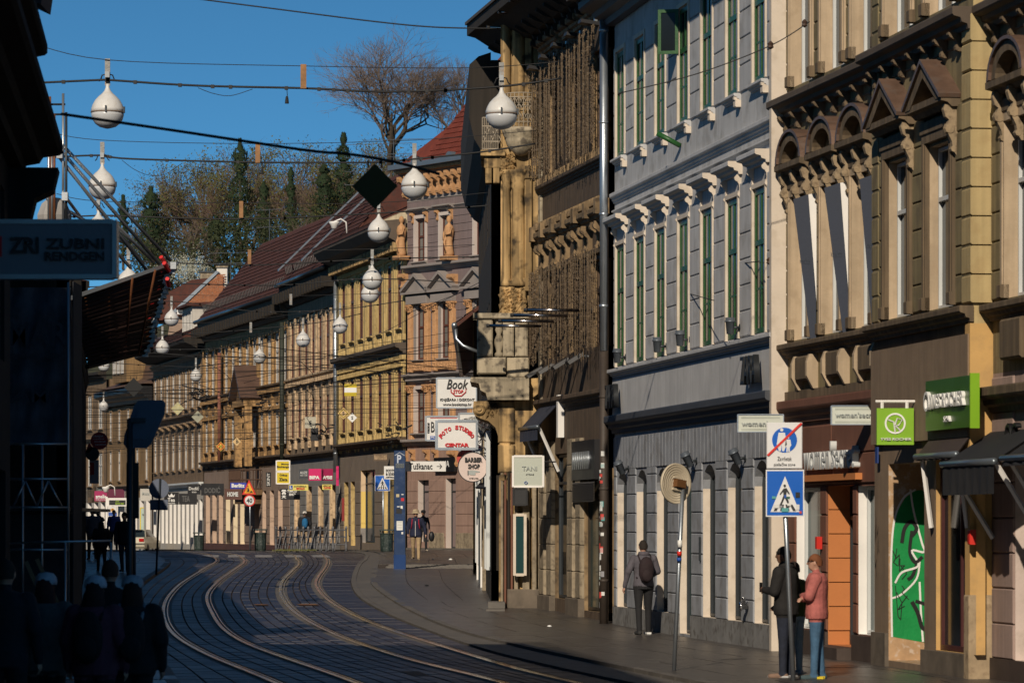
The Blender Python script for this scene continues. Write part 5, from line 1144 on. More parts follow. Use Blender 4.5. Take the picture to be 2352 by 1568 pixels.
# house at the turn, lower house and white-windowed house
BR2 = mat('dull_brown_facade', (.21, .14, .083), .85, var=.22, sc=1.2, streak=.3, dirt=(.07, .05, .035), dirt_amt=.5); BT2 = mat('dull_brown_trim', (.24, .165, .10), .85, var=.25, sc=2)
A3, B3 = (-24.2, 259), (-18.9, 235.2); C3 = Fr(A3, B3); z3 = lambda y: C3.z(455, y)
fl3 = [(z3(933), z3(845)), (z3(1075), z3(992))]
th, C3, c3s = far_house('turning_house', 'dull brown house with white windows at the turn of the street', A3, B3, z3(808), fl3, 8, (BR2, BT2, BT2), None, win_w=1.05, rec=.05)
for s in c3s: part('window_hood', MB().profile(moulding(fl3[1][1]+.4, .35, .3), s-.85, s+.85), BT2, th, C3)
for s in c3s[1:]: part('wall_strip', MB().block(s-1.75, s-1.3, -.08, 0, fl3[0][0]-.6, fl3[0][1]+.2), BT2, th, C3)
cornice(th, C3, 0, C3.L, fl3[1][1]+.9, .3, .3, BR2, 'string_course'); cornice(th, C3, 0, C3.L, z3(1118), .3, .3, GREYW, 'shop_cornice'); cornice(th, C3, 0, C3.L, z3(822), .25, .3, BT2, 'upper_string')
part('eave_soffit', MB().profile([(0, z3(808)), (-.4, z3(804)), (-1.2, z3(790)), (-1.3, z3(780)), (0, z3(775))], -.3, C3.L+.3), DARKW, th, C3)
ze = z3(778); tiles(th, C3, -.3, C3.L, -1.3, ze, 2.6, ze+2.3, th=.36, seed=5); part('roof_body', MB().profile([(-1.2, ze-.05), (2.6, ze+2.2), (8, ze)], -.3, C3.L), TILE, th, C3)
# dormer with white windows and air conditioner
sd = C3.s(438); part('dormer', MB().box(sd-2.2, sd+2.2, -.2, 4, ze+.2, ze+2.1), mat('white_plaster', (.5, .47, .42), .8, var=.2), th, C3)
for q in (-1.5, 0, 1.5): window(th, C3, sd+q-.5, ze+.4, 1.0, 1.5, -.2, WF, GLF, tr=())
part('dormer_roof', MB().profile([(-.6, ze+2.1), (-.6, ze+2.25), (4.2, ze+2.6), (4.2, ze+2.1)], sd-2.5, sd+2.5), TILE, th, C3)
part('long_house_gable', MB().poly([(1.18, -.6, C2.z(660, 735)+1.25), (1.18, 3.4, C2.z(660, 735)+6.0), (1.18, 9, C2.z(660, 735)+1.25)]), BRF, lb, C2)
# neighbouring firewall of bare brick with chimneys, behind the dormer
FW = face(375, 690, 512, 640, 252); zf = lambda y: CAMH+(HY-y)/FP*252; xf = lambda x: (x-375)/FP*252
fw = empty('brick_gable_house', FW.M @ Matrix.Translation((xf(450), 3, zf(770))), 'house gable of bare orange brick with grey flashing and red roof', 'building')
BRK = mat('orange_brick', (.36, .13, .055), .85, var=.35, sc=5, dirt=(.3, .22, .16), dirt_amt=.5)
part('gable_core', MB().prism([(xf(385), zf(770)), (xf(512), zf(770)), (xf(512), zf(640)), (xf(498), zf(624)), (xf(395), zf(716))], .06, 5), mat('brick_mortar', (.28, .2, .15), .9), fw, FW)
a = MB(); z = zf(728); k = 0; r_ = random.Random(6)
while z < zf(632):
    x = xf(400) + (0 if k % 2 else .14)
    while x < xf(511):
        yl = zf(716)+(x-xf(395))/(xf(498)-xf(395))*(zf(624)-zf(716))
        if z < yl-.15: a.box(x+.008, x+.27, .03+r_.uniform(-.008, .01), .1, z+.006, z+.075)
        x += .28
    z += .083; k += 1
part('brickwork', a, BRK, fw, FW, kind='stuff')
part('flashing', MB().prism([(xf(388), zf(722)), (xf(497), zf(622)), (xf(504), zf(624)), (xf(396), zf(726))], -.06, .2), flat('zinc', (.2, .2, .2)), fw, FW)
part('roof_slope', MB().prism([(xf(372), zf(735)), (xf(388), zf(722)), (xf(480), zf(638)), (xf(440), zf(642)), (xf(350), zf(690)), (xf(340), zf(735))], .1, 5.2), TILE, fw, FW)
part('white_chimney', MB().box(xf(497), xf(521), .3, 1.2, zf(690), zf(614)), mat('white_chimney_plaster', (.66, .62, .56), .8, var=.12), fw, FW); part('chimney_cap', MB().box(xf(495), xf(523), .2, 1.3, zf(614), zf(610)), SHOPP, fw, FW)
part('grey_chimney', MB().box(xf(456), xf(494), 1.5, 2.6, zf(680), zf(622)), SHOPP, fw, FW); part('chimney_cap', MB().box(xf(454), xf(496), 1.4, 2.7, zf(622), zf(619)), DARKM, fw, FW)
ac = empty('air_conditioner', FW.M @ Matrix.Translation((xf(421), -.4, zf(723))), 'white air conditioner on the brick gable roof', 'air conditioner')
part('case', MB().block(xf(408), xf(434), -.5, -.1, zf(723), zf(706), .02), WHITE, ac, FW); part('fan_grille', MB().lathe([(.2, -.02), (.2, -.03), (.04, -.035), (.02, -.03)], (xf(417), -.5, zf(714.5)), 16, 'y'), DARKM, ac, FW)

A4, B4 = (-28.9, 274), (-24.3, 259.1); C4 = Fr(A4, B4); z4 = lambda y: C4.z(350, y)
fl4 = [(z4(1003), z4(935)), (z4(1100), z4(1030))]
lo, C4, c4s = far_house('lower_ochre_house', 'lower ochre brown house with black cornice and dormer windows', A4, B4, z4(925), fl4, 5, (mat('ochre_brown_facade', (.25, .155, .07), .85, var=.2, sc=1.2, streak=.3), BT2, BT2), None, win_w=.7, rec=.05)
cornice(lo, C4, -.2, C4.L+.1, z4(920), .9, 1.0, BLACK, 'black_cornice'); cornice(lo, C4, -.2, C4.L+.1, z4(1120), .3, .3, BT2, 'shop_cornice')
z = z4(880); part('mansard', MB().profile([(-.6, z), (.9, z+.6), (1.6, z+3.4), (10, z+3.6), (10, z)], -.2, C4.L), mat('brown_sheet_roof', (.1, .1, .1)), lo, C4)
a_ = MB().box(3, 8, -.2, 2.5, z+.4, z+3.2); part('dormer', a_, mat('ochre_brown_facade', (.1, .1, .1)), lo, C4)
for q in (3.5, 4.9, 6.3): window(lo, C4, q, z+1.0, .8, 1.9, -.22, WF, GLF, tr=())
A5, B5 = (-34.5, 290), (-28.95, 274.1); C5 = Fr(A5, B5); z5 = lambda y: C5.z(245, y)
fl5 = [(z5(983), z5(905)), (z5(1115), z5(1040))]
wh, C5, c5s = far_house('white_windowed_house', 'brown house with tall white casement windows at the far left', A5, B5, z5(870), fl5, 5, (BR2, BT2, BT2), None, win_w=1.25, rec=.05)
cornice(wh, C5, 0, C5.L, z5(872), .6, .6, DARKW, 'eave_cornice'); cornice(wh, C5, 0, C5.L, z5(1012), .3, .3, BT2, 'string_course')
for rt, F, z0 in ((th, C3, z3(1120)), (lo, C4, z4(1122)), (wh, C5, z5(1118))):
    n = int(F.L/2.0); gg = [(i*F.L/n+.35, (i+1)*F.L/n-.45, .9, z0-.7) for i in range(n)]
    ground_shops(rt, F, -.3, z0+.1, gg, mat('pale_shop_wall', (.46, .43, .38), .8, var=.15), WHITE, GLF, DARKM, r=.4, blocks=False)
# end of the street beyond the bend
A6, B6 = (-62, 330), (-34.6, 290.1)
far_house('end_house', 'brown house closing the street at the far left', A6, B6, 11, [(5.2, 7.2), (8.2, 10.2)], 12, (BR2, BT2, BT2), None)
# ------------------------------------------------------------------ shaded left side of the street
SHW = mat('shaded_plaster', (.022, .022, .023), .9, spec=.12, var=.25, streak=.3); SHW2 = mat('shaded_brown_plaster', (.026, .023, .02), .9, spec=.12, var=.25, streak=.3)  # plaster colours darkened to deepen the shade on this side
def left_house(name, label, A, B_, h, m, n=6, fl=((3.9, 5.8), (7.2, 9.2)), gf=True, depth=12, ev=.45, ledge=True):
    F = Fr(A, B_); rt = empty(name, T(A[0], A[1], gz(max(A[1], 0)), atan2(F.u.y, F.u.x)), label, 'building')
    bw = F.L/n; ops = [((i+.5)*bw-.5, (i+.5)*bw+.5, a, b) for i in range(n) for a, b in fl if b < h-.4]
    if gf: ops += [((i+.5)*bw-.8, (i+.5)*bw+.8, gz(A[1])+.4, gz(A[1])+2.7) for i in range(n)]
    wl, rv = wall_mb(0, F.L, -.3, h, ops, .2); part('wall', wl, m, rt, F); part('window_reveals', rv, m, rt, F); body(rt, F, -.3, h, m, depth=depth, y0=.22)
    for o in ops: window(rt, F, o[0]+.02, o[2]+.02, o[1]-o[0]-.04, o[3]-o[2]-.04, .18, GREYW if o[2] > 3 else DARKM, GLS, tr=(.65,), fr=.08)
    cornice(rt, F, -.1, F.L+.1, h-.4, ev, .4, m, 'eave_cornice')
    if ledge: cornice(rt, F, 0, F.L, 3.3, .12, .25, m, 'shop_ledge')
    part('roof', MB().profile([(-ev*.9, h+.0), (depth*.5, h+1.2), (depth, h+.0)], 0, F.L), TILE, rt, F)
    return rt, F
n1, N1 = left_house('near_left_house', 'shaded stone fronted house filling the upper left corner', (-4.0, 24), (-5.75, 44), 14.6, SHW, 5, ledge=False)
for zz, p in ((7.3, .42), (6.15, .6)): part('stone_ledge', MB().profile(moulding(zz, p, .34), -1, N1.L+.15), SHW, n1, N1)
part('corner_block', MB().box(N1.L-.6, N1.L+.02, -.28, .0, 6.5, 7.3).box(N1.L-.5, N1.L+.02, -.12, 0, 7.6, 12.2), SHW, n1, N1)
part('ledge_end', MB().profile([(0, 5.5), (-.25, 5.6), (-.3, 5.8), (-.5, 5.9), (-.56, 6.15), (0, 6.15)], N1.L-.5, N1.L+.15), SHW, n1, N1)
part('corner_eave', MB().prism([(-.2, 8.1), (.12, 7.95), (.17, 8.3), (-.05, 8.75), (-.2, 8.9)], 0, .9), mat('dark_purple_wood', (.04, .03, .035), .7), n1, Matrix.Translation((-5.42, 43.2, 0)))
left_house('left_house', 'tall unseen house on the left behind the viewer, shading the street', (-3.0, -70), (-4.0, 23.9), 13.5, SHW2, 16, depth=10)  # stands out of view, put in for the shade it casts
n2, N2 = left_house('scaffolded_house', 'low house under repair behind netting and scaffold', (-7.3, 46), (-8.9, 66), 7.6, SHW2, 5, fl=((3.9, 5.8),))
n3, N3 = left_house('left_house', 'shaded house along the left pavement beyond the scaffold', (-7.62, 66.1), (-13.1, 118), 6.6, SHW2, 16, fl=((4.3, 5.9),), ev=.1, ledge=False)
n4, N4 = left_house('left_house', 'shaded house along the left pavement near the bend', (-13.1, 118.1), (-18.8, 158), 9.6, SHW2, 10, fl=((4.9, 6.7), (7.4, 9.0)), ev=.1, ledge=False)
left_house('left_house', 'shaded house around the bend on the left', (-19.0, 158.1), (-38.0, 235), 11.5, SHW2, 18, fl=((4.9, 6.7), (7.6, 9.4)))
# hanging sign box of the dental x-ray office, shade put into its panel colour
SGD = mat('shaded_acrylic_sign', (.17, .185, .22), .5, var=.05)
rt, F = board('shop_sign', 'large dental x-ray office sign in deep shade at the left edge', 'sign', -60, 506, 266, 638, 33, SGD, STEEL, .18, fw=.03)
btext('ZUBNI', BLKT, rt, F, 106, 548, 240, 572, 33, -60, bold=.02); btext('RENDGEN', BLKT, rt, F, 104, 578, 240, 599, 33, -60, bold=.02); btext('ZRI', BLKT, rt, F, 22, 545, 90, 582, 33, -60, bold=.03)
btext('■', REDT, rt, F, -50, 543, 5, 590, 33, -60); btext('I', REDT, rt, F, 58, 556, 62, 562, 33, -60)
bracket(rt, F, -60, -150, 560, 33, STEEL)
# netted scaffold with contractor banner
NET = mat('blue_grey_netting', (.085, .10, .13), .9, spec=.1, var=.35, sc=2.5, streak=.3); NETD = mat('dark_net', (.035, .038, .045), .9, var=.4, sc=3)
F = face(0, 640, 165, 1270, 60); XX = lambda x, D=60: (x-CX)/FP*D; ZZ = lambda y, D=60: CAMH+(HY-y)/FP*D
sc = empty('netted_scaffold', T(XX(80), 60, 0), 'netted scaffold tower with a contractor banner on its end face', 'scaffold')
rr = random.Random(21); a = MB(); nx, nz = 16, 26
for j in range(nz+1):
    for i in range(nx+1):
        x = XX(12+i*150/nx); z = ZZ(660+j*360/nz); a.v.append((x, 60+.05*sin(i*.9+j*.5)+rr.uniform(-.012, .012)+.03*sin(j*1.1), z))
for j in range(nz):
    for i in range(nx): k = j*(nx+1)+i; a.f.append((k, k+1, k+nx+2, k+nx+1))
part('net_sheet', a, NET, sc, I4, True)
part('side_net', MB().box(XX(165), XX(167), 60.1, 61.3, .8, ZZ(645)), NETD, sc, I4)
FT = Fr((XX(12), 59.85), (XX(162), 59.85)); DKP = flat('dark_banner_print', (.03, .035, .05))
for st, x0, x1, y0, y1 in (('MAR', 25, 158, 740, 795), ('CONSTRUCTION SOLUTIONS', 20, 150, 812, 824), ('AMI', 30, 130, 895, 925)):
    text(st, DKP, sc, FT, XX(x0)-XX(12), XX(x1)-XX(12), ZZ(y1), ZZ(y0), y=-.01, depth=.002, bold=.01)
for x in (14, 56, 100, 160): part('standard', MB().tube([(XX(x), 59.8, 0), (XX(x), 59.8, ZZ(1020) if x not in (160,) else ZZ(650))], .024, 6), STEEL, sc, I4, True)
for y in (1020, 1100, 1165, 1262): part('ledger', MB().tube([(XX(0), 59.8, ZZ(y)), (XX(162), 59.8, ZZ(y))], .024, 6), STEEL, sc, I4, True)
for x0, x1 in ((35, 62), (88, 62), (88, 115), (145, 115)): part('brace', MB().tube([(XX(x0), 59.78, ZZ(1162)), (XX(x1), 59.78, ZZ(1105))], .02, 5), STEEL, sc, I4, True)
part('deck', MB().box(XX(0), XX(162), 59.9, 66, ZZ(1165)-.05, ZZ(1165)), DARKM, sc, I4)
part('base_hoarding', MB().box(XX(0), XX(165), 60.2, 60.3, -.1, ZZ(1180)), NETD, sc, I4)
part('side_hoarding', MB().box(XX(168, 66), XX(186, 66), 66.05, 66.2, 0, 7.2), SHW2, sc, I4)
# roof scaffold: standards, ledgers and long diagonal tubes
GAL = flat('galvanised_tube', (.42, .45, .48), .35, .8); RST = mat('rusty_tube', (.20, .075, .03), .7, .3, var=.4, sc=8); RDW = flat('red_white_tape', (.6, .03, .03), .5)
sf = empty('roof_scaffold', T(XX(120, 66), 66, 7.6), 'steel roof scaffold with long diagonal tubes against the sky', 'scaffold')
def tb(x0, y0, x1, y1, D0, D1, r, m, nm): part(nm, MB().tube([P3(x0, y0, D0), P3(x1, y1, D1)], r, 6), m, sf, I4, True)
for x, y0, y1, m_ in ((115, 222, 520, RST), (125, 262, 540, RST), (145, 215, 540, GAL), (152, 258, 540, DARKM), (112, 300, 520, GAL), (119, 330, 540, GAL)): tb(x, y0, x, y1, 66, 66, .024 if m_ is not RST else .022, m_, 'standard')
for y in (240, 263): tb(70, y, 150, y, 66.1, 66.1, .02, DARKM, 'ledger')
for y in (296, 322, 344): tb(80, y, 112, y, 66.1, 66.1, .028, flat('bright_metal', (.7, .7, .7), .3, .6), 'ledger')
for c in ((120, 308, 392, 598), (126, 330, 366, 606), (124, 345, 352, 640), (150, 380, 330, 606), (108, 456, 280, 556), (270, 520, 352, 600), (250, 560, 300, 615), (145, 445, 190, 505)): tb(*c, 66, 68, .03, GAL, 'diagonal_tube')
for x, y in ((120, 312), (126, 332), (138, 355), (150, 452)): part('clamp', MB().box(XX(x, 66)-.05, XX(x, 66)+.05, 65.9, 66.05, ZZ(y, 66)-.07, ZZ(y, 66)+.07), GAL, sf, I4)
for k, y in enumerate((505, 560)): part('wrapped_stone', MB().lathe([(.05, 0), (.28, .05), (.3, .3), (.22, .5), (.1, .6)], (XX(120+k*20, 66), 66.3, ZZ(y, 66)-.2), 9), mat('grey_sheeting', (.3, .29, .28), .8, var=.3), sf, I4)
# protective fan made of stacked tubes
fan = empty('scaffold_fan', T(XX(180, 67), 67, ZZ(840, 67)), 'slanting stack of rusty scaffold tubes with clamps and red tape', 'scaffold')
r_ = random.Random(2); FTB = mat('shaded_tube', (.03, .013, .01), .7, .2, var=.4, sc=8)  # the fan's shadow is put into this tube colour
for k in range(19):
    xr_, yr_ = 404-3.3*k+r_.uniform(-5, 5), 606+11.2*k; xl_, yl_ = 166+2.0*k, 690+8.0*k; D0, D1 = 67+.1*k, 65.6+.1*k
    part('tube', MB().tube([P3(xl_, yl_, D1), P3(xr_, yr_, D0)], .027, 6), FTB, fan, I4, True)
    part('tube_end', MB().tube([P3(xr_-26, yr_+8.6, D0-.05), P3(xr_+1, yr_-.3, D0-.05)], .03, 6), RST if k % 3 else GAL, fan, I4, True)  # short brighter pieces stand for the sunlit ends of the tubes
    part('clamp', MB().box(*[v for c_, d_ in zip(P3(xr_-10, yr_+4, D0-.08), (.05, .05, .06)) for v in (c_-d_, c_+d_)]), GAL, fan, I4)
    if k % 3 == 1: part('tape', MB().tube([P3(xr_-22, yr_+7.4, D0-.02), P3(xr_-34, yr_+11.4, D0-.02)], .031, 6), RDW, fan, I4)
for t in (.12, .35, .58, .8): part('cross_tube', MB().tube([P3(166+238*t, 688-84*t, 66.1), P3(202+145*t, 838-30*t, 68.4)], .02, 5), RST, fan, I4, True)
part('fan_sheet', MB().poly([P3(168, 692, 66.3), P3(388, 612, 67.6), P3(352, 800, 69.4), P3(204, 838, 67.9)]).poly([P3(168, 694, 66.5), P3(388, 614, 67.8), P3(352, 802, 69.6), P3(204, 840, 68.1)]), mat('black_fan_netting', (.012, .01, .01), .9), fan, I4)
part('edge_plank', MB().poly([P3(160, 680, 65.4), P3(395, 600, 66.9), P3(396, 608, 66.9), P3(161, 690, 65.4)]).poly([P3(160, 680, 65.6), P3(395, 600, 67.1), P3(395, 600, 66.9), P3(160, 680, 65.4)]), GAL, fan, I4)
part('lower_edge', MB().tube([P3(200, 842, 68.2), P3(350, 803, 69.7)], .05, 6), BLACK, fan, I4)
for x, y, x1, y1 in ((370, 590, 384, 612), (377, 604, 388, 622), (384, 640, 388, 656)): part('tape', MB().tube([P3(x, y, 66.6), P3(x1, y1, 66.8)], .04, 6), RDW, fan, I4)

# ------------------------------------------------------------------ globe lamps, their span cables and other wires
GLOBE = mat('weathered_white_globe', (.62, .61, .585), .38, var=.1, sc=4, bump=.01, dirt=(.42, .36, .28), dirt_amt=.25); GLOW = mat('grey_globe_bowl', (.52, .53, .54), .25, var=.06, sc=4, bump=0)
PLATE = mat('galvanised_plate', (.24, .24, .23), .5, .5, var=.3, sc=5, dirt=(.22, .12, .05), dirt_amt=.5); WOOD = mat('rusty_brown_hanger', (.30, .15, .06), .7, var=.4, sc=6)
CAB = flat('black_cable', (.012, .012, .013), .6)
prof_t = [(.026, .49), (.034, .43), (.055, .375), (.095, .325), (.155, .275), (.215, .21), (.26, .13), (.284, .06), (.29, 0)]
prof_b = [(.284, -.005), (.283, -.06), (.262, -.13), (.215, -.2), (.14, -.255), (.03, -.285)]
GM = {}
def globe(x, y, d, label, stem=True, dark=False):
    D = .575*FP/d; c = P3(x, y, D); M = Matrix.Translation(c)
    rt = empty('globe_lamp', M, label, 'street lamp', 'globe lamps hanging over the street')
    if not GM:
        GM['cap'] = MB().lathe(prof_t, n=24).mesh('upper_shell', GLOBE, True); GM['bowl'] = MB().lathe(prof_b, n=24).mesh('lower_bowl', GLOW, True)
        GM['seam'] = MB().lathe([(.288, -.012), (.296, -.008), (.296, .006), (.288, .01)], n=24, caps=False).mesh('seam_ring', mat('rusty_seam', (.20, .14, .10), .6, var=.4, sc=9))
        GM['latch'] = MB().box(-.014, .014, -.315, -.28, -.02, .09).mesh('latch', DARKM); GM['plate'] = MB().box(-.045, .045, -.012, .012, .46, .93).mesh('hanger_plate', PLATE)
        GM['box'] = MB().box(-.04, .04, -.06, -.013, .6, .7).mesh('junction_box', flat('grey_box', (.35, .37, .38)))
        GM['loop'] = MB().tube([(-.04, -.04, .65), (-.09, -.03, .64), (-.12, -.02, .56), (-.15, 0, .54)], .012, 5).tube([(.04, -.04, .65), (.09, -.03, .64), (.12, -.02, .56), (.15, 0, .54)], .012, 5).mesh('cable_loop', CAB)
    for k in GM: link(GM[k].name.split('.')[0], GM[k], rt, M @ (Matrix.Rotation(1.9, 4, 'Z') if False else Matrix.Identity(4)))
    link('latch', GM['latch'], rt, M @ Matrix.Rotation(1.35, 4, 'Z'))
    return D
GL = [(247, 258, 76, 'white globe lamp high at the upper left, nearest of the left row'), (235, 428, 63, 'half shaded globe lamp behind the diagonal scaffold tubes'), (295, 650, 52, 'globe lamp mostly hidden by the dental sign, only its cap showing'),
      (1152, 262, 73, 'white globe lamp in front of the columned bay'), (952, 428, 61, 'white globe lamp in front of the mauve house cornice'), (870, 532, 51, 'globe lamp under the dark diamond board'), (855, 644, 45, 'front globe of the overlapping pair by the yellow house'),
      (850, 676, 41, 'rear globe of the overlapping pair by the yellow house'), (781, 750, 34, 'globe lamp beside the bright drainpipe of the yellow house'), (696, 782, 32, 'globe lamp in front of the flaking cream facade'), (596, 821, 28.5, 'globe lamp above the brown gabled bay'),
      (450, 864, 26, 'globe lamp before the corner of the long brown house'), (394, 733, 33, 'globe lamp beside the tube ends of the scaffold fan, under the brick gable'), (373, 799, 31, 'globe lamp low at the end of the scaffold fan'), (239, 841, 26, 'globe lamp peeking out under the scaffold fan'), (238, 934, 22, 'small globe lamp at the far left before white windows'), (226, 530, 56, 'globe lamp behind the sign, with only its stem above the sign')]
GD = {}
for g_ in GL: GD[(g_[0], g_[1])] = globe(*g_)
def cable(pts, D, r, label, grp, D1=None, m=CAB, name='span_cable', ties=0, seed=0):
    n = len(pts); P_ = []
    for i, (x, y) in enumerate(pts): P_.append(P3(x, y, D if D1 is None else D+(D1-D)*i/(n-1)))
    q = []
    for i in range(n-1):                                     # Catmull-Rom
        p0, p1, p2, p3 = P_[max(i-1, 0)], P_[i], P_[i+1], P_[min(i+2, n-1)]
        for k in range(6):
            t = k/6; q.append(.5*((2*p1)+(p2-p0)*t+(2*p0-5*p1+4*p2-p3)*t*t+(3*p1-p0-3*p2+p3)*t**3))
    q.append(P_[-1]); a = MB().tube(q, r, 5)
    o = link(name, a.mesh(name, m, True), None, None); tag(o, label, 'cable', grp)
    if ties:
        r2 = random.Random(seed); b = MB()
        for k in range(ties):
            c_ = q[r2.randrange(1, len(q)-1)]; b.box(c_.x-.03, c_.x+.03, c_.y-.03, c_.y+.03, c_.z-.035, c_.z+.025)
        part('cable_tie', b, m, o, I4, kind='stuff')
    return o
LX = -20
SC_ = 'lamp cables spanning the street'; LB = 'black lamp cable spanning the street between the house fronts'; LB2 = 'thin steel wire above a lamp cable, spanning the street'
rows_ = [(66.7, [(60, 192), (235, 184), (262, 185), (450, 197), (697, 203), (900, 211), (1140, 200), (1290, 180)], [(60, 95), (247, 138), (700, 152), (1080, 156), (1300, 140)]),
         (80.5, [(110, 362), (228, 357), (300, 365), (596, 373), (850, 373), (945, 366), (1100, 350), (1230, 330)], [(100, 300), (232, 322), (592, 330), (950, 322), (1230, 300)]),
         (97, [(120, 500), (230, 495), (300, 497), (554, 503), (865, 490), (1150, 470)], [(130, 445), (230, 462), (554, 466), (865, 466), (1140, 440)]),
         (112, [(150, 607), (300, 600), (574, 609), (850, 595), (1090, 590)], [(150, 560), (570, 575), (850, 572), (1090, 562)]),
         (122, [(180, 660), (400, 652), (640, 655), (845, 640), (1080, 650)], None), (148, [(200, 700), (394, 692), (590, 715), (781, 710), (930, 690)], [(200, 670), (590, 680), (930, 672)]),
         (157, [(210, 757), (373, 770), (696, 745), (830, 720)], [(210, 735), (500, 740), (830, 700)]), (177, [(220, 800), (450, 802), (596, 790), (700, 760)], [(220, 782), (450, 785), (700, 750)]), (192, [(200, 830), (450, 842), (560, 820)], None)]
for i, (D, lo_, up_) in enumerate(rows_):
    od = ('nearest, through the two highest globes', 'second, behind the highest one', 'third, at the dark diamond board', 'fourth, in front of the hill trees', 'fifth, at the overlapping globes', 'sixth, at the scaffold fan end', 'seventh, in front of the long roof', 'eighth, before the brown gabled bay', 'farthest, low before the long brown house')[i]
    cable(lo_, D, .02 if i < 3 else .018, 'black lamp cable across the street, '+od, SC_, ties=18, seed=i)
    if up_: cable(up_, D, .007 if i < 2 else .009, 'thin steel wire above a lamp cable, '+od.replace(', through the two highest globes', ', highest in the sky'), 'thin wires above the lamp cables')
cable([(430, -5), (640, 22), (860, 50), (1000, 63), (1140, 66)], 62, .012, 'single black wire curving across the top of the sky', None)
cable([(140, 262), (400, 300), (700, 345), (800, 354), (905, 372), (1010, 400)], 34, .014, 'blurred near wire sloping down across the sky past the left globe lamps', None)
cable([(280, 368), (310, 390), (345, 403), (380, 400), (418, 375)], 80.5, .006, 'slack loop of thin cable hanging under the second lamp cable', None)
cable([(455, 202), (490, 215), (530, 220), (580, 205)], 66.7, .006, 'slack loop of thin cable hanging under the first lamp cable', None)
for x, y, D, lb in ((697, 148, 66.6, 'nearest, high in the sky'), (592, 328, 80.4, 'second, left of the tall cypress crown'), (554, 462, 96.9, 'in front of the tall cypress'), (573, 573, 111.8, 'in front of the brown trees'), (668, 675, 148, 'above the tiled roof edge'), (576, 740, 157, 'before the dark eave')):
    a = MB().prism([(-.05, 0), (.05, 0), (.05, -.42), (-.05, -.42)], -.01, .01)
    tag(part('cable_spacer', a, WOOD if D < 140 else PLATE, None, Matrix.Translation(P3(x, y, D))), 'brown hanger strip joining wire and lamp cable, '+lb, 'cable hanger', 'hanger strips on the lamp cables')
for x, y, D, lb in ((659, 205, 66.6, 'upper'), (602, 373, 80.4, 'lower')):
    o = empty('cable_socket', Matrix.Translation(P3(x, y, D)), lb+' loose black socket dangling from a lamp cable', 'socket')
    part('lead', MB().tube([(0, 0, 0), (.01, 0, -.14)], .006, 4), CAB, o, WM[o.name]); part('plug', MB().lathe([(.015, -.12), (.025, -.15), (.035, -.23), (.035, -.25)], n=8), CAB, o, WM[o.name])
# tram catenary: contact wires along the tracks and their cross spans
def along(f, zo, y0, y1, r, lb, grp, nm='contact_wire'):
    q = []; y = y0
    while y <= y1: q.append((f(y), y, gz(y)+zo)); y += 4
    tag(link(nm, MB().tube(q, r, 5).mesh(nm, CAB, True)), lb, 'wire', grp)
mid = lambda i, j: (lambda y: (RL[i](y)+RL[j](y))/2)
for (i, j) in ((0, 1), (2, 3)):
    along(mid(i, j), 5.45, 104, 230, .011, 'tram contact wire over the '+('left' if i == 0 else 'right')+' track', None); along(mid(i, j), 6.15, 110, 230, .010, 'carrier wire above the '+('left' if i == 0 else 'right')+' track', None, 'carrier_wire')
r_ = random.Random(17); WG = 'tram span wires in the bend'; WLB = 'thin black tram span wire crossing the bend'
def wall_x(D, side):
    if side < 0:
        for F in (N3, N4): 
            if F.B.y >= D: return F.A.x+(D-F.A.y)/F.u.y*F.u.x if False else F.A.x+(F.B.x-F.A.x)*(D-F.A.y)/(F.B.y-F.A.y)
        return -19-(D-158)*.247
    for F in (TD, LH, PU, YF, C1, C2):
        if F.B.y <= D <= F.A.y: return F.B.x+(F.A.x-F.B.x)*(D-F.B.y)/(F.A.y-F.B.y)
    return -1.3
for k in range(46):
    D = 112+k*2.6+r_.uniform(-1, 1); Dr = D+r_.uniform(-9, 12); xl_, xr_ = wall_x(D, -1), wall_x(Dr, 1); z0, z1 = gz(D)+r_.uniform(5.4, 7.6), gz(Dr)+r_.uniform(5.4, 8.0)
    q = []
    for i in range(13):
        t = i/12; q.append((xl_+(xr_-xl_)*t, D+(Dr-D)*t, z0+(z1-z0)*t-1.0*t*(1-t)*r_.uniform(.5, .6)))
    tag(link('span_wire', MB().tube(q, r_.choice((.007, .009, .012)), 4).mesh('span_wire', CAB, True)), WLB, 'wire', WG)
HP = 'catenary fittings where tram wires meet'
for x, y, D, n_ in ((455, 905, 150, 34), (905, 990, 135, 12), (1150/2.352*1.0+120, 930, 152, 10), (735, 985, 150, 12)):
    c_ = P3(x, y, D); a = MB()
    for k in range(n_):
        p = c_+Vector((r_.gauss(0, .28), r_.gauss(0, .3), r_.gauss(0, .16))); q_ = p+Vector((r_.uniform(-.3, .3), r_.uniform(-.3, .3), r_.uniform(-.14, .14))); a.tube([p, q_], r_.uniform(.01, .03), 5)
        if k % 3 == 0: a.lathe([(.05, -.03), (.07, 0), (.05, .03)], tuple(p), 8)
    a.tube([c_+Vector((.22*cos(t*.5), 0, .22*sin(t*.5))) for t in range(13)], .015, 5)
    tag(link('wire_junction', a.mesh('wire_junction', CAB)), 'tangled black catenary fitting '+('left of the long brown house' if n_ == 34 else 'before the yellow house' if x > 880 else 'in front of the cream pilasters' if x < 620 else 'over the cream fronted house'), 'wire fitting', HP)
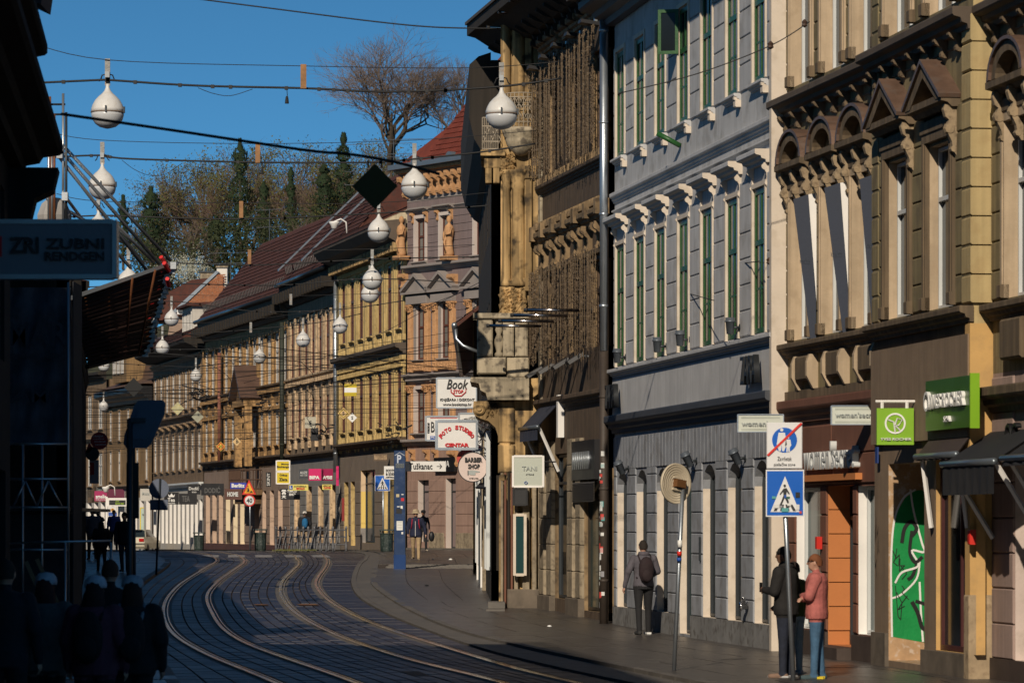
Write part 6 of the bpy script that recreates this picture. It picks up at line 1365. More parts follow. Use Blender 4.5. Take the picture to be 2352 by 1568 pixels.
for pts, D, D1, lb in (([(1640, 690), (1500, 655), (1300, 622), (1150, 640), (935, 720)], 66, 120, 'thin wire from the hook on the grey wall towards the bend'), ([(1745, 600), (1640, 612), (1500, 628), (1393, 645), (1240, 670)], 64.2, 92, 'rusty wire ending at the insulator by the last green window'),
                       ([(1860, 50), (1770, 105), (1600, 170), (1420, 215)], 60, 60, 'heavy blurred wire crossing the corner of the tan palace'), ([(1205, 595), (1000, 700), (800, 800), (560, 880)], 100, 170, 'wire sagging from the dark house towards the brown gabled bay')):
    cable(pts, D, .009, lb, None, D1)
for x, y, D, lb, r in ((1770, 105, 59.9, 'lower', .05), (1848, 55, 59.9, 'upper', .045), (1768, 600, 64.0, 'rusty cluster', .06)):
    tag(link('insulator', MB().lathe([(.01, -.06), (r, -.03), (r*.8, 0), (r, .03), (.01, .07)], n=8).mesh('insulator', flat('brown_insulator', (.06, .035, .025), .5)), None, Matrix.Translation(P3(x, y, D))), lb+' brown insulator on a wire near the tan palace corner', 'insulator')
# boards hanging from the wires
def diamond(x, y, d, D, m, label, txt=None, tm=None, edge=None, rot=pi/4, side=None):
    c_ = P3(x, y, D); h = d/FP*D/2; s_ = h*1.0; M = Matrix.Translation(c_) @ Matrix.Rotation(rot-pi/4 if rot != 0 else 0, 4, 'Y')
    rt = empty('diamond_board' if rot else 'square_board', M, label, 'board sign')
    pts = [(0, h), (h, 0), (0, -h), (-h, 0)] if rot else [(-h, -h), (h, -h), (h, h), (-h, h)]
    part('plate', MB().prism(pts, -.01, .01), m, rt, M)
    if edge:
        part('border', MB().prism([(p[0]*.86, p[1]*.86) for p in pts], -.016, -.011), edge, rt, M); part('field', MB().prism([(p[0]*.6, p[1]*.6) for p in pts], -.022, -.017), m if side is None else side, rt, M)
    if txt:
        Ft = Fr((c_.x-h, D), (c_.x+h, D)); text(txt, tm or BLKT, rt, Ft, h-h*.22*len(txt), h+h*.22*len(txt), c_.z-h*.32, c_.z+h*.32, y=-.03, depth=.002, bold=.02)
    part('hook', MB().tube([(-h*.3, 0, h*.8), (-h*.3, 0, h*1.15)], .008, 4).tube([(h*.3, 0, h*.8), (h*.3, 0, h*1.15)], .008, 4), CAB, rt, M)
OLV = mat('shaded_olive_back', (.055, .045, .008), .7, var=.1); YB = flat('yellow_board', (.55, .42, .05), .5)  # board back in shadow: the shade is part of the olive colour
diamond(861, 428, 104, 44, OLV, 'large shaded olive diamond board hanging out of focus below the wire')
diamond(307, 889, 44, 120, flat('black_board', (.008, .009, .01), .7), 'black diamond board in shade at the left before the black cornice')
diamond(408, 938, 30, 150, mat('faded_yellow_board', (.45, .42, .25), .6, var=.3, sc=6, dirt=(.5, .4, .05), dirt_amt=.7), 'faded yellow blotched diamond board over the bend'); diamond(454, 957, 28, 155, mat('faded_grey_board', (.32, .32, .24), .6, var=.2, sc=6), 'faded grey green diamond board beside the yellow blotched one')
diamond(507, 1025, 22, 160, YB, 'small yellow and red diamond board with the number 20', '20', BLKT, flat('red_board', (.5, .02, .015)), side=flat('bright_yellow', (.7, .5, .03)))
diamond(544, 1014, 20, 160, flat('buff_board', (.6, .42, .2)), 'small striped diamond board with the number 5', '5', BLKT)
diamond(789, 949, 27, 150, flat('peach_board', (.62, .42, .2)), 'peach diamond board with a black 5 and dark yellow rim', '5', BLKT, flat('dark_yellow_rim', (.3, .22, .02)), side=flat('peach_board', (1, 1, 1)))
diamond(809, 959, 22, 150, WHT, 'white diamond board with the letter S, right of the peach 5', 'S', BLKT); diamond(713, 970, 26, 155, flat('stone_board', (.4, .38, .3)), 'square grey board with a bold S over the traffic light', 'S', BLKT, rot=0)
rt, F = board('stripe_board', 'yellow board with a white stripe hanging before the yellow house', 'board sign', 791, 882, 819, 909, 150, flat('signal_yellow', (.55, .42, .01))); part('stripe', MB().box(0, F.L, -.01, 0, CAMH+(HY-901)/FP*150, CAMH+(HY-890)/FP*150), WHT, rt, F)
rt, F = board('traffic_light', 'black two lamp tram signal hanging below the S board', 'traffic light', 714, 982, 731, 1012, 155, BLACK, None, .2); part('hood', MB().box(.02, F.L-.02, -.15, 0, CAMH+(HY-993)/FP*155, CAMH+(HY-991)/FP*155), BLACK, rt, F)

# ------------------------------------------------------------------ hill with trees
HILLM = mat('hill_undergrowth', (.05, .05, .022), .95, var=.5, sc=.25)
a = MB(); nx, ny = 30, 12
for j in range(ny+1):
    for i in range(nx+1):
        D = 296+j*14; x = -75+i*5.2; t = min(1, j/7); sx = smooth01((x+62)/40)*(1-.25*smooth01((x+5)/30)); a.v.append((x, D, gz(300)+.3+(21+4*sin(x*.13))*smooth01(t)*(.55+.45*sx)+.8*sin(i*1.7+j)))
for j in range(ny):
    for i in range(nx): k = j*(nx+1)+i; a.f.append((k, k+1, k+nx+2, k+nx+1))
link('hill', a.mesh('hill', HILLM, True), None, None, 'structure')
BARK = mat('bark', (.085, .062, .042), .9, var=.4, sc=6); TWIG = mat('bare_twigs', (.15, .11, .085), .9, var=.4, sc=4, bump=0); TWIGR = mat('reddish_twigs', (.13, .085, .06), .9, var=.4, sc=4, bump=0)
CYP = mat('cypress_leaf', (.028, .048, .018), .8, var=.5, sc=1.5, bump=0); GRN = mat('fresh_green_leaf', (.12, .24, .02), .7, var=.4, sc=1.5, bump=0); OLL = mat('olive_bud_leaf', (.11, .11, .03), .8, var=.4, sc=1.5, bump=0); BLS = mat('white_blossom', (.52, .52, .42), .8, var=.3, sc=2, bump=0)
def bare_tree(h, spread, depth, seed, kids=3, r0=.2, tr_h=.3, bias=None):
    R_ = random.Random(seed); tr, cr, tips = MB(), MB(), []
    def br(p, d, l, r, k):
        n = 3; pts = [p.copy()]; q = p.copy(); dd = d.copy()
        for i in range(n):
            dd = (dd+Vector((R_.gauss(0, .13), R_.gauss(0, .13), R_.gauss(.03, .09)))).normalized(); q = q+dd*l/n; pts.append(q.copy())
        (tr if k <= 2 else cr).tube(pts, r, 6 if k <= 1 else 4 if k < 3 else 3, r*.62, caps=False)
        if k >= depth: tips.append(q.copy()); return
        for c in range(kids+(1 if R_.random() < .4 else 0)):
            ax = Vector((R_.gauss(0, 1), R_.gauss(0, 1), R_.gauss(0, .6))); ax = (ax-ax.dot(dd)*dd).normalized()
            ang = R_.uniform(.25, .75)*spread; nd = (dd*cos(ang)+ax*sin(ang)+Vector((0, 0, .12))).normalized()
            st = pts[R_.choice((2, 3, 3))]; br(st.copy(), nd, l*R_.uniform(.62, .86), r*.58, k+1)
    br(Vector((0, 0, 0)), Vector((0, 0, 1)), h*tr_h, r0, 0)
    zmax = max(t.z for t in tips); f = h/zmax
    for m_ in (tr, cr): m_.v = [(x*f, y*f, z*f) for x, y, z in m_.v]
    return tr, cr, [t*f for t in tips]
def leaf_cloud(pts, n, s_, size, seed):
    R_ = random.Random(seed); a = MB()
    for k in range(n):
        c_ = R_.choice(pts)+Vector((R_.gauss(0, s_), R_.gauss(0, s_), R_.gauss(0, s_))); u = Vector((R_.gauss(0, 1), R_.gauss(0, 1), R_.gauss(0, 1))).normalized()*size*R_.uniform(.6, 1.4); v = Vector((R_.gauss(0, 1), R_.gauss(0, 1), R_.gauss(0, 1))).normalized()*size*R_.uniform(.5, 1.1)
        a.poly([c_-u, c_+v, c_+u*.7])
    return a
TP = []
for sd, h, sp, dp, kd, m_ in ((1, 9, 1.0, 5, 3, TWIG), (2, 9, 1.15, 5, 3, TWIGR), (3, 8, .9, 5, 3, TWIG)):
    tr, cr, tp = bare_tree(h, sp, dp, sd, kd, .16); TP.append((tr.mesh('trunk', BARK), cr.mesh('crown', m_), tp))
def plant(x, D, z, label, grp, tm, cm, s=1, rz=0, name='bare_tree', cat='tree', extra=None):
    M = T((x-CX)/FP*D, D, z, rz, s); rt = empty(name, M, label, cat, grp); link('trunk', tm, rt, M); link('crown', cm, rt, M)
    if extra: link('foliage', extra, rt, M, 'stuff')
    return rt
zt = lambda y, D: CAMH+(HY-y)/FP*D
# the big spreading bare tree
tr, cr, tp = bare_tree(12.0, 1.12, 7, 47, 3, .17, .2)
for m_ in (tr, cr): m_.v = [(x*1.55, y, z) for x, y, z in m_.v]
plant(900, 300, zt(470, 300), 'big spreading bare tree rising above the red roofs', None, tr.mesh('trunk', BARK), cr.mesh('crown', TWIG), 1.2)
tr, cr, tp = bare_tree(9.5, .95, 6, 44, 3, .22); plant(1062, 300, zt(400, 300), 'tall bare tree behind the red roof ridge, right of the big one', None, tr.mesh('trunk', BARK), cr.mesh('crown', TWIG))
plant(1005, 296, zt(415, 296), 'thin bare tree with a broken stem between the two tall bare trees', None, TP[0][0], TP[0][1], .7, 1)
# dense background of bare and budding trees
budm = [leaf_cloud(TP[i][2], 1500, .35, .13, i+60).mesh('foliage', (OLL, OLL, GRN)[i]) for i in range(3)]
R_ = random.Random(77)
for k in range(58):
    x = R_.uniform(378, 1090); D = R_.uniform(305, 335); top = 372 + 20*sin(x*.03) + R_.uniform(-28, 50) + (90 if x < 430 else 0)+max(0, (470-x))*.4
    s_ = R_.uniform(.85, 1.2); h = 9*s_; i = k % 3
    plant(x, D, zt(top, D)-h*.95, 'bare brown tree in the thicket on the hill', 'bare trees on the hill', TP[i][0], TP[i][1], s_, R_.uniform(0, 6), extra=budm[i % 2] if k % 3 != 2 else None)
for x, D, top, s_, lb in ((745, 304, 440, .85, 'olive budding tree left of the dark diamond board'), (795, 303, 430, .9, 'olive budding tree below the right-hand cypress'), (530, 304, 440, .9, 'olive green budding tree beside the tallest cypress')):
    plant(x, D, zt(top, D)-8.5*s_, lb, None, TP[1][0], TP[1][1], s_, x, 'budding_tree', extra=budm[0])
def cypress(x, top, bot, w, label, seed, D=302, lean=.0):
    h = (bot-top)/FP*D; z0 = zt(bot, D); wr = w/FP*D/2; R_ = random.Random(seed); a = MB()
    n = int(1500*h*wr/6)+500
    for k in range(n):
        t = R_.random()**.8; env = wr*1.9*(1-t)**.5*min(1, (t+.08)*5)*(.8+.35*sin(t*23+seed)+.2*sin(t*51)); ang = R_.uniform(0, 6.28); rr = env*sqrt(R_.uniform(.35, 1.1))
        c_ = Vector((rr*cos(ang)+lean*t*h, rr*sin(ang), t*h)); u = Vector((cos(ang)*.5, sin(ang)*.5, 1.2)).normalized()*R_.uniform(.12, .3); v = Vector((-sin(ang), cos(ang), R_.uniform(-.3, .3)))*R_.uniform(.05, .13)
        a.poly([c_-v, c_+v, c_+u])
    plant(x, D, z0, label, 'cypresses on the hill', MB().tube([(0, 0, -1), (lean*h*.5, 0, h*.5), (lean*h*.9, 0, h*.9)], .12, 6, .03).mesh('trunk', BARK), a.mesh('crown', CYP), name='cypress_tree', cat='cypress')
for c_ in ((551, 322, 600, 46, 'tallest cypress, thin topped, behind the sloping roofs', 1), (347, 432, 600, 58, 'broad pointed cypress at the left end of the hill', 2), (283, 452, 590, 24, 'slim cypress behind the scaffold tubes', 3), (789, 308, 470, 30, 'dark slim cypress left of the big bare tree', 4), (745, 382, 500, 40, 'ragged cypress at mid height, left of the slim one', 5),
           (668, 388, 520, 18, 'thin cypress among bare trees above the green bush', 6), (606, 420, 560, 30, 'dim cypress right of the tallest one', 7), (497, 500, 640, 52, 'wide dark cypress behind the blossom tree', 8)): cypress(*c_)
# blossom tree, fresh green bush and dark shrubs
pts = [Vector((R_.gauss(0, 1.4), R_.gauss(0, 1), 2.6+R_.gauss(0, .95))) for k in range(90)]
plant(432, 292, zt(668, 292), 'white blossoming tree between cypresses and the brick gable', None, MB().tube([(0, 0, -2), (0, 0, 2.5)], .1, 5, .05).mesh('trunk', BARK), TP[0][1], .62, 0, 'blossom_tree', extra=leaf_cloud([p*1.0 for p in pts], 3800, .42, .11, 5).mesh('foliage', BLS))
pts = [Vector((R_.gauss(0, .9), R_.gauss(0, .7), 1.9+R_.gauss(0, .8))) for k in range(60)]
plant(672, 292, zt(610, 292), 'fresh green leafed tree above the long tiled roof', None, MB().tube([(0, 0, -2), (0, 0, 2)], .1, 5, .05).mesh('trunk', BARK), TP[2][1], .5, 0, 'leafy_tree', extra=leaf_cloud(pts, 3600, .36, .13, 6).mesh('foliage', GRN))
DKG = mat('dark_ivy_leaf', (.035, .045, .014), .8, var=.4, sc=1, bump=0)
pts = [Vector(((R_.uniform(300, 1000)-CX)/FP*296, 296+R_.uniform(-1, 3), 0)) for k in range(420)]
for p in pts: p.z = zt(R_.uniform(505, 680)+(45 if p.x/296*FP+CX < 480 else 0), 296)
u = link('undergrowth', leaf_cloud(pts, 26000, .7, .17, 7).mesh('undergrowth', DKG), None, None, 'stuff'); tag(u, 'dark green ivy and undergrowth covering the hill behind the roofs', 'undergrowth')
# ------------------------------------------------------------------ signs of the middle distance, on the house with the carved bay and behind it
rt, F = board('shop_sign', 'white bookshop sign with red half octagon and web address', 'sign', 1002, 867, 1095, 937, 98, SIGNW, STEEL, .16, fw=.025)
D = 98
btext('Book', BLKT, rt, F, 1026, 871, 1075, 893, D, 1002, shear=.3, bold=.01); btext('STOP', REDT, rt, F, 1041, 895, 1064, 903, D, 1002, bold=.03)
X_ = lambda x, r=1002, D=98: (x-r)/FP*D; Z_ = lambda y, D=98: CAMH+(HY-y)/FP*D
part('red_outline', MB().tube([(X_(1036), -.02, Z_(893)), (X_(1036), -.02, Z_(900)), (X_(1046), -.02, Z_(909)), (X_(1060), -.02, Z_(909)), (X_(1070), -.02, Z_(900)), (X_(1070), -.02, Z_(893))], .014, 4), REDT, rt, F)
btext('KNJIŽARA I DISKONT', BLKT, rt, F, 1011, 913, 1090, 922, D, 1002, bold=.015); btext('www.bookstop.hr', BLKT, rt, F, 1017, 925, 1083, 933, D, 1002, bold=.01); bracket(rt, F, 93, 112, 880, D); bracket(rt, F, 93, 112, 925, D)
rt, F = board('shop_sign', 'white double sided sporting goods sign half hidden behind the photo studio sign', 'sign', 977, 955, 1055, 1012, 104, SIGNW, STEEL, .14)
btext('BOK', BLKT, rt, F, 990, 968, 1024, 992, 104, 977); btext('SPORTSKA', BLKT, rt, F, 972, 980, 996, 985, 104, 977, rot=-pi/2, bold=.01)
part('red_line', MB().box(X_(988, 977, 104), X_(1050, 977, 104), -.01, 0, Z_(960, 104), Z_(958.5, 104)), REDT, rt, F); part('blue_patch', MB().box(X_(988, 977, 104), X_(1003, 977, 104), -.01, 0, Z_(1010, 104), Z_(1001, 104)), BLUT, rt, F)
btext('MU', WHT, rt, F, 990, 1002, 1001, 1007, 104, 977); bracket(rt, F, 78, 120, 965, 104)
rt, F = board('shop_sign', 'white barber shop sign with scissors, behind the photo studio sign', 'sign', 1053, 948, 1126, 1035, 101, SIGNW, STEEL, .14)
btext('INTERNATIONAL', BLKT, rt, F, 1062, 958, 1094, 965, 101, 1053, rot=.25); btext('Shop', BLKT, rt, F, 1096, 976, 1118, 990, 101, 1053, shear=.3); bracket(rt, F, 73, 90, 960, 101)
xx = lambda x: X_(x, 1053, 101); zz = lambda y: Z_(y, 101)
part('scissors', MB().tube([(xx(1102), -.02, zz(1012)), (xx(1113), -.02, zz(993))], .012, 4).tube([(xx(1112), -.02, zz(1012)), (xx(1103), -.02, zz(993))], .012, 4).tube([(xx(1101)+.03*cos(t), -.02, zz(1014)+.03*sin(t)) for t in range(7)], .007, 4).tube([(xx(1113)+.03*cos(t), -.02, zz(1014)+.03*sin(t)) for t in range(7)], .007, 4), BLKT, rt, F)
part('helmet', MB().lathe([(.001, -.03), (.09, -.03), (.09, -.01), (.001, -.01)], (xx(1096), 0, zz(967)), 14, 'y'), GRYT, rt, F); part('red_arrow', MB().prism([(xx(1100), zz(1022)), (xx(1112), zz(1025)), (xx(1100), zz(1028))], -.02, 0), REDT, rt, F)
rt, F = board('shop_sign', 'white photo studio sign with red arched lettering', 'sign', 1001, 965, 1097, 1032, 96, SIGNW, STEEL, .2, fw=.05)
cx_, cz_, Rr = X_(1049, 1001, 96), Z_(1026, 96), .47
for i, ch in enumerate('FOTO STUDIO'):
    if ch == ' ': continue
    a_ = radians(56-i*11.2); px_, pz_ = cx_+Rr*1.0*-sin(a_), cz_+Rr*cos(a_)*1.03-.0
    c_ = text(ch, REDT, rt, F, -.043, .043, -.055, .055, y=0, depth=.006, bold=.06)
    c_.matrix_basis = WM[rt.name].inverted() @ F.M @ Matrix.Translation((px_, -.02, pz_)) @ Matrix.Rotation(-a_*.75, 4, 'Y')
btext('CENTAR', REDT, rt, F, 1022, 1017, 1077, 1026, 96, 1001, bold=.06)
for y, y2 in ((972, 985), (1000, 1022), (1020, 1052)): part('bracket', MB().tube([P3(1097, y, 96), P3(1140 if y < 1010 else 1165, y2+6, 93)], .016, 5), BLACK, rt, I4)
def disc(name, label, cat, x, y, r, D, m, t=.08, rim=None):
    c_ = P3(x, y, D); R = r/FP*D; M = Matrix.Translation(c_); rt = empty(name, M, label, cat)
    part('panel', MB().lathe([(.001, 0), (R, 0), (R, t), (.001, t)], n=32, axis='y'), m, rt, M)
    if rim: part('rim', MB().lathe([(R-.01, -.008), (R+.012, -.008), (R+.012, t+.005), (R-.01, t+.005)], n=32, axis='y', caps=False), rim, rt, M)
    return rt, Fr((c_.x, D), (c_.x+1, D)), c_
rt, F, c_ = disc('shop_sign', 'round red shop sign half hidden behind the round barber sign', 'sign', 1070, 1052, 21, 100, flat('coral_red', (.45, .05, .04)))
rt, F, c_ = disc('shop_sign', 'round pinkish barber shop sign with pointing hand', 'sign', 1086, 1072, 34, 94, mat('pinkish_sign', (.60, .49, .45), .5, var=.04), .1, BLACK)
k_ = 94/FP; tt = lambda s_, x0, x1, y0, y1, m_=BLKT, **k: text(s_, m_, rt, F, (x0-1086)*k_, (x1-1086)*k_, CAMH+(HY-y1)*k_, CAMH+(HY-y0)*k_, **k)
tt('BARBER', 1068, 1108, 1050, 1061, bold=.04); tt('SHOP', 1075, 1102, 1065, 1076, bold=.04); tt('BY PEŠ & NOBL', 1078, 1099, 1096, 1099)
hx = lambda x: (x-1086)*k_; hz = lambda y: CAMH+(HY-y)*k_
part('pointing_hand', MB().prism([(hx(1076), hz(1081)), (hx(1080), hz(1079)), (hx(1090), hz(1079.5)), (hx(1102), hz(1082)), (hx(1102), hz(1084)), (hx(1091), hz(1085)), (hx(1093), hz(1089)), (hx(1088), hz(1091)), (hx(1080), hz(1090)), (hx(1076), hz(1088))], -.012, -.002), GRYT, rt, F)
part('cuff', MB().prism([(hx(1074), hz(1080)), (hx(1076), hz(1080)), (hx(1076), hz(1091)), (hx(1074), hz(1091))], -.016, -.002), BLKT, rt, F); bracket(rt, Fr((0, 94), (1, 94)), 1110-1176, 1150-1176, 1040, 94)
rt, F = board('shop_sign', 'tall yellow dotted sign above the brown panel with gold letters', 'sign', 1117, 1118, 1138, 1206, 97, mat('dotted_yellow', (.55, .46, .02), .5, var=.1), WHITE, .1)
for y in (1127, 1146, 1167, 1188): btext('MAXY•P', BLKT, rt, F, 1119, y, 1136, y+6, 97, 1117, rot=.6)
rt, F = board('gold_panel', 'brown panel with vertical gold letters near the doorstep', 'sign', 1116, 1209, 1138, 1292, 96.4, mat('chocolate_panel', (.07, .042, .028), .5, var=.15), None, .1)
for k, ch in enumerate('ZLATO'): btext(ch, flat('gold_letter', (.45, .30, .08), .4, .5), rt, F, 1125, 1213+k*13.5, 1131, 1222+k*13.5, 96.4, 1116)
rt = empty('awning', Matrix.Translation(P3(1115, 1115, 97)), 'short black awning over the tall yellow dotted sign', 'awning'); part('canopy', MB().poly([P3(1093, 1118, 96), P3(1142, 1120, 95), P3(1142, 1108, 98), P3(1102, 1108, 99)]).poly([P3(1093, 1118, 96), P3(1093, 1122, 96), P3(1142, 1124, 95), P3(1142, 1120, 95)]), AWB, rt, I4)
part('frame', MB().tube([P3(1093, 1119, 96), P3(1142, 1121, 95)], .02, 5), BLACK, rt, I4)
for x, D, y0, y1, m_, nm in ((1099, 108, 1120, 1262, WHITE, 'white'), (1103, 105, 1130, 1275, DARKM, 'dark'), (1108, 102, 1125, 1285, WHITE, 'white'), (1112, 100, 1140, 1290, SHOPP, 'stone')):
    tag(part('shopfront_post', MB().box(-.05, .05, -.2, .3, gz(D), CAMH+(HY-y0)/FP*D), m_, None, Matrix.Translation(((x-CX)/FP*D, D, 0))), nm+(' post' if D != 102 else ' nearer post')+' of the narrow shop fronts below the barber sign', 'post')

# ------------------------------------------------------------------ parking pillar, direction board, road signs
PB = mat('parking_blue', (.012, .036, .105), .4, .2, var=.12, sc=1.5, dirt=(.06, .09, .16), dirt_amt=.4); D = 117.5
F = face(905, 1034, 931, 1307, D); zt_, zb_ = Z_(1034, D), gz(D); pl = empty('parking_pillar', T((F.A.x+F.B.x)/2, D, zb_), 'tall blue parking guidance pillar with white P and stickers', 'pillar')
part('shaft', MB().block(0, F.L, 0, .22, zb_+.0, zt_, .01), PB, pl, F); part('base_panel', MB().box(-.01, F.L+.01, -.012, .23, zb_, zb_+.45), mat('parking_blue_base', (.015, .05, .17), .3, .2, var=.15), pl, F)
px_ = lambda x: (x-905)/FP*D; pz_ = lambda y: Z_(y, D)
WBL = flat('pale_blue_white', (.45, .5, .6)); text('P', WBL, pl, F, px_(912), px_(922), pz_(1063), pz_(1044), y=-.004, depth=.004, bold=.03)
part('roof_mark', MB().tube([(px_(907), -.01, pz_(1046)), (px_(918), -.01, pz_(1039)), (px_(929), -.01, pz_(1046))], .014, 4), WBL, pl, F)
part('counter_display', MB().box(px_(909), px_(928), -.012, 0, pz_(1074), pz_(1064)), flat('grey_display', (.12, .14, .16)), pl, F); text('888', flat('lcd', (.03, .04, .05)), pl, F, px_(910), px_(927), pz_(1073), pz_(1065), y=-.014, depth=.002)
for x0, x1, y0, y1, m_ in ((910, 923, 1167, 1179, BLACK), (911, 925, 1196, 1217, WHT), (910, 917, 1134, 1141, flat('buff_sticker', (.5, .42, .25))), (921, 928, 1143, 1150, REDT), (920, 925, 1161, 1168, WHT), (922, 926, 1221, 1226, WHT), (912, 918, 1162, 1164, WHT), (922, 927, 1134, 1136, WHT)):
    part('sticker', MB().box(px_(x0), px_(x1), -.006, 0, pz_(y1), pz_(y0)), m_, pl, F)
for k in range(5): part('poster_print', MB().box(px_(912.5), px_(923.5), -.008, -.006, pz_(1199+k*3.6), pz_(1198+k*3.6)), GRYT, pl, F)
rt, F = board('direction_sign', 'white Tuškanac direction board with right arrow beside the blue pillar', 'road sign', 932, 1059, 1024, 1082, 118.2, SIGNW, None, .05); D = 118.2
btext('Tuškanac', BLKT, rt, F, 940, 1063, 993, 1077, D, 932, bold=.008); xa = lambda x: (x-932)/FP*D; za = lambda y: Z_(y, D)
part('arrow', MB().box(xa(1003), xa(1014), -.012, 0, za(1071.2), za(1069.8)).prism([(xa(1009), za(1065)), (xa(1011), za(1065)), (xa(1015.5), za(1070.5)), (xa(1011), za(1076)), (xa(1009), za(1076)), (xa(1013), za(1070.5))], -.012, 0), BLKT, rt, F)
part('pole', MB().tube([(xa(929), .12, gz(D)), (xa(929), .12, za(1050))], .045, 8).tube([(xa(929), .12, za(1060)), (xa(936), .06, za(1060))], .02, 5), STEEL, rt, F, True)
SGB = flat('road_sign_blue', (.006, .10, .46), .35); SGW = flat('road_sign_white', (.66, .66, .66), .4)
def pedestrian(F, m, rt, x, z, s_, y):
    P_ = lambda pts: part('walking_figure', MB().prism([(x+a*s_, z+b*s_) for a, b in pts], y-.004, y), m, rt, F)
    P_([(.04, .93), (.0, .98), (-.06, .96), (-.07, .89), (-.02, .84), (.04, .87)]); P_([(-.06, .8), (.06, .82), (.1, .76), (.2, .58), (.17, .54), (.07, .66), (.05, .5), (.16, .25), (.2, 0), (.13, 0), (.07, .24), (-.02, .4), (-.1, .2), (-.2, .0), (-.27, .02), (-.16, .25), (-.07, .5), (-.08, .66), (-.2, .52), (-.23, .56)])
def crossing_sign(name, label, x0, y0, x1, y1, D, ppx, pbot, stickers=False, tilt=0):
    F = face(x0, y0, x1, y1, D); z0, z1 = Z_(y1, D), Z_(y0, D); w_, h_ = F.L, z1-z0; zf_ = gz(D) if pbot is None else Z_(pbot, D)
    rt = empty(name, F.M @ Matrix.Translation(((ppx-x0)/FP*D, .06, zf_)), label, 'road sign')
    part('plate', MB().box(0, w_, 0, .02, z0, z1), SGW, rt, F); part('blue_field', MB().box(w_*.03, w_*.97, -.004, 0, z0+h_*.03, z1-h_*.03), SGB, rt, F)
    part('triangle', MB().prism([(w_*.12, z0+h_*.1), (w_*.88, z0+h_*.1), (w_*.5, z0+h_*.86)], -.008, -.004), SGW, rt, F)
    pedestrian(F, BLKT, rt, w_*.5, z0+h_*.2, h_*.5, -.009)
    for i in range(4):
        xb = w_*(.2+.17*i); sl = (.5-(.2+.17*i+.04))*w_*.35; part('zebra_bar', MB().prism([(xb, z0+h_*.12), (xb+w_*.08, z0+h_*.12), (xb+w_*.07+sl, z0+h_*.26), (xb+w_*.0+sl, z0+h_*.26)], -.012, -.008), BLKT, rt, F)
    return rt, F, w_, z0, h_
rt, F, w_, z0, h_ = crossing_sign('crossing_sign', 'far blue pedestrian crossing sign left of the blue pillar', 861, 1091, 896, 1127, 160, 880, None)
part('pole', MB().tube([(w_*.54, .06, gz(160)), (w_*.54, .06, z0+h_*.9)], .038, 8), STEEL, rt, F, True)
# roadworks and speed limit signs on one pole
D = 171; F = face(556, 1101, 586, 1135, D); rt = empty('road_sign_pole', T((574-CX)/FP*D, D, gz(D)), 'roadworks triangle and speed limit 40 disc on one pole', 'road sign')
part('pole', MB().tube([(w_*0+(574-556)/FP*D, .06, gz(D)), ((574-556)/FP*D, .06, Z_(1110, D))], .035, 8), STEEL, rt, F, True)
xt = lambda x: (x-556)/FP*D; zq = lambda y: Z_(y, D); YO = flat('sign_orange', (.75, .38, .02)); RB = flat('sign_red', (.6, .02, .01))
part('triangle_rim', MB().prism([(xt(556), zq(1135)), (xt(588), zq(1135)), (xt(572), zq(1101))], 0, .02), RB, rt, F); part('triangle_field', MB().prism([(xt(561), zq(1132)), (xt(583), zq(1132)), (xt(572), zq(1108))], -.005, 0), YO, rt, F)
part('worker_figure', MB().prism([(xt(566), zq(1131)), (xt(569), zq(1124)), (xt(567.5), zq(1121)), (xt(570.5), zq(1119)), (xt(573), zq(1125)), (xt(571), zq(1131)), (xt(569.8), zq(1127)), (xt(567.5), zq(1131))], -.01, -.005).lathe([(.001, -.01), (.03, -.01), (.03, -.005), (.001, -.005)], (xt(569.5), 0, zq(1116.5)), 10, 'y').prism([(xt(573.5), zq(1131)), (xt(581), zq(1131)), (xt(577), zq(1125.5))], -.01, -.005), BLKT, rt, F)
cc = (xt(573), 0, zq(1149)); part('limit_rim', MB().lathe([(.001, 0), (.26, 0), (.26, .02), (.001, .02)], cc, 24, 'y'), RB, rt, F); part('limit_field', MB().lathe([(.001, -.005), (.205, -.005), (.205, 0), (.001, 0)], cc, 24, 'y'), SGW, rt, F)
text('40', BLKT, rt, F, cc[0]-.13, cc[0]+.13, cc[2]-.11, cc[2]+.11, y=-.008, depth=.002, bold=.03)
# near right poles
X0, D0 = ground_at(1548, 1540); zg_ = gz(D0); rt = empty('leaning_sign', T(X0, D0, zg_), 'leaning pole with a round cream sign seen from behind', 'road sign')
top = P3(1569, 1102, D0+.1); part('pole', MB().tube([(X0, D0, zg_), tuple(top)], .032, 10), STEEL, rt, I4, True)
c_ = P3(1553, 1110, D0); M = Matrix.Translation(c_+Vector((0, .06, 0))) @ Matrix.Rotation(radians(42), 4, 'Z') @ Matrix.Rotation(radians(8), 4, 'Y')
part('disc', MB().lathe([(.001, 0), (.27, .0), (.29, -.02), (.295, .01), (.29, .03), (.001, .03)], n=36, axis='y'), mat('cream_sign_back', (.50, .43, .32), .5, var=.08), rt, M, True)
for k in range(6): r = .06+k*.036; part('pressed_ring', MB().lathe([(r, -.002), (r+.008, -.009), (r+.016, -.002)], n=36, axis='y', caps=False), mat('cream_sign_back', (.5, .4, .3)), rt, M, True)
part('clamp', MB().box(-.06, .12, -.09, 0, -.05, .06), mat('brass_clamp', (.25, .12, .05), .4, .5), rt, M); part('clamp', MB().box(-.08, .08, -.04, -.005, .07, .1).box(-.08, .08, -.04, -.005, -.1, -.07), mat('cream_sign_back', (.5, .4, .3)), rt, M)
for z, m_, h in ((1.78, WHT, .1), (1.66, RB, .06), (1.58, BLUT, .05)): part('sticker', MB().lathe([(.034, 0), (.034, h)], (0, 0, 0), 10), m_, rt, Matrix.Translation((X0+(top.x-X0)*z/2.85, D0, z)), True)
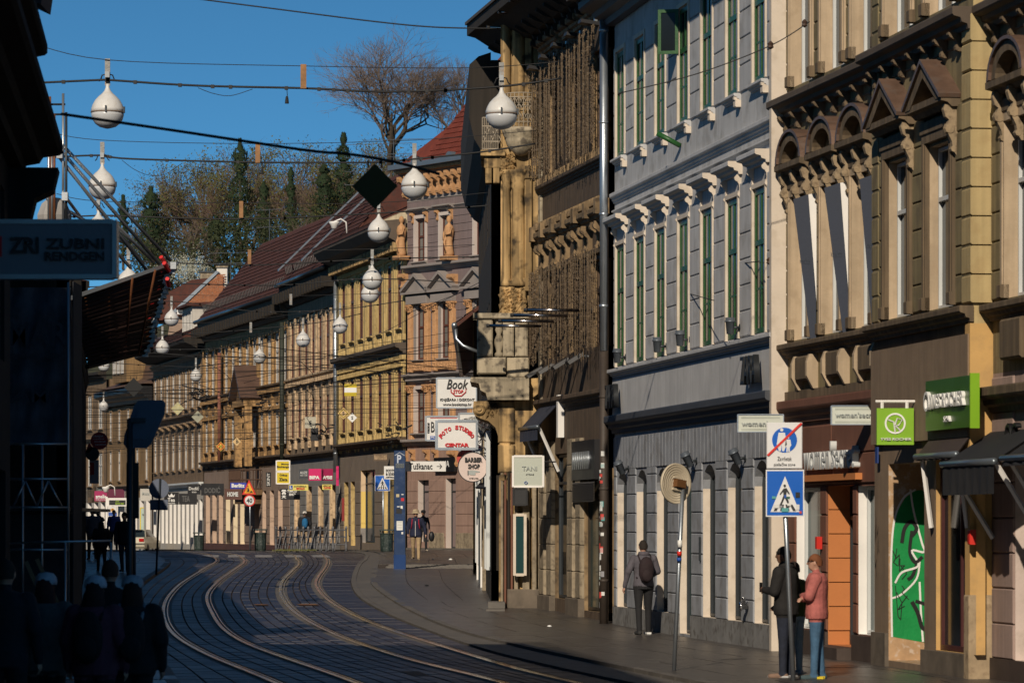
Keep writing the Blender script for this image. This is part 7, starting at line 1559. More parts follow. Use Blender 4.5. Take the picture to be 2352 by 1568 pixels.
D = 51.6; rt, F, w_, z0, h_ = crossing_sign('crossing_sign', 'near blue crossing sign plastered with stickers under the zone sign', 1759, 1078, 1847, 1186, D, 1808, None)
part('pole', MB().tube([((1823-1759)/FP*D, .07, 0), ((1796-1759)/FP*D, .07, Z_(1000, D))], .034, 10), STEEL, rt, F, True)
for x, y, w2, h2, m_ in ((1773, 1139, 9, 6, STK[2]), (1801, 1136, 5, 7, BLUT), (1806, 1140, 8, 5, flat('dark_green_sticker', (.01, .08, .05))), (1827, 1130, 10, 12, BLACK), (1776, 1158, 14, 8, STK[0]), (1795, 1166, 16, 9, STK[2]), (1808, 1155, 9, 6, STK[0]), (1828, 1158, 8, 12, STK[0]), (1836, 1173, 5, 6, STK[1]), (1790, 1160, 7, 5, STK[3])):
    part('sticker', MB().box((x-1759)/FP*D, (x+w2-1759)/FP*D, -.018, -.014, Z_(y+h2, D), Z_(y, D)), m_, rt, F)
F = face(1761, 970, 1843, 1076, D-.02); rt = empty('zone_sign', F.M @ Matrix.Translation((F.L/2, 0, Z_(1076, D))), 'white end of pedestrian zone sign with red diagonal bar', 'road sign')
w_, z0, h_ = F.L, Z_(1076, D), Z_(970, D)-Z_(1076, D); part('plate', MB().block(0, w_, 0, .025, z0, z0+h_, .01), SGW, rt, F); part('disc', MB().lathe([(.001, -.006), (w_*.35, -.006), (w_*.35, 0), (.001, 0)], (w_*.5, 0, z0+h_*.62), 30, 'y'), SGB, rt, F)
def pict(x, z, s_, skirt):
    part('figure', MB().lathe([(.001, -.011), (.07*s_, -.011), (.07*s_, -.006), (.001, -.006)], (x, 0, z+.92*s_), 12, 'y').prism([(x-.14*s_, z+.8*s_), (x+.14*s_, z+.8*s_), (x+.2*s_, z+.42*s_), (x+(.22 if skirt else .1)*s_, z+.3*s_), (x+.1*s_, z), (x+.02*s_, z), (x, z+.28*s_), (x-.04*s_, z), (x-.12*s_, z), (x-(.22 if skirt else .1)*s_, z+.3*s_), (x-.2*s_, z+.42*s_)], -.011, -.006), SGW, rt, F)
pict(w_*.42, z0+h_*.38, h_*.5, True); pict(w_*.6, z0+h_*.36, h_*.34, False)
part('red_bar', MB().prism([(w_*.0, z0+h_*.30), (w_*.05, z0+h_*.27), (w_, z0+h_*.97), (w_*.95, z0+h_)], -.018, -.012), RB, rt, F)
text('Završetak', BLKT, rt, F, w_*.3, w_*.7, z0+h_*.17, z0+h_*.26, y=-.004, depth=.002, bold=.01); text('pješačke zone', BLKT, rt, F, w_*.2, w_*.8, z0+h_*.04, z0+h_*.13, y=-.004, depth=.002, bold=.01)
# hanging shop signs on the right
TS = mat('pale_sign_plastic', (.52, .55, .49), .5, var=.04)
for x0, x1, y0, y1, D, st, lb in ((1694, 1800, 951, 992, 62.5, "women's", 'pale green hanging shop sign half hidden behind the pedestrian zone sign'), (1909, 2012, 931, 975, 58.3, "women'secre", 'pale green hanging shop sign next to the lime green sign')):
    rt, F = board('shop_sign', lb, 'sign', x0, y0, x1, y1, D, TS, STEEL, .1, fw=.012); btext(st, GRYT, rt, F, x0+9, y0+15, x1-(30 if len(st) < 8 else 3), y0+27, D, x0, bold=.01)
    for yy in (y0+6, y1-8): part('dot_row', MB().box(.06, F.L-.06, -.003, 0, Z_(yy+4, D), Z_(yy, D)), mat('dotted_print', (.40, .43, .38)), rt, F)
LIME = flat('lime_green', (.19, .38, .012), .45); D = 55
rt, F = board('shop_sign', 'lime green cosmetics sign with white monogram on a bracket', 'sign', 2014, 937, 2099, 1021, D, LIME, None, .12)
cx_, cz_ = X_(2056, 2014, D), Z_(972, D); part('ring', MB().lathe([(.125, -.012), (.15, -.012), (.15, 0), (.125, 0)], (cx_, 0, cz_), 32, 'y', False), WHT, rt, F)
part('monogram', MB().tube([(cx_-.1, -.012, cz_+.05), (cx_-.02, -.012, cz_+.02), (cx_, -.012, cz_-.12)], .011, 4).tube([(cx_, -.012, cz_-.02), (cx_+.03, -.012, cz_+.07), (cx_+.1, -.012, cz_+.05), (cx_+.05, -.012, cz_-.03), (cx_, -.012, cz_-.03), (cx_+.07, -.012, cz_-.1)], .011, 4), WHT, rt, F)
btext('YVES ROCHER', WHT, rt, F, 2022, 1005, 2093, 1011, D, 2014, bold=.01)
part('bracket', MB().tube([(X_(2012, 2014, D), .06, Z_(921, D)), (X_(2110, 2014, D), .06, Z_(921, D))], .02, 6).tube([(X_(2027, 2014, D), .06, Z_(921, D)), (X_(2027, 2014, D), .06, Z_(937, D))], .025, 6).tube([(X_(2084, 2014, D), .06, Z_(921, D)), (X_(2084, 2014, D), .06, Z_(937, D))], .025, 6).tube([(X_(2110, 2014, D), .06, Z_(905, D)), (X_(2110, 2014, D), .06, Z_(980, D))], .02, 6), WHITE, rt, F)
gs = empty('shop_sign', TB.M @ Matrix.Translation((TB.s(2180), -.15, 3.4)), 'dark green wall sign with white raised letters, lime lit edge', 'sign')
a_, b_ = TB.s(2126, .15), TB.s(2235, .15); part('panel', MB().box(a_, b_, -.15, -.07, 3.42, 4.12), flat('deep_green', (.045, .12, .008), .3), gs, TB); part('edge', MB().box(b_, b_+.04, -.2, -.07, 3.4, 4.14), LIME, gs, TB)
text('YVES ROCHER', WHT, gs, TB, a_+.35, b_-.35, 3.72, 3.92, y=-.17, depth=.03, bold=.02); text('SPA', WHT, gs, TB, a_+1.1, b_-1.1, 3.52, 3.6, y=-.17, depth=.02)
part('ring', MB().lathe([(.1, -.2), (.14, -.2), (.14, -.15), (.1, -.15)], (a_+.2, 0, 3.83), 20, 'y', False), WHT, gs, TB)

# ------------------------------------------------------------------ shop signs down the street
def far_sign(label, x0, y0, x1, y1, D, m, texts=(), name='shop_sign', t=.15, rim=None):
    rt, F = board(name, label, 'sign', x0, y0, x1, y1, D, m, rim, t, fw=.05)
    for st, tm, a, b, c, d, *k in texts: btext(st, tm, rt, F, a, b, c, d, D, x0, bold=(k[0] if k else .02), flip=bool(len(k) > 1))
    return rt, F
SY = flat('sign_yellow', (.62, .47, .01)); MAG = flat('magenta', (.55, .005, .12)); SBK = flat('black_sign', (.014, .014, .016), .35); WNE = flat('wine_red', (.32, .01, .09))
far_sign('yellow money exchange sign, upper of two stacked yellow signs', 634, 1057, 666, 1082, 196, SY, (('Money', BLKT, 646, 1063, 664, 1068), ('Exchange', BLKT, 636, 1069, 664, 1075)), rim=WHITE)
far_sign('yellow gold buying sign, lower of two stacked yellow signs', 634, 1083, 666, 1111, 196, SY, (('Otkup', BLKT, 642, 1088, 660, 1094), ('Zlata', BLKT, 641, 1097, 660, 1104)), rim=WHITE)
rt, F = far_sign('narrow black vertical sign left of the stacked yellow signs', 611, 1084, 622, 1117, 199, SBK); btext('SKINY', WHT, rt, F, 602, 1097, 631, 1104, 199, 611, rot=pi/2)
far_sign('charcoal shoe shop sign left of the pink sign', 687, 1077, 709, 1099, 190, flat('charcoal', (.04, .045, .055)), (('ALIZE', GREYW, 689, 1082, 706, 1088), ('CIPELE I TORBE', GREYW, 689, 1090, 706, 1093)))
far_sign('bright pink drugstore sign with white letters facing the street', 709, 1076, 738, 1103, 189, MAG, (('BIPA', WHT, 711, 1092, 734, 1100, .05),)); far_sign('pink panel with mirrored white lettering', 739, 1076, 765, 1103, 188, flat('dim_magenta', (.30, .01, .07), .3), (('BIPA', WHT, 741, 1092, 763, 1100, .05, 1),)); far_sign('thin pink vertical panel right of the pink drugstore signs', 772, 1070, 778, 1115, 186, MAG)
rt, F = far_sign('pale yellow driving school board with blue L', 663, 1112, 708, 1126, 193, flat('pale_yellow', (.66, .58, .14)), (('AUTOŠKOLA', BLKT, 675, 1114, 704, 1118), ('GOLD', REDT, 680, 1119, 700, 1124, .05), ('L', WHT, 666, 1115, 670, 1122, .05)))
part('blue_square', MB().box(0.02, .2, -.005, 0, Z_(1124, 193), Z_(1114, 193)), BLUT, rt, F)
far_sign('small mirrored yellow driving school board behind the railing', 740, 1112, 763, 1124, 187, flat('pale_yellow', (1, 1, 1)), (('GOLD', REDT, 743, 1117, 760, 1122, .05, 1), ('AUTOŠK', BLKT, 742, 1113, 761, 1116, .02, 1)))
rt, F = far_sign('black tobacco shop sign with a white skull', 644, 1122, 689, 1147, 194, SBK, (('TOBACCO', WHT, 660, 1124, 682, 1130, .04), ('SHOP', WHT, 664, 1132, 679, 1138, .04)))
part('skull', MB().prism([(X_(x, 644, 194), Z_(y, 194)) for x, y in ((646, 1128), (658, 1128), (656, 1124), (648, 1124))], -.01, 0).lathe([(.001, -.01), (.1, -.01), (.1, 0), (.001, 0)], (X_(652, 644, 194), 0, Z_(1133, 194)), 12, 'y').box(X_(650, 644, 194), X_(654, 644, 194), -.01, 0, Z_(1140, 194), Z_(1134, 194)).tube([(X_(647, 644, 194), -.01, Z_(1144, 194)), (X_(657, 644, 194), -.01, Z_(1139, 194))], .02, 4).tube([(X_(647, 644, 194), -.01, Z_(1139, 194)), (X_(657, 644, 194), -.01, Z_(1144, 194))], .02, 4), WHT, rt, F)
far_sign('blue language school sign above the roadworks triangle', 529, 1108, 566, 1122, 212, flat('royal_blue', (.02, .04, .35)), (('Berlitz', WHT, 532, 1110, 562, 1119, .05),))
far_sign('brown sign with pale capital letters left of the roadworks triangle', 516, 1122, 556, 1147, 214, flat('chestnut', (.09, .035, .025)), (('HOME', GREYW, 522, 1129, 547, 1140, .05),))
far_sign('black jeweller sign with white script', 431, 1112, 460, 1135, 228, SBK, (('Dodić', WHT, 434, 1117, 457, 1125, .01), ('GOLD', WHT, 441, 1128, 451, 1131)))
rt, F = far_sign('black fashion shop sign with a white crown', 377, 1130, 410, 1158, 236, SBK, (('Tea', WHT, 385, 1143, 402, 1152, .02), ('FASHION', WHT, 386, 1154, 402, 1157)))
part('crown', MB().prism([(X_(x, 377, 236), Z_(y, 236)) for x, y in ((388, 1141), (386, 1134), (390, 1138), (394, 1132), (398, 1138), (402, 1134), (400, 1141))], -.01, 0), WHT, rt, F)
far_sign('long black jeweller fascia with faint raised letters', 462, 1110, 514, 1137, 222, SBK, (('DODIĆ', flat('dim_letter', (.1, .1, .1)), 470, 1116, 506, 1132, .02),))
far_sign('black fascia right of the crown sign', 411, 1133, 452, 1158, 234, SBK, (('TEA', flat('dim_letter', (1, 1, 1)), 418, 1138, 436, 1152),))
far_sign('magenta home and fashion shop sign at the far left', 217, 1127, 246, 1150, 262, WNE, (('amelie', WHT, 220, 1135, 244, 1144, .03), ('HOME & FASHION', WHT, 220, 1146, 244, 1148)))
far_sign('dark wine red panel right of the magenta sign', 247, 1123, 292, 1147, 268, flat('dark_wine', (.10, .004, .03)))
far_sign('white beige shop board above the white tram stop post', 322, 1122, 348, 1150, 256, flat('beige_board', (.45, .43, .39)), (('Mobitel', GRYT, 327, 1129, 343, 1137, .01),))
far_sign('tram stop display reading SRETAN USKRS', 247, 1143, 292, 1162, 246, WHITE, (), 'tram_stop_display')
rt = COL.objects.get('tram_stop_display') or [o for o in COL.objects if o.name.startswith('tram_stop_display')][0]; F = face(247, 1143, 292, 1162, 246)
part('led_screen', MB().box(.1, F.L-.1, -.02, 0, Z_(1159, 246), Z_(1148, 246)), BLACK, rt, F); LED = mat('green_led', (.2, .3, .02), .5, var=0, bump=0, emit=(.45, .6, .05, .35)); text('SRETAN USKRS', LED, rt, F, .5, F.L-.2, Z_(1158, 246), Z_(1154, 246), y=-.025, depth=.005, bold=.02)
text('CRNOMEREC', LED, rt, F, .5, F.L-.5, Z_(1152.5, 246), Z_(1149, 246), y=-.025, depth=.005)
part('pole', MB().box(-.12, .0, 0, .15, gz(246), Z_(1140, 246)), WHITE, rt, F)
rt, F = far_sign('tram stop timetable panel with an orange S disc', 249, 1163, 268, 1216, 246, SIGNW, (('S', BLKT, 256, 1168, 261, 1173),), 'timetable'); part('blue_band', MB().box(0, F.L, -.01, 0, Z_(1184, 246), Z_(1176, 246)), BLUT, rt, F); part('orange_disc', MB().lathe([(.001, -.006), (.11, -.006), (.11, 0), (.001, 0)], (F.L/2, 0, Z_(1170.5, 246)), 16, 'y'), flat('orange', (.75, .35, .02)), rt, F)
far_sign('yellow framed phone shop window with pale display', 322, 1165, 345, 1225, 262, flat('pale_display', (.4, .5, .45)), (('Spremi se', BLKT, 327, 1179, 341, 1184),), rim=SY)
far_sign('board of raised pale letters above the yellow jamb', 858, 1042, 890, 1058, 176, flat('brown_letters_board', (.12, .08, .05)), (('||||||||||||', CRT, 860, 1045, 888, 1055, .03),))
far_sign('white clothes shop sign beside the blue pillar', 882, 1070, 912, 1100, 150, SIGNW, (('SCOTCH', BLKT, 886, 1077, 912, 1083, .03), ('& SODA', BLKT, 886, 1085, 910, 1091, .03), ('AMSTERDAM', BLKT, 886, 1094, 910, 1097)))
far_sign('dark red banner in the doorway left of the cream pier', 785, 1143, 791, 1196, 181, flat('dark_red_banner', (.20, .01, .01)))
# street lantern on the grey building side street, pipe and camera
for x, y, D, lb in ((768, 512, 185, 'white dome camera on the tiled roof edge'), (243, 1120, 256, 'white dome camera on a post at the far left')):
    rt = empty('dome_camera', Matrix.Translation(P3(x, y, D)), lb, 'camera'); M = WM[rt.name]
    part('dome', MB().lathe([(.02, -.32), (.15, -.25), (.19, -.1), (.25, -.02), (.25, .06), (.05, .08)], n=14), WHITE, rt, M, True); part('arm', MB().tube([(0, 0, .06), (.3, .1, .2), (.55, .2, .05), (.6, .2, -.5)], .04, 6), WHITE, rt, M, True)
def aerial(x, y0, y1, D, n_, wd, label):
    rt = empty('tv_aerial', Matrix.Translation(P3(x, y1, D)), label, 'aerial'); h = (y1-y0)/FP*D; M = WM[rt.name]; part('mast', MB().tube([(0, 0, 0), (0, 0, h)], .03, 5), DARKM, rt, M)
    r3 = random.Random(int(x)); a = MB()
    for k in range(n_):
        z = h*(.98-.22*k); a.tube([(-wd/2, 0, z), (wd/2, 0, z+.1)], .014, 4)
        for j in range(9): u_ = -wd/2+wd*j/8; a.tube([(u_, -.3, z+.01), (u_, .3, z+.01), ], .007, 3); a.tube([(u_-.05, 0, z), (u_+.08, 0, z+.12)], .006, 3)
    part('elements', a, GAL, rt, M, kind='stuff')
aerial(870, 330, 470, 205, 4, 3.6, 'left tall television aerial mast beside the dark diamond board'); aerial(904, 320, 470, 206, 4, 3.2, 'right television aerial mast beside the dark diamond board')
aerial(619, 480, 660, 240, 5, 1.6, 'television aerial above the long roof'); aerial(530, 580, 690, 250, 2, 3.0, 'wide flat aerial above the brick gable'); aerial(1013, 322, 372, 190, 2, .8, 'small white pipe aerial on the red roof')
rt = empty('roof_vent', Matrix.Translation(P3(574, 650, 238)), 'grey conical ventilator on a red box above the roof', 'ventilator'); M = WM[rt.name]
part('cone', MB().lathe([(.62, .0), (.6, .08), (.25, .3), (.2, .6), (.12, .75), (.02, .78)], n=14, c=(0, 0, .2)), DARKM, rt, M, True); part('box', MB().box(-.4, .3, -.3, .3, -1.1, .2), flat('wine_box', (.15, .02, .02)), rt, M)

# ------------------------------------------------------------------ railing, bins, car
RLM = mat('worn_grey_railing', (.17, .175, .19), .5, .4, var=.4, sc=6, dirt=(.10, .06, .04), dirt_amt=.4); D = 166
fn = empty('street_railing', T((715-CX)/FP*D, D, gz(D)), 'grey metal street railing in front of the shops with a grassy foot', 'railing')
xs_ = [634, 643, 655, 668, 682, 695, 706, 720, 733, 747, 762, 792]; fp = []
for k, x in enumerate(xs_):
    X1 = (x-CX)/FP*D; M = T(X1, D+k*.12, gz(D)-.1); fp.append(Vector((X1, D+k*.12, gz(D)-.1)))
    part('post', MB().lathe([(.06, 0), (.055, .25), (.045, .5), (.05, .52), (.04, 1.0), (.06, 1.03), (.055, 1.1), (.02, 1.15)], n=8), RLM, fn, M, True)
    if k < 11: part('stay', MB().box(-.012, .012, -.06, .06, .1, 1.0), RLM, fn, M @ Matrix.Rotation(.25, 4, 'Y') @ Matrix.Translation((.04, 0, 0)))
for z in (.35, .68, .98): part('rail', MB().tube([p+Vector((0, 0, z)) for p in fp], .028, 5), RLM, fn, I4)
rg = random.Random(3); a = MB()
for k in range(320):
    t = rg.random(); p = fp[0]+(fp[7]-fp[0])*t+Vector((rg.uniform(-.2, .2), rg.uniform(-.3, .2), .08)); a.poly([p+Vector((-.02, 0, 0)), p+Vector((.02, 0, 0)), p+Vector((rg.uniform(-.05, .05), 0, rg.uniform(.04, .12)))])
tag(link('grass', a.mesh('grass', OLL), None, None, 'stuff'), 'thin strip of weeds and grass at the foot of the railing', 'grass')
BING = mat('dark_green_bin', (.02, .035, .032), .5, var=.3, sc=6, dirt=(.25, .27, .26), dirt_amt=.25)
for x, D, lb in ((598, 172, 'dark green litter bin with graffiti left of the railing'), (457, 205, 'dark green litter bin before the white pilasters'), (888, 160, 'small dark litter bin behind the crossing sign pole')):
    rt = empty('litter_bin', T((x-CX)/FP*D, D, gz(D)-.05), lb, 'bin'); M = WM[rt.name]; part('body', MB().lathe([(.22, 0), (.26, .1), (.27, .75), (.29, .78), (.29, .82)], n=10), BING, rt, M); part('lid', MB().box(-.3, .3, -.28, .28, .92, .98).box(-.28, -.24, -.2, .2, .8, .92).box(.24, .28, -.2, .2, .8, .92), BING, rt, M)
# parked saloon, rear three-quarter view
D = 250; cz = Z_(1262.6, D)-.12; xc = (322-CX)/FP*D; M = T(xc, D, cz, radians(-8)); car = empty('parked_car', M, 'champagne coloured saloon car seen from behind in the side light', 'car')
CPT = mat('champagne_paint', (.62, .58, .46), .25, .5, var=.04, bump=0); 
bm_ = MB(); sec = [(-2.25, .45, .80, .78), (-2.2, .95, .84, .76), (-1.2, 1.0, .88, .74), (0, .98, .9, .78), (1.2, .95, .9, .78), (2.1, .86, .86, .70), (2.25, .5, .8, .68)]
ring = []
for (y, zt_, w2, w3) in sec:
    k = len(bm_.v); bm_.v += [(-w2, y, .22), (-w2-.02, y, .6), (-w3, y, zt_), (w3, y, zt_), (w2+.02, y, .6), (w2, y, .22)]; ring.append(k)
for i in range(len(ring)-1):
    for j in range(6): bm_.f.append((ring[i]+j, ring[i]+(j+1) % 6, ring[i+1]+(j+1) % 6, ring[i+1]+j))
bm_.f.append(tuple(ring[0]+j for j in range(6))); bm_.f.append(tuple(ring[-1]+5-j for j in range(6)))
part('body', bm_, CPT, car, M)
part('bumper', MB().block(-.86, .86, -2.38, -2.2, .3, .62, .04), CPT, car, M); part('bumper_strip', MB().box(-.86, .86, -2.395, -2.38, .5, .56), BLACK, car, M)
cb = MB(); k = 0; cb.v += [(-.72, -1.55, .98), (.72, -1.55, .98), (.74, 1.1, .96), (-.74, 1.1, .96), (-.54, -.95, 1.42), (.54, -.95, 1.42), (.55, .3, 1.44), (-.55, .3, 1.44)]; cb.f += [(0, 1, 5, 4), (1, 2, 6, 5), (2, 3, 7, 6), (3, 0, 4, 7)]
part('windows', cb, glass('car_glass', (.02, .03, .035), .05), car, M); part('roof', MB().block(-.56, .56, -.98, .36, 1.405, 1.455, .01), CPT, car, M)
for q in (-1, 1):
    part('roof_pillar', MB().tube([(q*.74, -1.6, .98), (q*.56, -.97, 1.42)], .045, 5), CPT, car, M)
    part('tail_light', MB().block(q*.62-.16, q*.62+.16, -2.3, -2.15, .68, .88, .03), flat('tail_red', (.4, .01, .01), .2), car, M)
    for y in (-1.4, 1.4): part('wheel', MB().lathe([(.001, -.1), (.2, -.1), (.31, -.08), (.32, .08), (.001, .1)], (q*.8, y, .31), 18, 'x'), BLACK, car, M)
part('number_plate', MB().box(-.26, .26, -2.41, -2.395, .38, .49), SGW, car, M); text('ZG 2835-KJ', BLKT, car, Fr((0, 0), (1, 0)), -.22, .22, .4, .47, y=-2.415, depth=.002, bold=.02).matrix_basis = Matrix.Identity(4)
part('badge', MB().prism([(0, .78), (.03, .84), (.01, .9), (-.03, .86)], -2.3, -2.27), CHROME, car, M)
# dark signs on the left pavement
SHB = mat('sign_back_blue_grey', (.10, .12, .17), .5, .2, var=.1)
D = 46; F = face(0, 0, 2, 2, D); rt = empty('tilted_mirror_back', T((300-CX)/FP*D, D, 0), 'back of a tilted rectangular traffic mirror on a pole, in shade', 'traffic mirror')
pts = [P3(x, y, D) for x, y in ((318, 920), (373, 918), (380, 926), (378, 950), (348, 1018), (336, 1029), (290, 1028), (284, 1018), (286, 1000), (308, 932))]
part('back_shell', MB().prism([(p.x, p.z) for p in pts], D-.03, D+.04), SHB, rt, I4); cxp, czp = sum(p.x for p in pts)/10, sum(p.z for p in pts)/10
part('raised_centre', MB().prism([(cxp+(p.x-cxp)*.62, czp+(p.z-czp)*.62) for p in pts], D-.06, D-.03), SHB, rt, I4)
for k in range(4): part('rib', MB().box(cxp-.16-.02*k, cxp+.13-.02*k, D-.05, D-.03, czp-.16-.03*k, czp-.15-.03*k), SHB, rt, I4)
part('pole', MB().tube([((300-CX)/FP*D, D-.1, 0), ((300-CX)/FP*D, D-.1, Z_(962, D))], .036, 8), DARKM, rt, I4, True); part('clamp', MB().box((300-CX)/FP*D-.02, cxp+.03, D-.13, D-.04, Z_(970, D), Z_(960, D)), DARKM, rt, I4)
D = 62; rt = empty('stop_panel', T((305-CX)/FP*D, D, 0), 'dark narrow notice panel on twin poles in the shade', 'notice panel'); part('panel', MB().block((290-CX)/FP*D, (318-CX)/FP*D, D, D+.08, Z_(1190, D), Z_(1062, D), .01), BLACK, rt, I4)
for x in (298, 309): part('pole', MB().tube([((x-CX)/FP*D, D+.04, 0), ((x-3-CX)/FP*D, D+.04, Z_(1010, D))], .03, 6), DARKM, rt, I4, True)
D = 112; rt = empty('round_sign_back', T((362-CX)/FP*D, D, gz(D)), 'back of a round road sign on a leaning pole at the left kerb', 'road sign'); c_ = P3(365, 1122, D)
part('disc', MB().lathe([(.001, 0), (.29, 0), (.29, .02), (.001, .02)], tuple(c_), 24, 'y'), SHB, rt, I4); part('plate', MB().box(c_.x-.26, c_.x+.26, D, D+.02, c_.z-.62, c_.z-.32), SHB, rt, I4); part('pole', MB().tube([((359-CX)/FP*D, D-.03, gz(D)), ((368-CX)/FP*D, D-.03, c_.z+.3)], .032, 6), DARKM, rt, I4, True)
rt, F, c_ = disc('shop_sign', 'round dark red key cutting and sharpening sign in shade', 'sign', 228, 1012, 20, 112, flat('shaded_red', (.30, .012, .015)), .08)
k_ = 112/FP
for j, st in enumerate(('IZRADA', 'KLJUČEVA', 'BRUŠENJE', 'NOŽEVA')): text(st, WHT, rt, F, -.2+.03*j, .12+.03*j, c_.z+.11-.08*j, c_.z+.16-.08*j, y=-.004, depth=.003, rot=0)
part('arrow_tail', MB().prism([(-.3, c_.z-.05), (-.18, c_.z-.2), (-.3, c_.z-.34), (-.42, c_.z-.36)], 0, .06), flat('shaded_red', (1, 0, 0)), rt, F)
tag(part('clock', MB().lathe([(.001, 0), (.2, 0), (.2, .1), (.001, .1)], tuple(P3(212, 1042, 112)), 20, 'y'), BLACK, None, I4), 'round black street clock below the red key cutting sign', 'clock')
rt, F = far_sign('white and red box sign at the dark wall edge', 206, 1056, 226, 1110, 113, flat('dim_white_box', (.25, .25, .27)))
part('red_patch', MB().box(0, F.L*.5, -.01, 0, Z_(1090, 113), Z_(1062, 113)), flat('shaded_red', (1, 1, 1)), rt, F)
# construction fence and hoarding by the left edge
D = 52; rt = empty('site_fence', T((120-CX)/FP*D, D, 0), 'galvanised mesh site fence with slanting timber props at the lower left', 'fence')
for x in (8, 150, 255): part('post', MB().tube([((x-CX)/FP*D, D, 0), ((x-CX)/FP*D, D, Z_(1245, D))], .022, 6), STEEL, rt, I4, True)
for y in (1247, 1560): part('rail', MB().tube([((8-CX)/FP*D, D, Z_(y, D)), ((255-CX)/FP*D, D, Z_(y-6, D))], .018, 6), STEEL, rt, I4, True)
for x0, y0, x1, y1 in ((60, 1290, 110, 1400), (85, 1285, 140, 1400), (225, 1430, 270, 1530)): part('prop', MB().tube([P3(x0, y0, D+.5), P3(x1, y1, D+.2)], .04, 4), mat('raw_timber', (.2, .14, .08), .8), rt, I4)

for x, y, m_, w2, lb in ((995, 1285, WHT, .05, 'small white paper scrap on the pavement right of the walking man'), (1035, 1286, WHT, .07, 'white paper scrap on the pavement near the setts'), (980, 1346, BLACK, .06, 'dark crumpled scrap on the middle of the right pavement'), (1262, 1440, WHT, .05, 'pale scrap on the pavement before the brown building')):
    X1, D1 = ground_at(x, y); tag(part('litter', MB().lathe([(w2*.3, 0), (w2, .01), (w2*.6, w2*.7), (.01, w2*.8)], n=6), m_, None, Matrix.Translation((X1, D1, gz(D1)+.008))), lb, 'litter')
# ------------------------------------------------------------------ people
SKIN = mat('skin', (.42, .24, .17), .55, var=.08, bump=0); SKIND = mat('brown_skin', (.16, .085, .055), .55, var=.08, bump=0)
def ball(mb, c, r, n=12):
    c = Vector(c); mb2 = MB(); mb2.lathe([(max(sin(pi*i/8), .02), -cos(pi*i/8)) for i in range(9)], n=n)
    k = len(mb.v); mb.v += [(c.x+x*r[0], c.y+y*r[1], c.z+z*r[2]) for x, y, z in mb2.v]; mb.f += [tuple(k+i for i in f) for f in mb2.f]
def limb(mb, p0, p1, r0, r1):
    p0, p1 = Vector(p0), Vector(p1); mb.tube([p0, p0.lerp(p1, .25), p0.lerp(p1, .6), p1], r0, 10, r1); ball(mb, p0, (r0,)*3, 10); ball(mb, p1, (r1,)*3, 10)
def seg_d(p, a, b): ab = b-a; t = max(0, min(1, (p-a).dot(ab)/max(ab.length_squared, 1e-9))); return (p-a-ab*t).length
CL = {}
def cm(c, n='cloth'): 
    k = tuple(round(v, 3) for v in c); 
    if k not in CL: CL[k] = mat('%s_%d' % (n, len(CL)), c, .85, var=.3, sc=7, bump=.6, bsc=16)
    return CL[k]
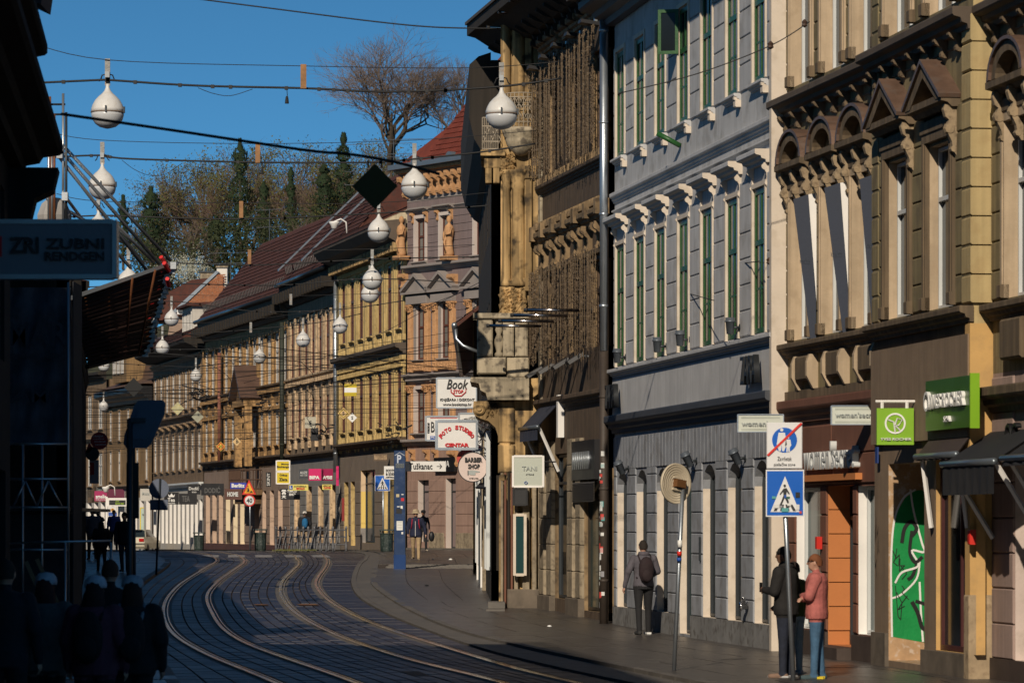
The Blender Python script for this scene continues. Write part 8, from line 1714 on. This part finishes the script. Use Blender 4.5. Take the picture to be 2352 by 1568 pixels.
def person(label, X, D, H, face_deg, top, legs_c, shoe, skin=SKIN, legs=((0, 0), (0, 0)), arms=None, hair=(.02, .014, .01), cap=None, long=0, pack=None, straps=None, coat=0., short=False, vox=.012, z=None, width=1., hold=None, lean=0., hat=None, glasses=False, group=None, collar=None):
    s = H/1.76; mb = MB(); segs = []; V = Vector
    def L(a, b, r0, r1, lab): limb(mb, a, b, r0, r1); segs.append((V(a), V(b), (r0+r1)/2, lab))
    w = .185*width; hz = .93
    for i, (fl, kn) in enumerate(legs):                      # thigh swing and knee bend in degrees; index 0 = left (-x)
        sx = -1 if i == 0 else 1; hp = V((sx*.095, 0, hz-.03)); f = radians(fl); kp = hp+V((sx*.012, sin(f)*.43, -cos(f)*.43)); g_ = f-radians(kn); ap = kp+V((sx*.008, sin(g_)*.42, -cos(g_)*.42))
        L(hp, kp, .098+coat*.4, .066, 'leg'); L(kp, ap, .066, .052, 'leg'); toe = ap+V((sx*.03, .17, -.035)); L(ap+V((0, -.035, -.03)), toe, .046, .036, 'shoe')
    rings = [(.84, .165, .12), (.92, .175, .125), (1.02, .158, .112), (1.12, .155, .108), (1.26, .178, .122), (1.38, .188, .118), (1.44, .15, .092), (1.485, .075, .068)]
    k0 = len(mb.v); n = 18
    for (zr_, rx, ry) in rings:
        for j in range(n): a_ = 2*pi*j/n; mb.v.append(((rx*width+coat)*cos(a_), (ry+coat)*sin(a_)+lean*(zr_-.9), zr_))
    for i in range(len(rings)-1):
        for j in range(n): j2 = (j+1) % n; mb.f.append((k0+i*n+j, k0+i*n+j2, k0+(i+1)*n+j2, k0+(i+1)*n+j))
    mb.f.append(tuple(k0+j for j in reversed(range(n)))); mb.f.append(tuple(k0+(len(rings)-1)*n+j for j in range(n)))
    ly = lean*.55; segs.append((V((0, 0, .95)), V((0, ly*.9, 1.4)), .15, 'top'))
    L((0, ly, 1.44), (0, ly+.012, 1.54), .056, .052, 'skin')
    hc = V((0, ly+.025, 1.635)); ball(mb, hc, (.077, .094, .112), 16); ball(mb, hc+V((0, .03, -.055)), (.055, .062, .065)); segs.append((hc, hc+V((0, .02, -.04)), .09, 'skin'))
    limb(mb, hc+V((0, .085, .015)), hc+V((0, .112, -.022)), .011, .016); ball(mb, hc+V((0, .086, -.058)), (.022, .012, .008)); ball(mb, hc+V((0, .078, .03)), (.045, .018, .012))
    for q in (-1, 1): ball(mb, hc+V((q*.078, -.005, -.01)), (.012, .022, .032), 8)
    A_ = arms or (((-.26, -.02, 1.16), (-.27, .06, .92)), ((.26, -.02, 1.16), (.27, .06, .92)))
    for i, (el, ha) in enumerate(A_):
        sx = -1 if i == 0 else 1; sh = V((sx*w, ly*.9, 1.40)); el, ha = V(el), V(ha)
        L(sh, el, .056+coat, .045+coat*.8, 'top'); L(el, ha, .045+coat*.6, .032+(0 if short else coat*.4), 'skin' if short else 'top')
        d = (ha-el).normalized(); sd = d.cross(V((1, 0, 0) if abs(d.x) < .8 else (0, 0, 1))).normalized(); nn = d.cross(sd).normalized(); pc = ha+d*.05
        L(ha, ha+d*.085, .027, .03, 'skin')
        for q, ln in zip((-1.5, -.5, .5, 1.5), (.06, .072, .068, .052)): b0 = ha+d*.085+sd*q*.017; b1 = b0+d*ln*.6+nn*.008*sx; L(b0, b1, .0105, .0095, 'skin'); L(b1, b1+(d*.5+nn*.55*sx)*ln*.55, .0095, .0085, 'skin')
        L(ha+d*.03+sd*.02, ha+d*.075+sd*.055, .013, .011, 'skin')
        if hold and hold[0] == i: hp_ = ha+d*.1+nn*.02*sx
    tmp = bpy.data.meshes.new('tmp'); tmp.from_pydata(mb.v, [], mb.f); b = bmesh.new(); b.from_mesh(tmp); bmesh.ops.recalc_face_normals(b, faces=b.faces); b.to_mesh(tmp); b.free()
    to = bpy.data.objects.new('tmp', tmp); COL.objects.link(to); md = to.modifiers.new('r', 'REMESH'); md.mode = 'VOXEL'; md.voxel_size = vox; sm_ = to.modifiers.new('s', 'SMOOTH'); sm_.iterations = 2; sm_.factor = .5
    dg = bpy.context.evaluated_depsgraph_get(); me = bpy.data.meshes.new_from_object(to.evaluated_get(dg)); bpy.data.objects.remove(to)
    me.name = 'body'; me.materials.clear(); ms = {'skin': skin, 'top': cm(top), 'leg': cm(legs_c), 'shoe': cm(shoe)}; ks = list(ms)
    for k in ks: me.materials.append(ms[k])
    hem = .90 if coat < .03 else .80; arm_segs = [q for q in segs if q[3] in ('top', 'skin')]
    for p in me.polygons:
        c = p.center; lab = min(segs, key=lambda q: seg_d(c, q[0], q[1])-q[2])[3]
        if lab in ('leg', 'top') and abs(c.x) < .215*width+coat and c.z < 1.3: 
            dt = min(seg_d(c, q[0], q[1])-q[2] for q in arm_segs if q[3] == 'skin') if not short else 1
            lab = 'leg' if c.z < hem and not (abs(c.x) > .2*width+coat and lab == 'top') else ('top' if lab == 'leg' and c.z >= hem else lab)
        p.material_index = ks.index(lab); p.use_smooth = True
    zb = gz(D) if z is None else z; M = T(X, D, zb+.012, radians(face_deg), s)
    rt = empty('person', M, label, 'person', group); rt.scale = (s, s, s)
    link('body', me, rt, M)
    def sub(nm, m_, mat_, sm=True): link(nm, m_.mesh(nm, mat_, sm), rt, M)
    hm = cm(hair, 'hair'); a = MB(); nn_ = 14
    for i in range(7):
        for j in range(nn_):
            t = pi/2*(i/6)*1.12; aa = 2*pi*j/nn_; rr_ = 1.10+.05*sin(j*3.7+i*2.1); y_ = sin(t)*sin(aa); x_ = sin(t)*cos(aa); zc_ = cos(t)
            low = -.38 if sin(aa) < -.1 else .12; zz_ = zc_ if i < 6 else (low if sin(aa) < .35 else .42)
            a.v.append((hc.x+x_*.077*rr_, hc.y+y_*.094*rr_-.004, hc.z+zz_*.112*1.1))
    for i in range(6):
        for j in range(nn_): j2 = (j+1) % nn_; a.f.append((i*nn_+j, i*nn_+j2, (i+1)*nn_+j2, (i+1)*nn_+j))
    sub('hair', a, hm)
    if long:
        a = MB(); 
        for i, (zz_, rx, ry, yy) in enumerate(((.06, .085, .1, -.02), (-.06, .098, .09, -.04), (-.18, .12, .07, -.07), (-.30, .13, .055, -.10), (-.30-long, .09, .03, -.12))):
            for j in range(12): aa = 2*pi*j/12; a.v.append((rx*cos(aa)*(1+.05*sin(j*5)), hc.y+yy+ry*min(sin(aa), .25), hc.z+zz_))
        for i in range(4):
            for j in range(12): j2 = (j+1) % 12; a.f.append((i*12+j, i*12+j2, (i+1)*12+j2, (i+1)*12+j))
        a.f.append(tuple(range(12))[::-1]); a.f.append(tuple(range(48, 60))); sub('long_hair', a, hm)
    if cap:
        a = MB().lathe([(.104, .02), (.107, .05), (.098, .09), (.07, .125), (.01, .137)], (hc.x, hc.y, hc.z), 16); k = len(a.v); 
        a.v += [(-.07, hc.y+.09, hc.z+.035), (.07, hc.y+.09, hc.z+.035), (.05, hc.y+.17, hc.z+.02), (-.05, hc.y+.17, hc.z+.02)]; a.f.append((k, k+1, k+2, k+3)); sub('cap', a, cm(cap, 'cap')); sub('cap_opening', MB().lathe([(.001, -.004), (.03, -.004), (.03, 0)], (0, hc.y-.108, hc.z+.045), 10, 'y'), hm)
    if hat: sub('sun_hat', MB().lathe([(.105, .0), (.165, -.02), (.17, -.012), (.11, .03), (.105, .09), (.08, .12), (.01, .128)], (hc.x, hc.y, hc.z+.015), 18), cm(hat, 'hat'))
    if pack:
        a = MB(); ball(a, (0, ly-.19-coat, 1.2), (.155, .10, .25), 16); a.v = [(max(-.135, min(.135, x)), y, z) for x, y, z in a.v]; ball(a, (0, ly-.27-coat, 1.1), (.11, .05, .12)); sub('rucksack', a, cm(pack, 'pack'))
        a = MB()
        for q in (-1, 1): a.tube([(q*.1, ly-.13-coat, 1.36), (q*.115, ly-.04, 1.465+coat*.5), (q*.115, ly+.1+coat, 1.41), (q*.12, ly+.128+coat, 1.3), (q*.14, ly+.1+coat, 1.12), (q*.15, ly-.1, 1.05)], .017, 6)
        sub('shoulder_strap', a, cm(straps or pack, 'pack'))
    if abs(face_deg) > 60:
        sub('eyes', MB().lathe([(.001, 0), (.011, .0), (.011, .006), (.001, .008)], (-.03, hc.y+.086, hc.z+.008), 8, 'y').lathe([(.001, 0), (.011, 0), (.011, .006), (.001, .008)], (.03, hc.y+.086, hc.z+.008), 8, 'y'), BLKT)
    if glasses: sub('glasses', MB().tube([(-.05+.02*cos(t), hc.y+.1, hc.z+.008+.018*sin(t)) for t in range(7)], .003, 4).tube([(.03+.02*cos(t), hc.y+.1, hc.z+.008+.018*sin(t)) for t in range(7)], .003, 4).tube([(-.078, hc.y+.0, hc.z+.01), (-.07, hc.y+.1, hc.z+.01), (.07, hc.y+.1, hc.z+.01), (.078, hc.y, hc.z+.01)], .0035, 4), BLACK)
    if collar: sub('hood', MB().lathe([(.09, -.03), (.115, 0), (.10, .045), (.075, .05)], (0, ly-.02, 1.49), 14, caps=False), cm(collar))
    sub('soles', MB().box(-.16, -.06, -.1, .2, 0, .022).box(.06, .16, -.1, .2, 0, .022), flat('white_sole', (.5, .5, .5)), False) if legs == ((0, 0), (0, 0)) else None
    return rt, M, hc
def at(x, y=None, D=None):
    if D is None: X_0, D = ground_at(x, y)
    return (x-CX)/FP*D, D
X1, D1 = at(1478, 1457); rt, M, hc = person('man in grey hooded jacket with a dark rucksack, walking away past the grey building', X1, D1, 1.80, 12, (.085, .078, .092), (.012, .012, .014), (.03, .03, .03), legs=((-8, 4), (9, 6)), arms=(((-.31, -.06, 1.16), (-.36, .0, .90)), ((.27, .0, 1.17), (.2, .2, 1.08))), pack=(.022, .012, .014), straps=(.02, .012, .014), coat=.028, collar=(.09, .08, .095))
part('shoe_stripes', MB().box(-.15, -.07, -.1, .14, .0, .035).box(.07, .15, .0, .24, .0, .035), WHT, rt, M)
X1, D1 = at(1806, 1556); rt, M, hc = person('man in black hoodie looking at his phone beside the near crossing sign', X1, D1, 1.80, 62, (.013, .012, .012), (.014, .018, .032), (.22, .14, .10), SKIND, arms=(((-.25, .06, 1.15), (-.12, .26, 1.17)), ((.27, -.02, 1.16), (.22, .2, .98))), coat=.04, width=1.08, collar=(.013, .012, .012), hair=(.008, .006, .005), lean=.03)
part('phone', MB().box(-.12, -.05, .33, .342, 1.14, 1.27), BLACK, rt, M)
X1, D1 = at(1876, None, 52.3); rt, M, hc = person('man in pink shirt and blue jeans with glasses and crossed arms', X1, D1, 1.70, 80, (.40, .12, .105), (.05, .115, .20), (.05, .08, .09), legs=((2, 0), (-3, 2)), arms=(((-.24, .08, 1.16), (.06, .2, 1.16)), ((.24, .06, 1.16), (-.08, .19, 1.12))), coat=.04, width=1.14, hair=(.16, .055, .02), glasses=True)
part('yellow_soles', MB().box(-.17, -.06, -.11, -.02, 0, .03).box(.06, .17, -.11, -.02, 0, .03), SY, rt, M)
X1, D1 = at(1826, None, 54); person('person in olive jacket and light jeans hidden behind the two men', X1, D1, 1.58, 50, (.045, .06, .012), (.20, .28, .34), (.45, .42, .42), hair=(.02, .012, .01), coat=.02)
X1, D1 = at(955, None, 130); rt, M, hc = person('man in beige sun hat, navy jacket and khaki trousers walking towards the camera', X1, D1, 1.72, 176, (.012, .016, .042), (.36, .26, .15), (.22, .17, .12), legs=((14, 4), (-16, 14)), arms=(((-.3, -.04, 1.16), (-.34, .02, .93)), ((.27, .02, 1.15), (.26, .14, .94))), coat=.035, hat=(.42, .33, .22), pack=(.25, .01, .03), straps=(.42, .012, .04), width=1.06)
part('white_zip', MB().tube([(0, .165, .84), (0, .165, 1.0), (0, .16, 1.2), (0, .165, 1.36)], .008, 5), WHT, rt, M)
X1, D1 = at(972, None, 162); rt, M, hc = person('young man in black t-shirt and cap behind the man with the hat', X1, D1, 1.72, 190, (.014, .014, .016), (.013, .013, .015), (.4, .34, .26), mat('tanned_skin', (.32, .16, .10), .55, var=.05, bump=0), legs=((8, 3), (-9, 8)), short=True, cap=(.012, .012, .014), straps=None)
part('shirt_print', MB().box(-.1, .1, .135, .14, 1.18, 1.26), GRYT, rt, M); bag = MB(); ball(bag, (-.36, .05, .62), (.13, .1, .22)); bag.tube([(-.3, .05, .8), (-.29, .06, .93)], .012, 5); tag(link('bag', bag.mesh('bag', BLACK, True), None, M), 'black cloth bag carried by the young man in black', 'bag')
X1, D1 = at(700, None, 177); rt, M, hc = person('man in white cap and black jacket with blue rucksack behind the railing', X1, D1, 1.74, 4, (.012, .013, .016), (.30, .22, .14), (.1, .1, .1), cap=(.55, .53, .5), pack=(.01, .11, .26), straps=(.01, .05, .12), coat=.05, width=1.1, vox=.014)
# silhouettes on the left, near
for x, D, H, lb, kw in ((12, 33, 1.80, 'dark haired person in navy at the very left edge, from behind', dict(top=(.012, .013, .02), legs_c=(.01, .01, .012), coat=.03)),
    (104, 34, 1.66, 'woman with white cap, long dark red hair and pale jacket, from behind', dict(top=(.10, .10, .10), legs_c=(.012, .012, .014), cap=(.45, .45, .5), long=.16, hair=(.05, .012, .01), coat=.05)),
    (252, 37, 1.76, 'man in dark top bending his head among the group at the left', dict(top=(.01, .01, .012), legs_c=(.01, .01, .012), hair=(.06, .025, .015), lean=.14, coat=.02)),
    (218, 33.4, 1.64, 'woman with white cap, pink jacket and dark rucksack, from behind', dict(top=(.10, .03, .05), legs_c=(.008, .008, .01), cap=(.5, .52, .6), long=.12, hair=(.03, .01, .01), pack=(.012, .008, .01), coat=.05)),
    (304, 33.6, 1.64, 'woman with white cap and black coat with pale straps, from behind', dict(top=(.01, .01, .013), legs_c=(.008, .008, .01), cap=(.4, .42, .48), long=.05, hair=(.035, .014, .01), pack=(.009, .009, .012), straps=(.25, .27, .33), coat=.055))):
    X1, D1 = at(x, None, D); person(lb, X1, D1, H, random.uniform(-12, 12), kw.pop('top'), kw.pop('legs_c'), (.02, .02, .02), group='group of people in the shade at the left', vox=.016, **kw)
for x, D, H, fd, lb, kw in ((262, 164, 1.74, 178, 'man in blue hooded top standing on the left pavement facing the camera', dict(top=(.05, .075, .22), legs_c=(.008, .008, .01), coat=.03)),
    (286, 114, 1.80, 174, 'man in dark jacket and jeans walking on the left pavement', dict(top=(.012, .012, .02), legs_c=(.035, .05, .09), legs=((12, 4), (-12, 10)), coat=.035)),
    (233, 115, 1.52, 6, 'woman in long black clothes on the left pavement', dict(top=(.008, .008, .01), legs_c=(.006, .006, .008), long=.2, coat=.05)),
    (226, 150, 1.72, 150, 'person in black lifting a camera to the face by the dark wall', dict(top=(.008, .008, .01), legs_c=(.008, .008, .01), coat=.03, arms=(((-.3, .1, 1.36), (-.1, .24, 1.62)), ((.3, .1, 1.36), (.1, .24, 1.62))))),
    (212, 132, 1.78, 12, 'person in blue grey jacket with a shoulder bag at the dark wall edge', dict(top=(.06, .07, .10), legs_c=(.01, .01, .012), coat=.035))):
    X1, D1 = at(x, None, D); rt, M, hc = person(lb, X1, D1, H, fd, kw.pop('top'), kw.pop('legs_c'), (.03, .03, .03), vox=.015, **kw)
    if 'camera to' in lb: part('camera', MB().box(-.07, .07, .2, .26, 1.6, 1.68).lathe([(.03, .26), (.03, .33), (.01, .33)], (0, 0, 1.64), 10, 'y'), BLACK, rt, M)
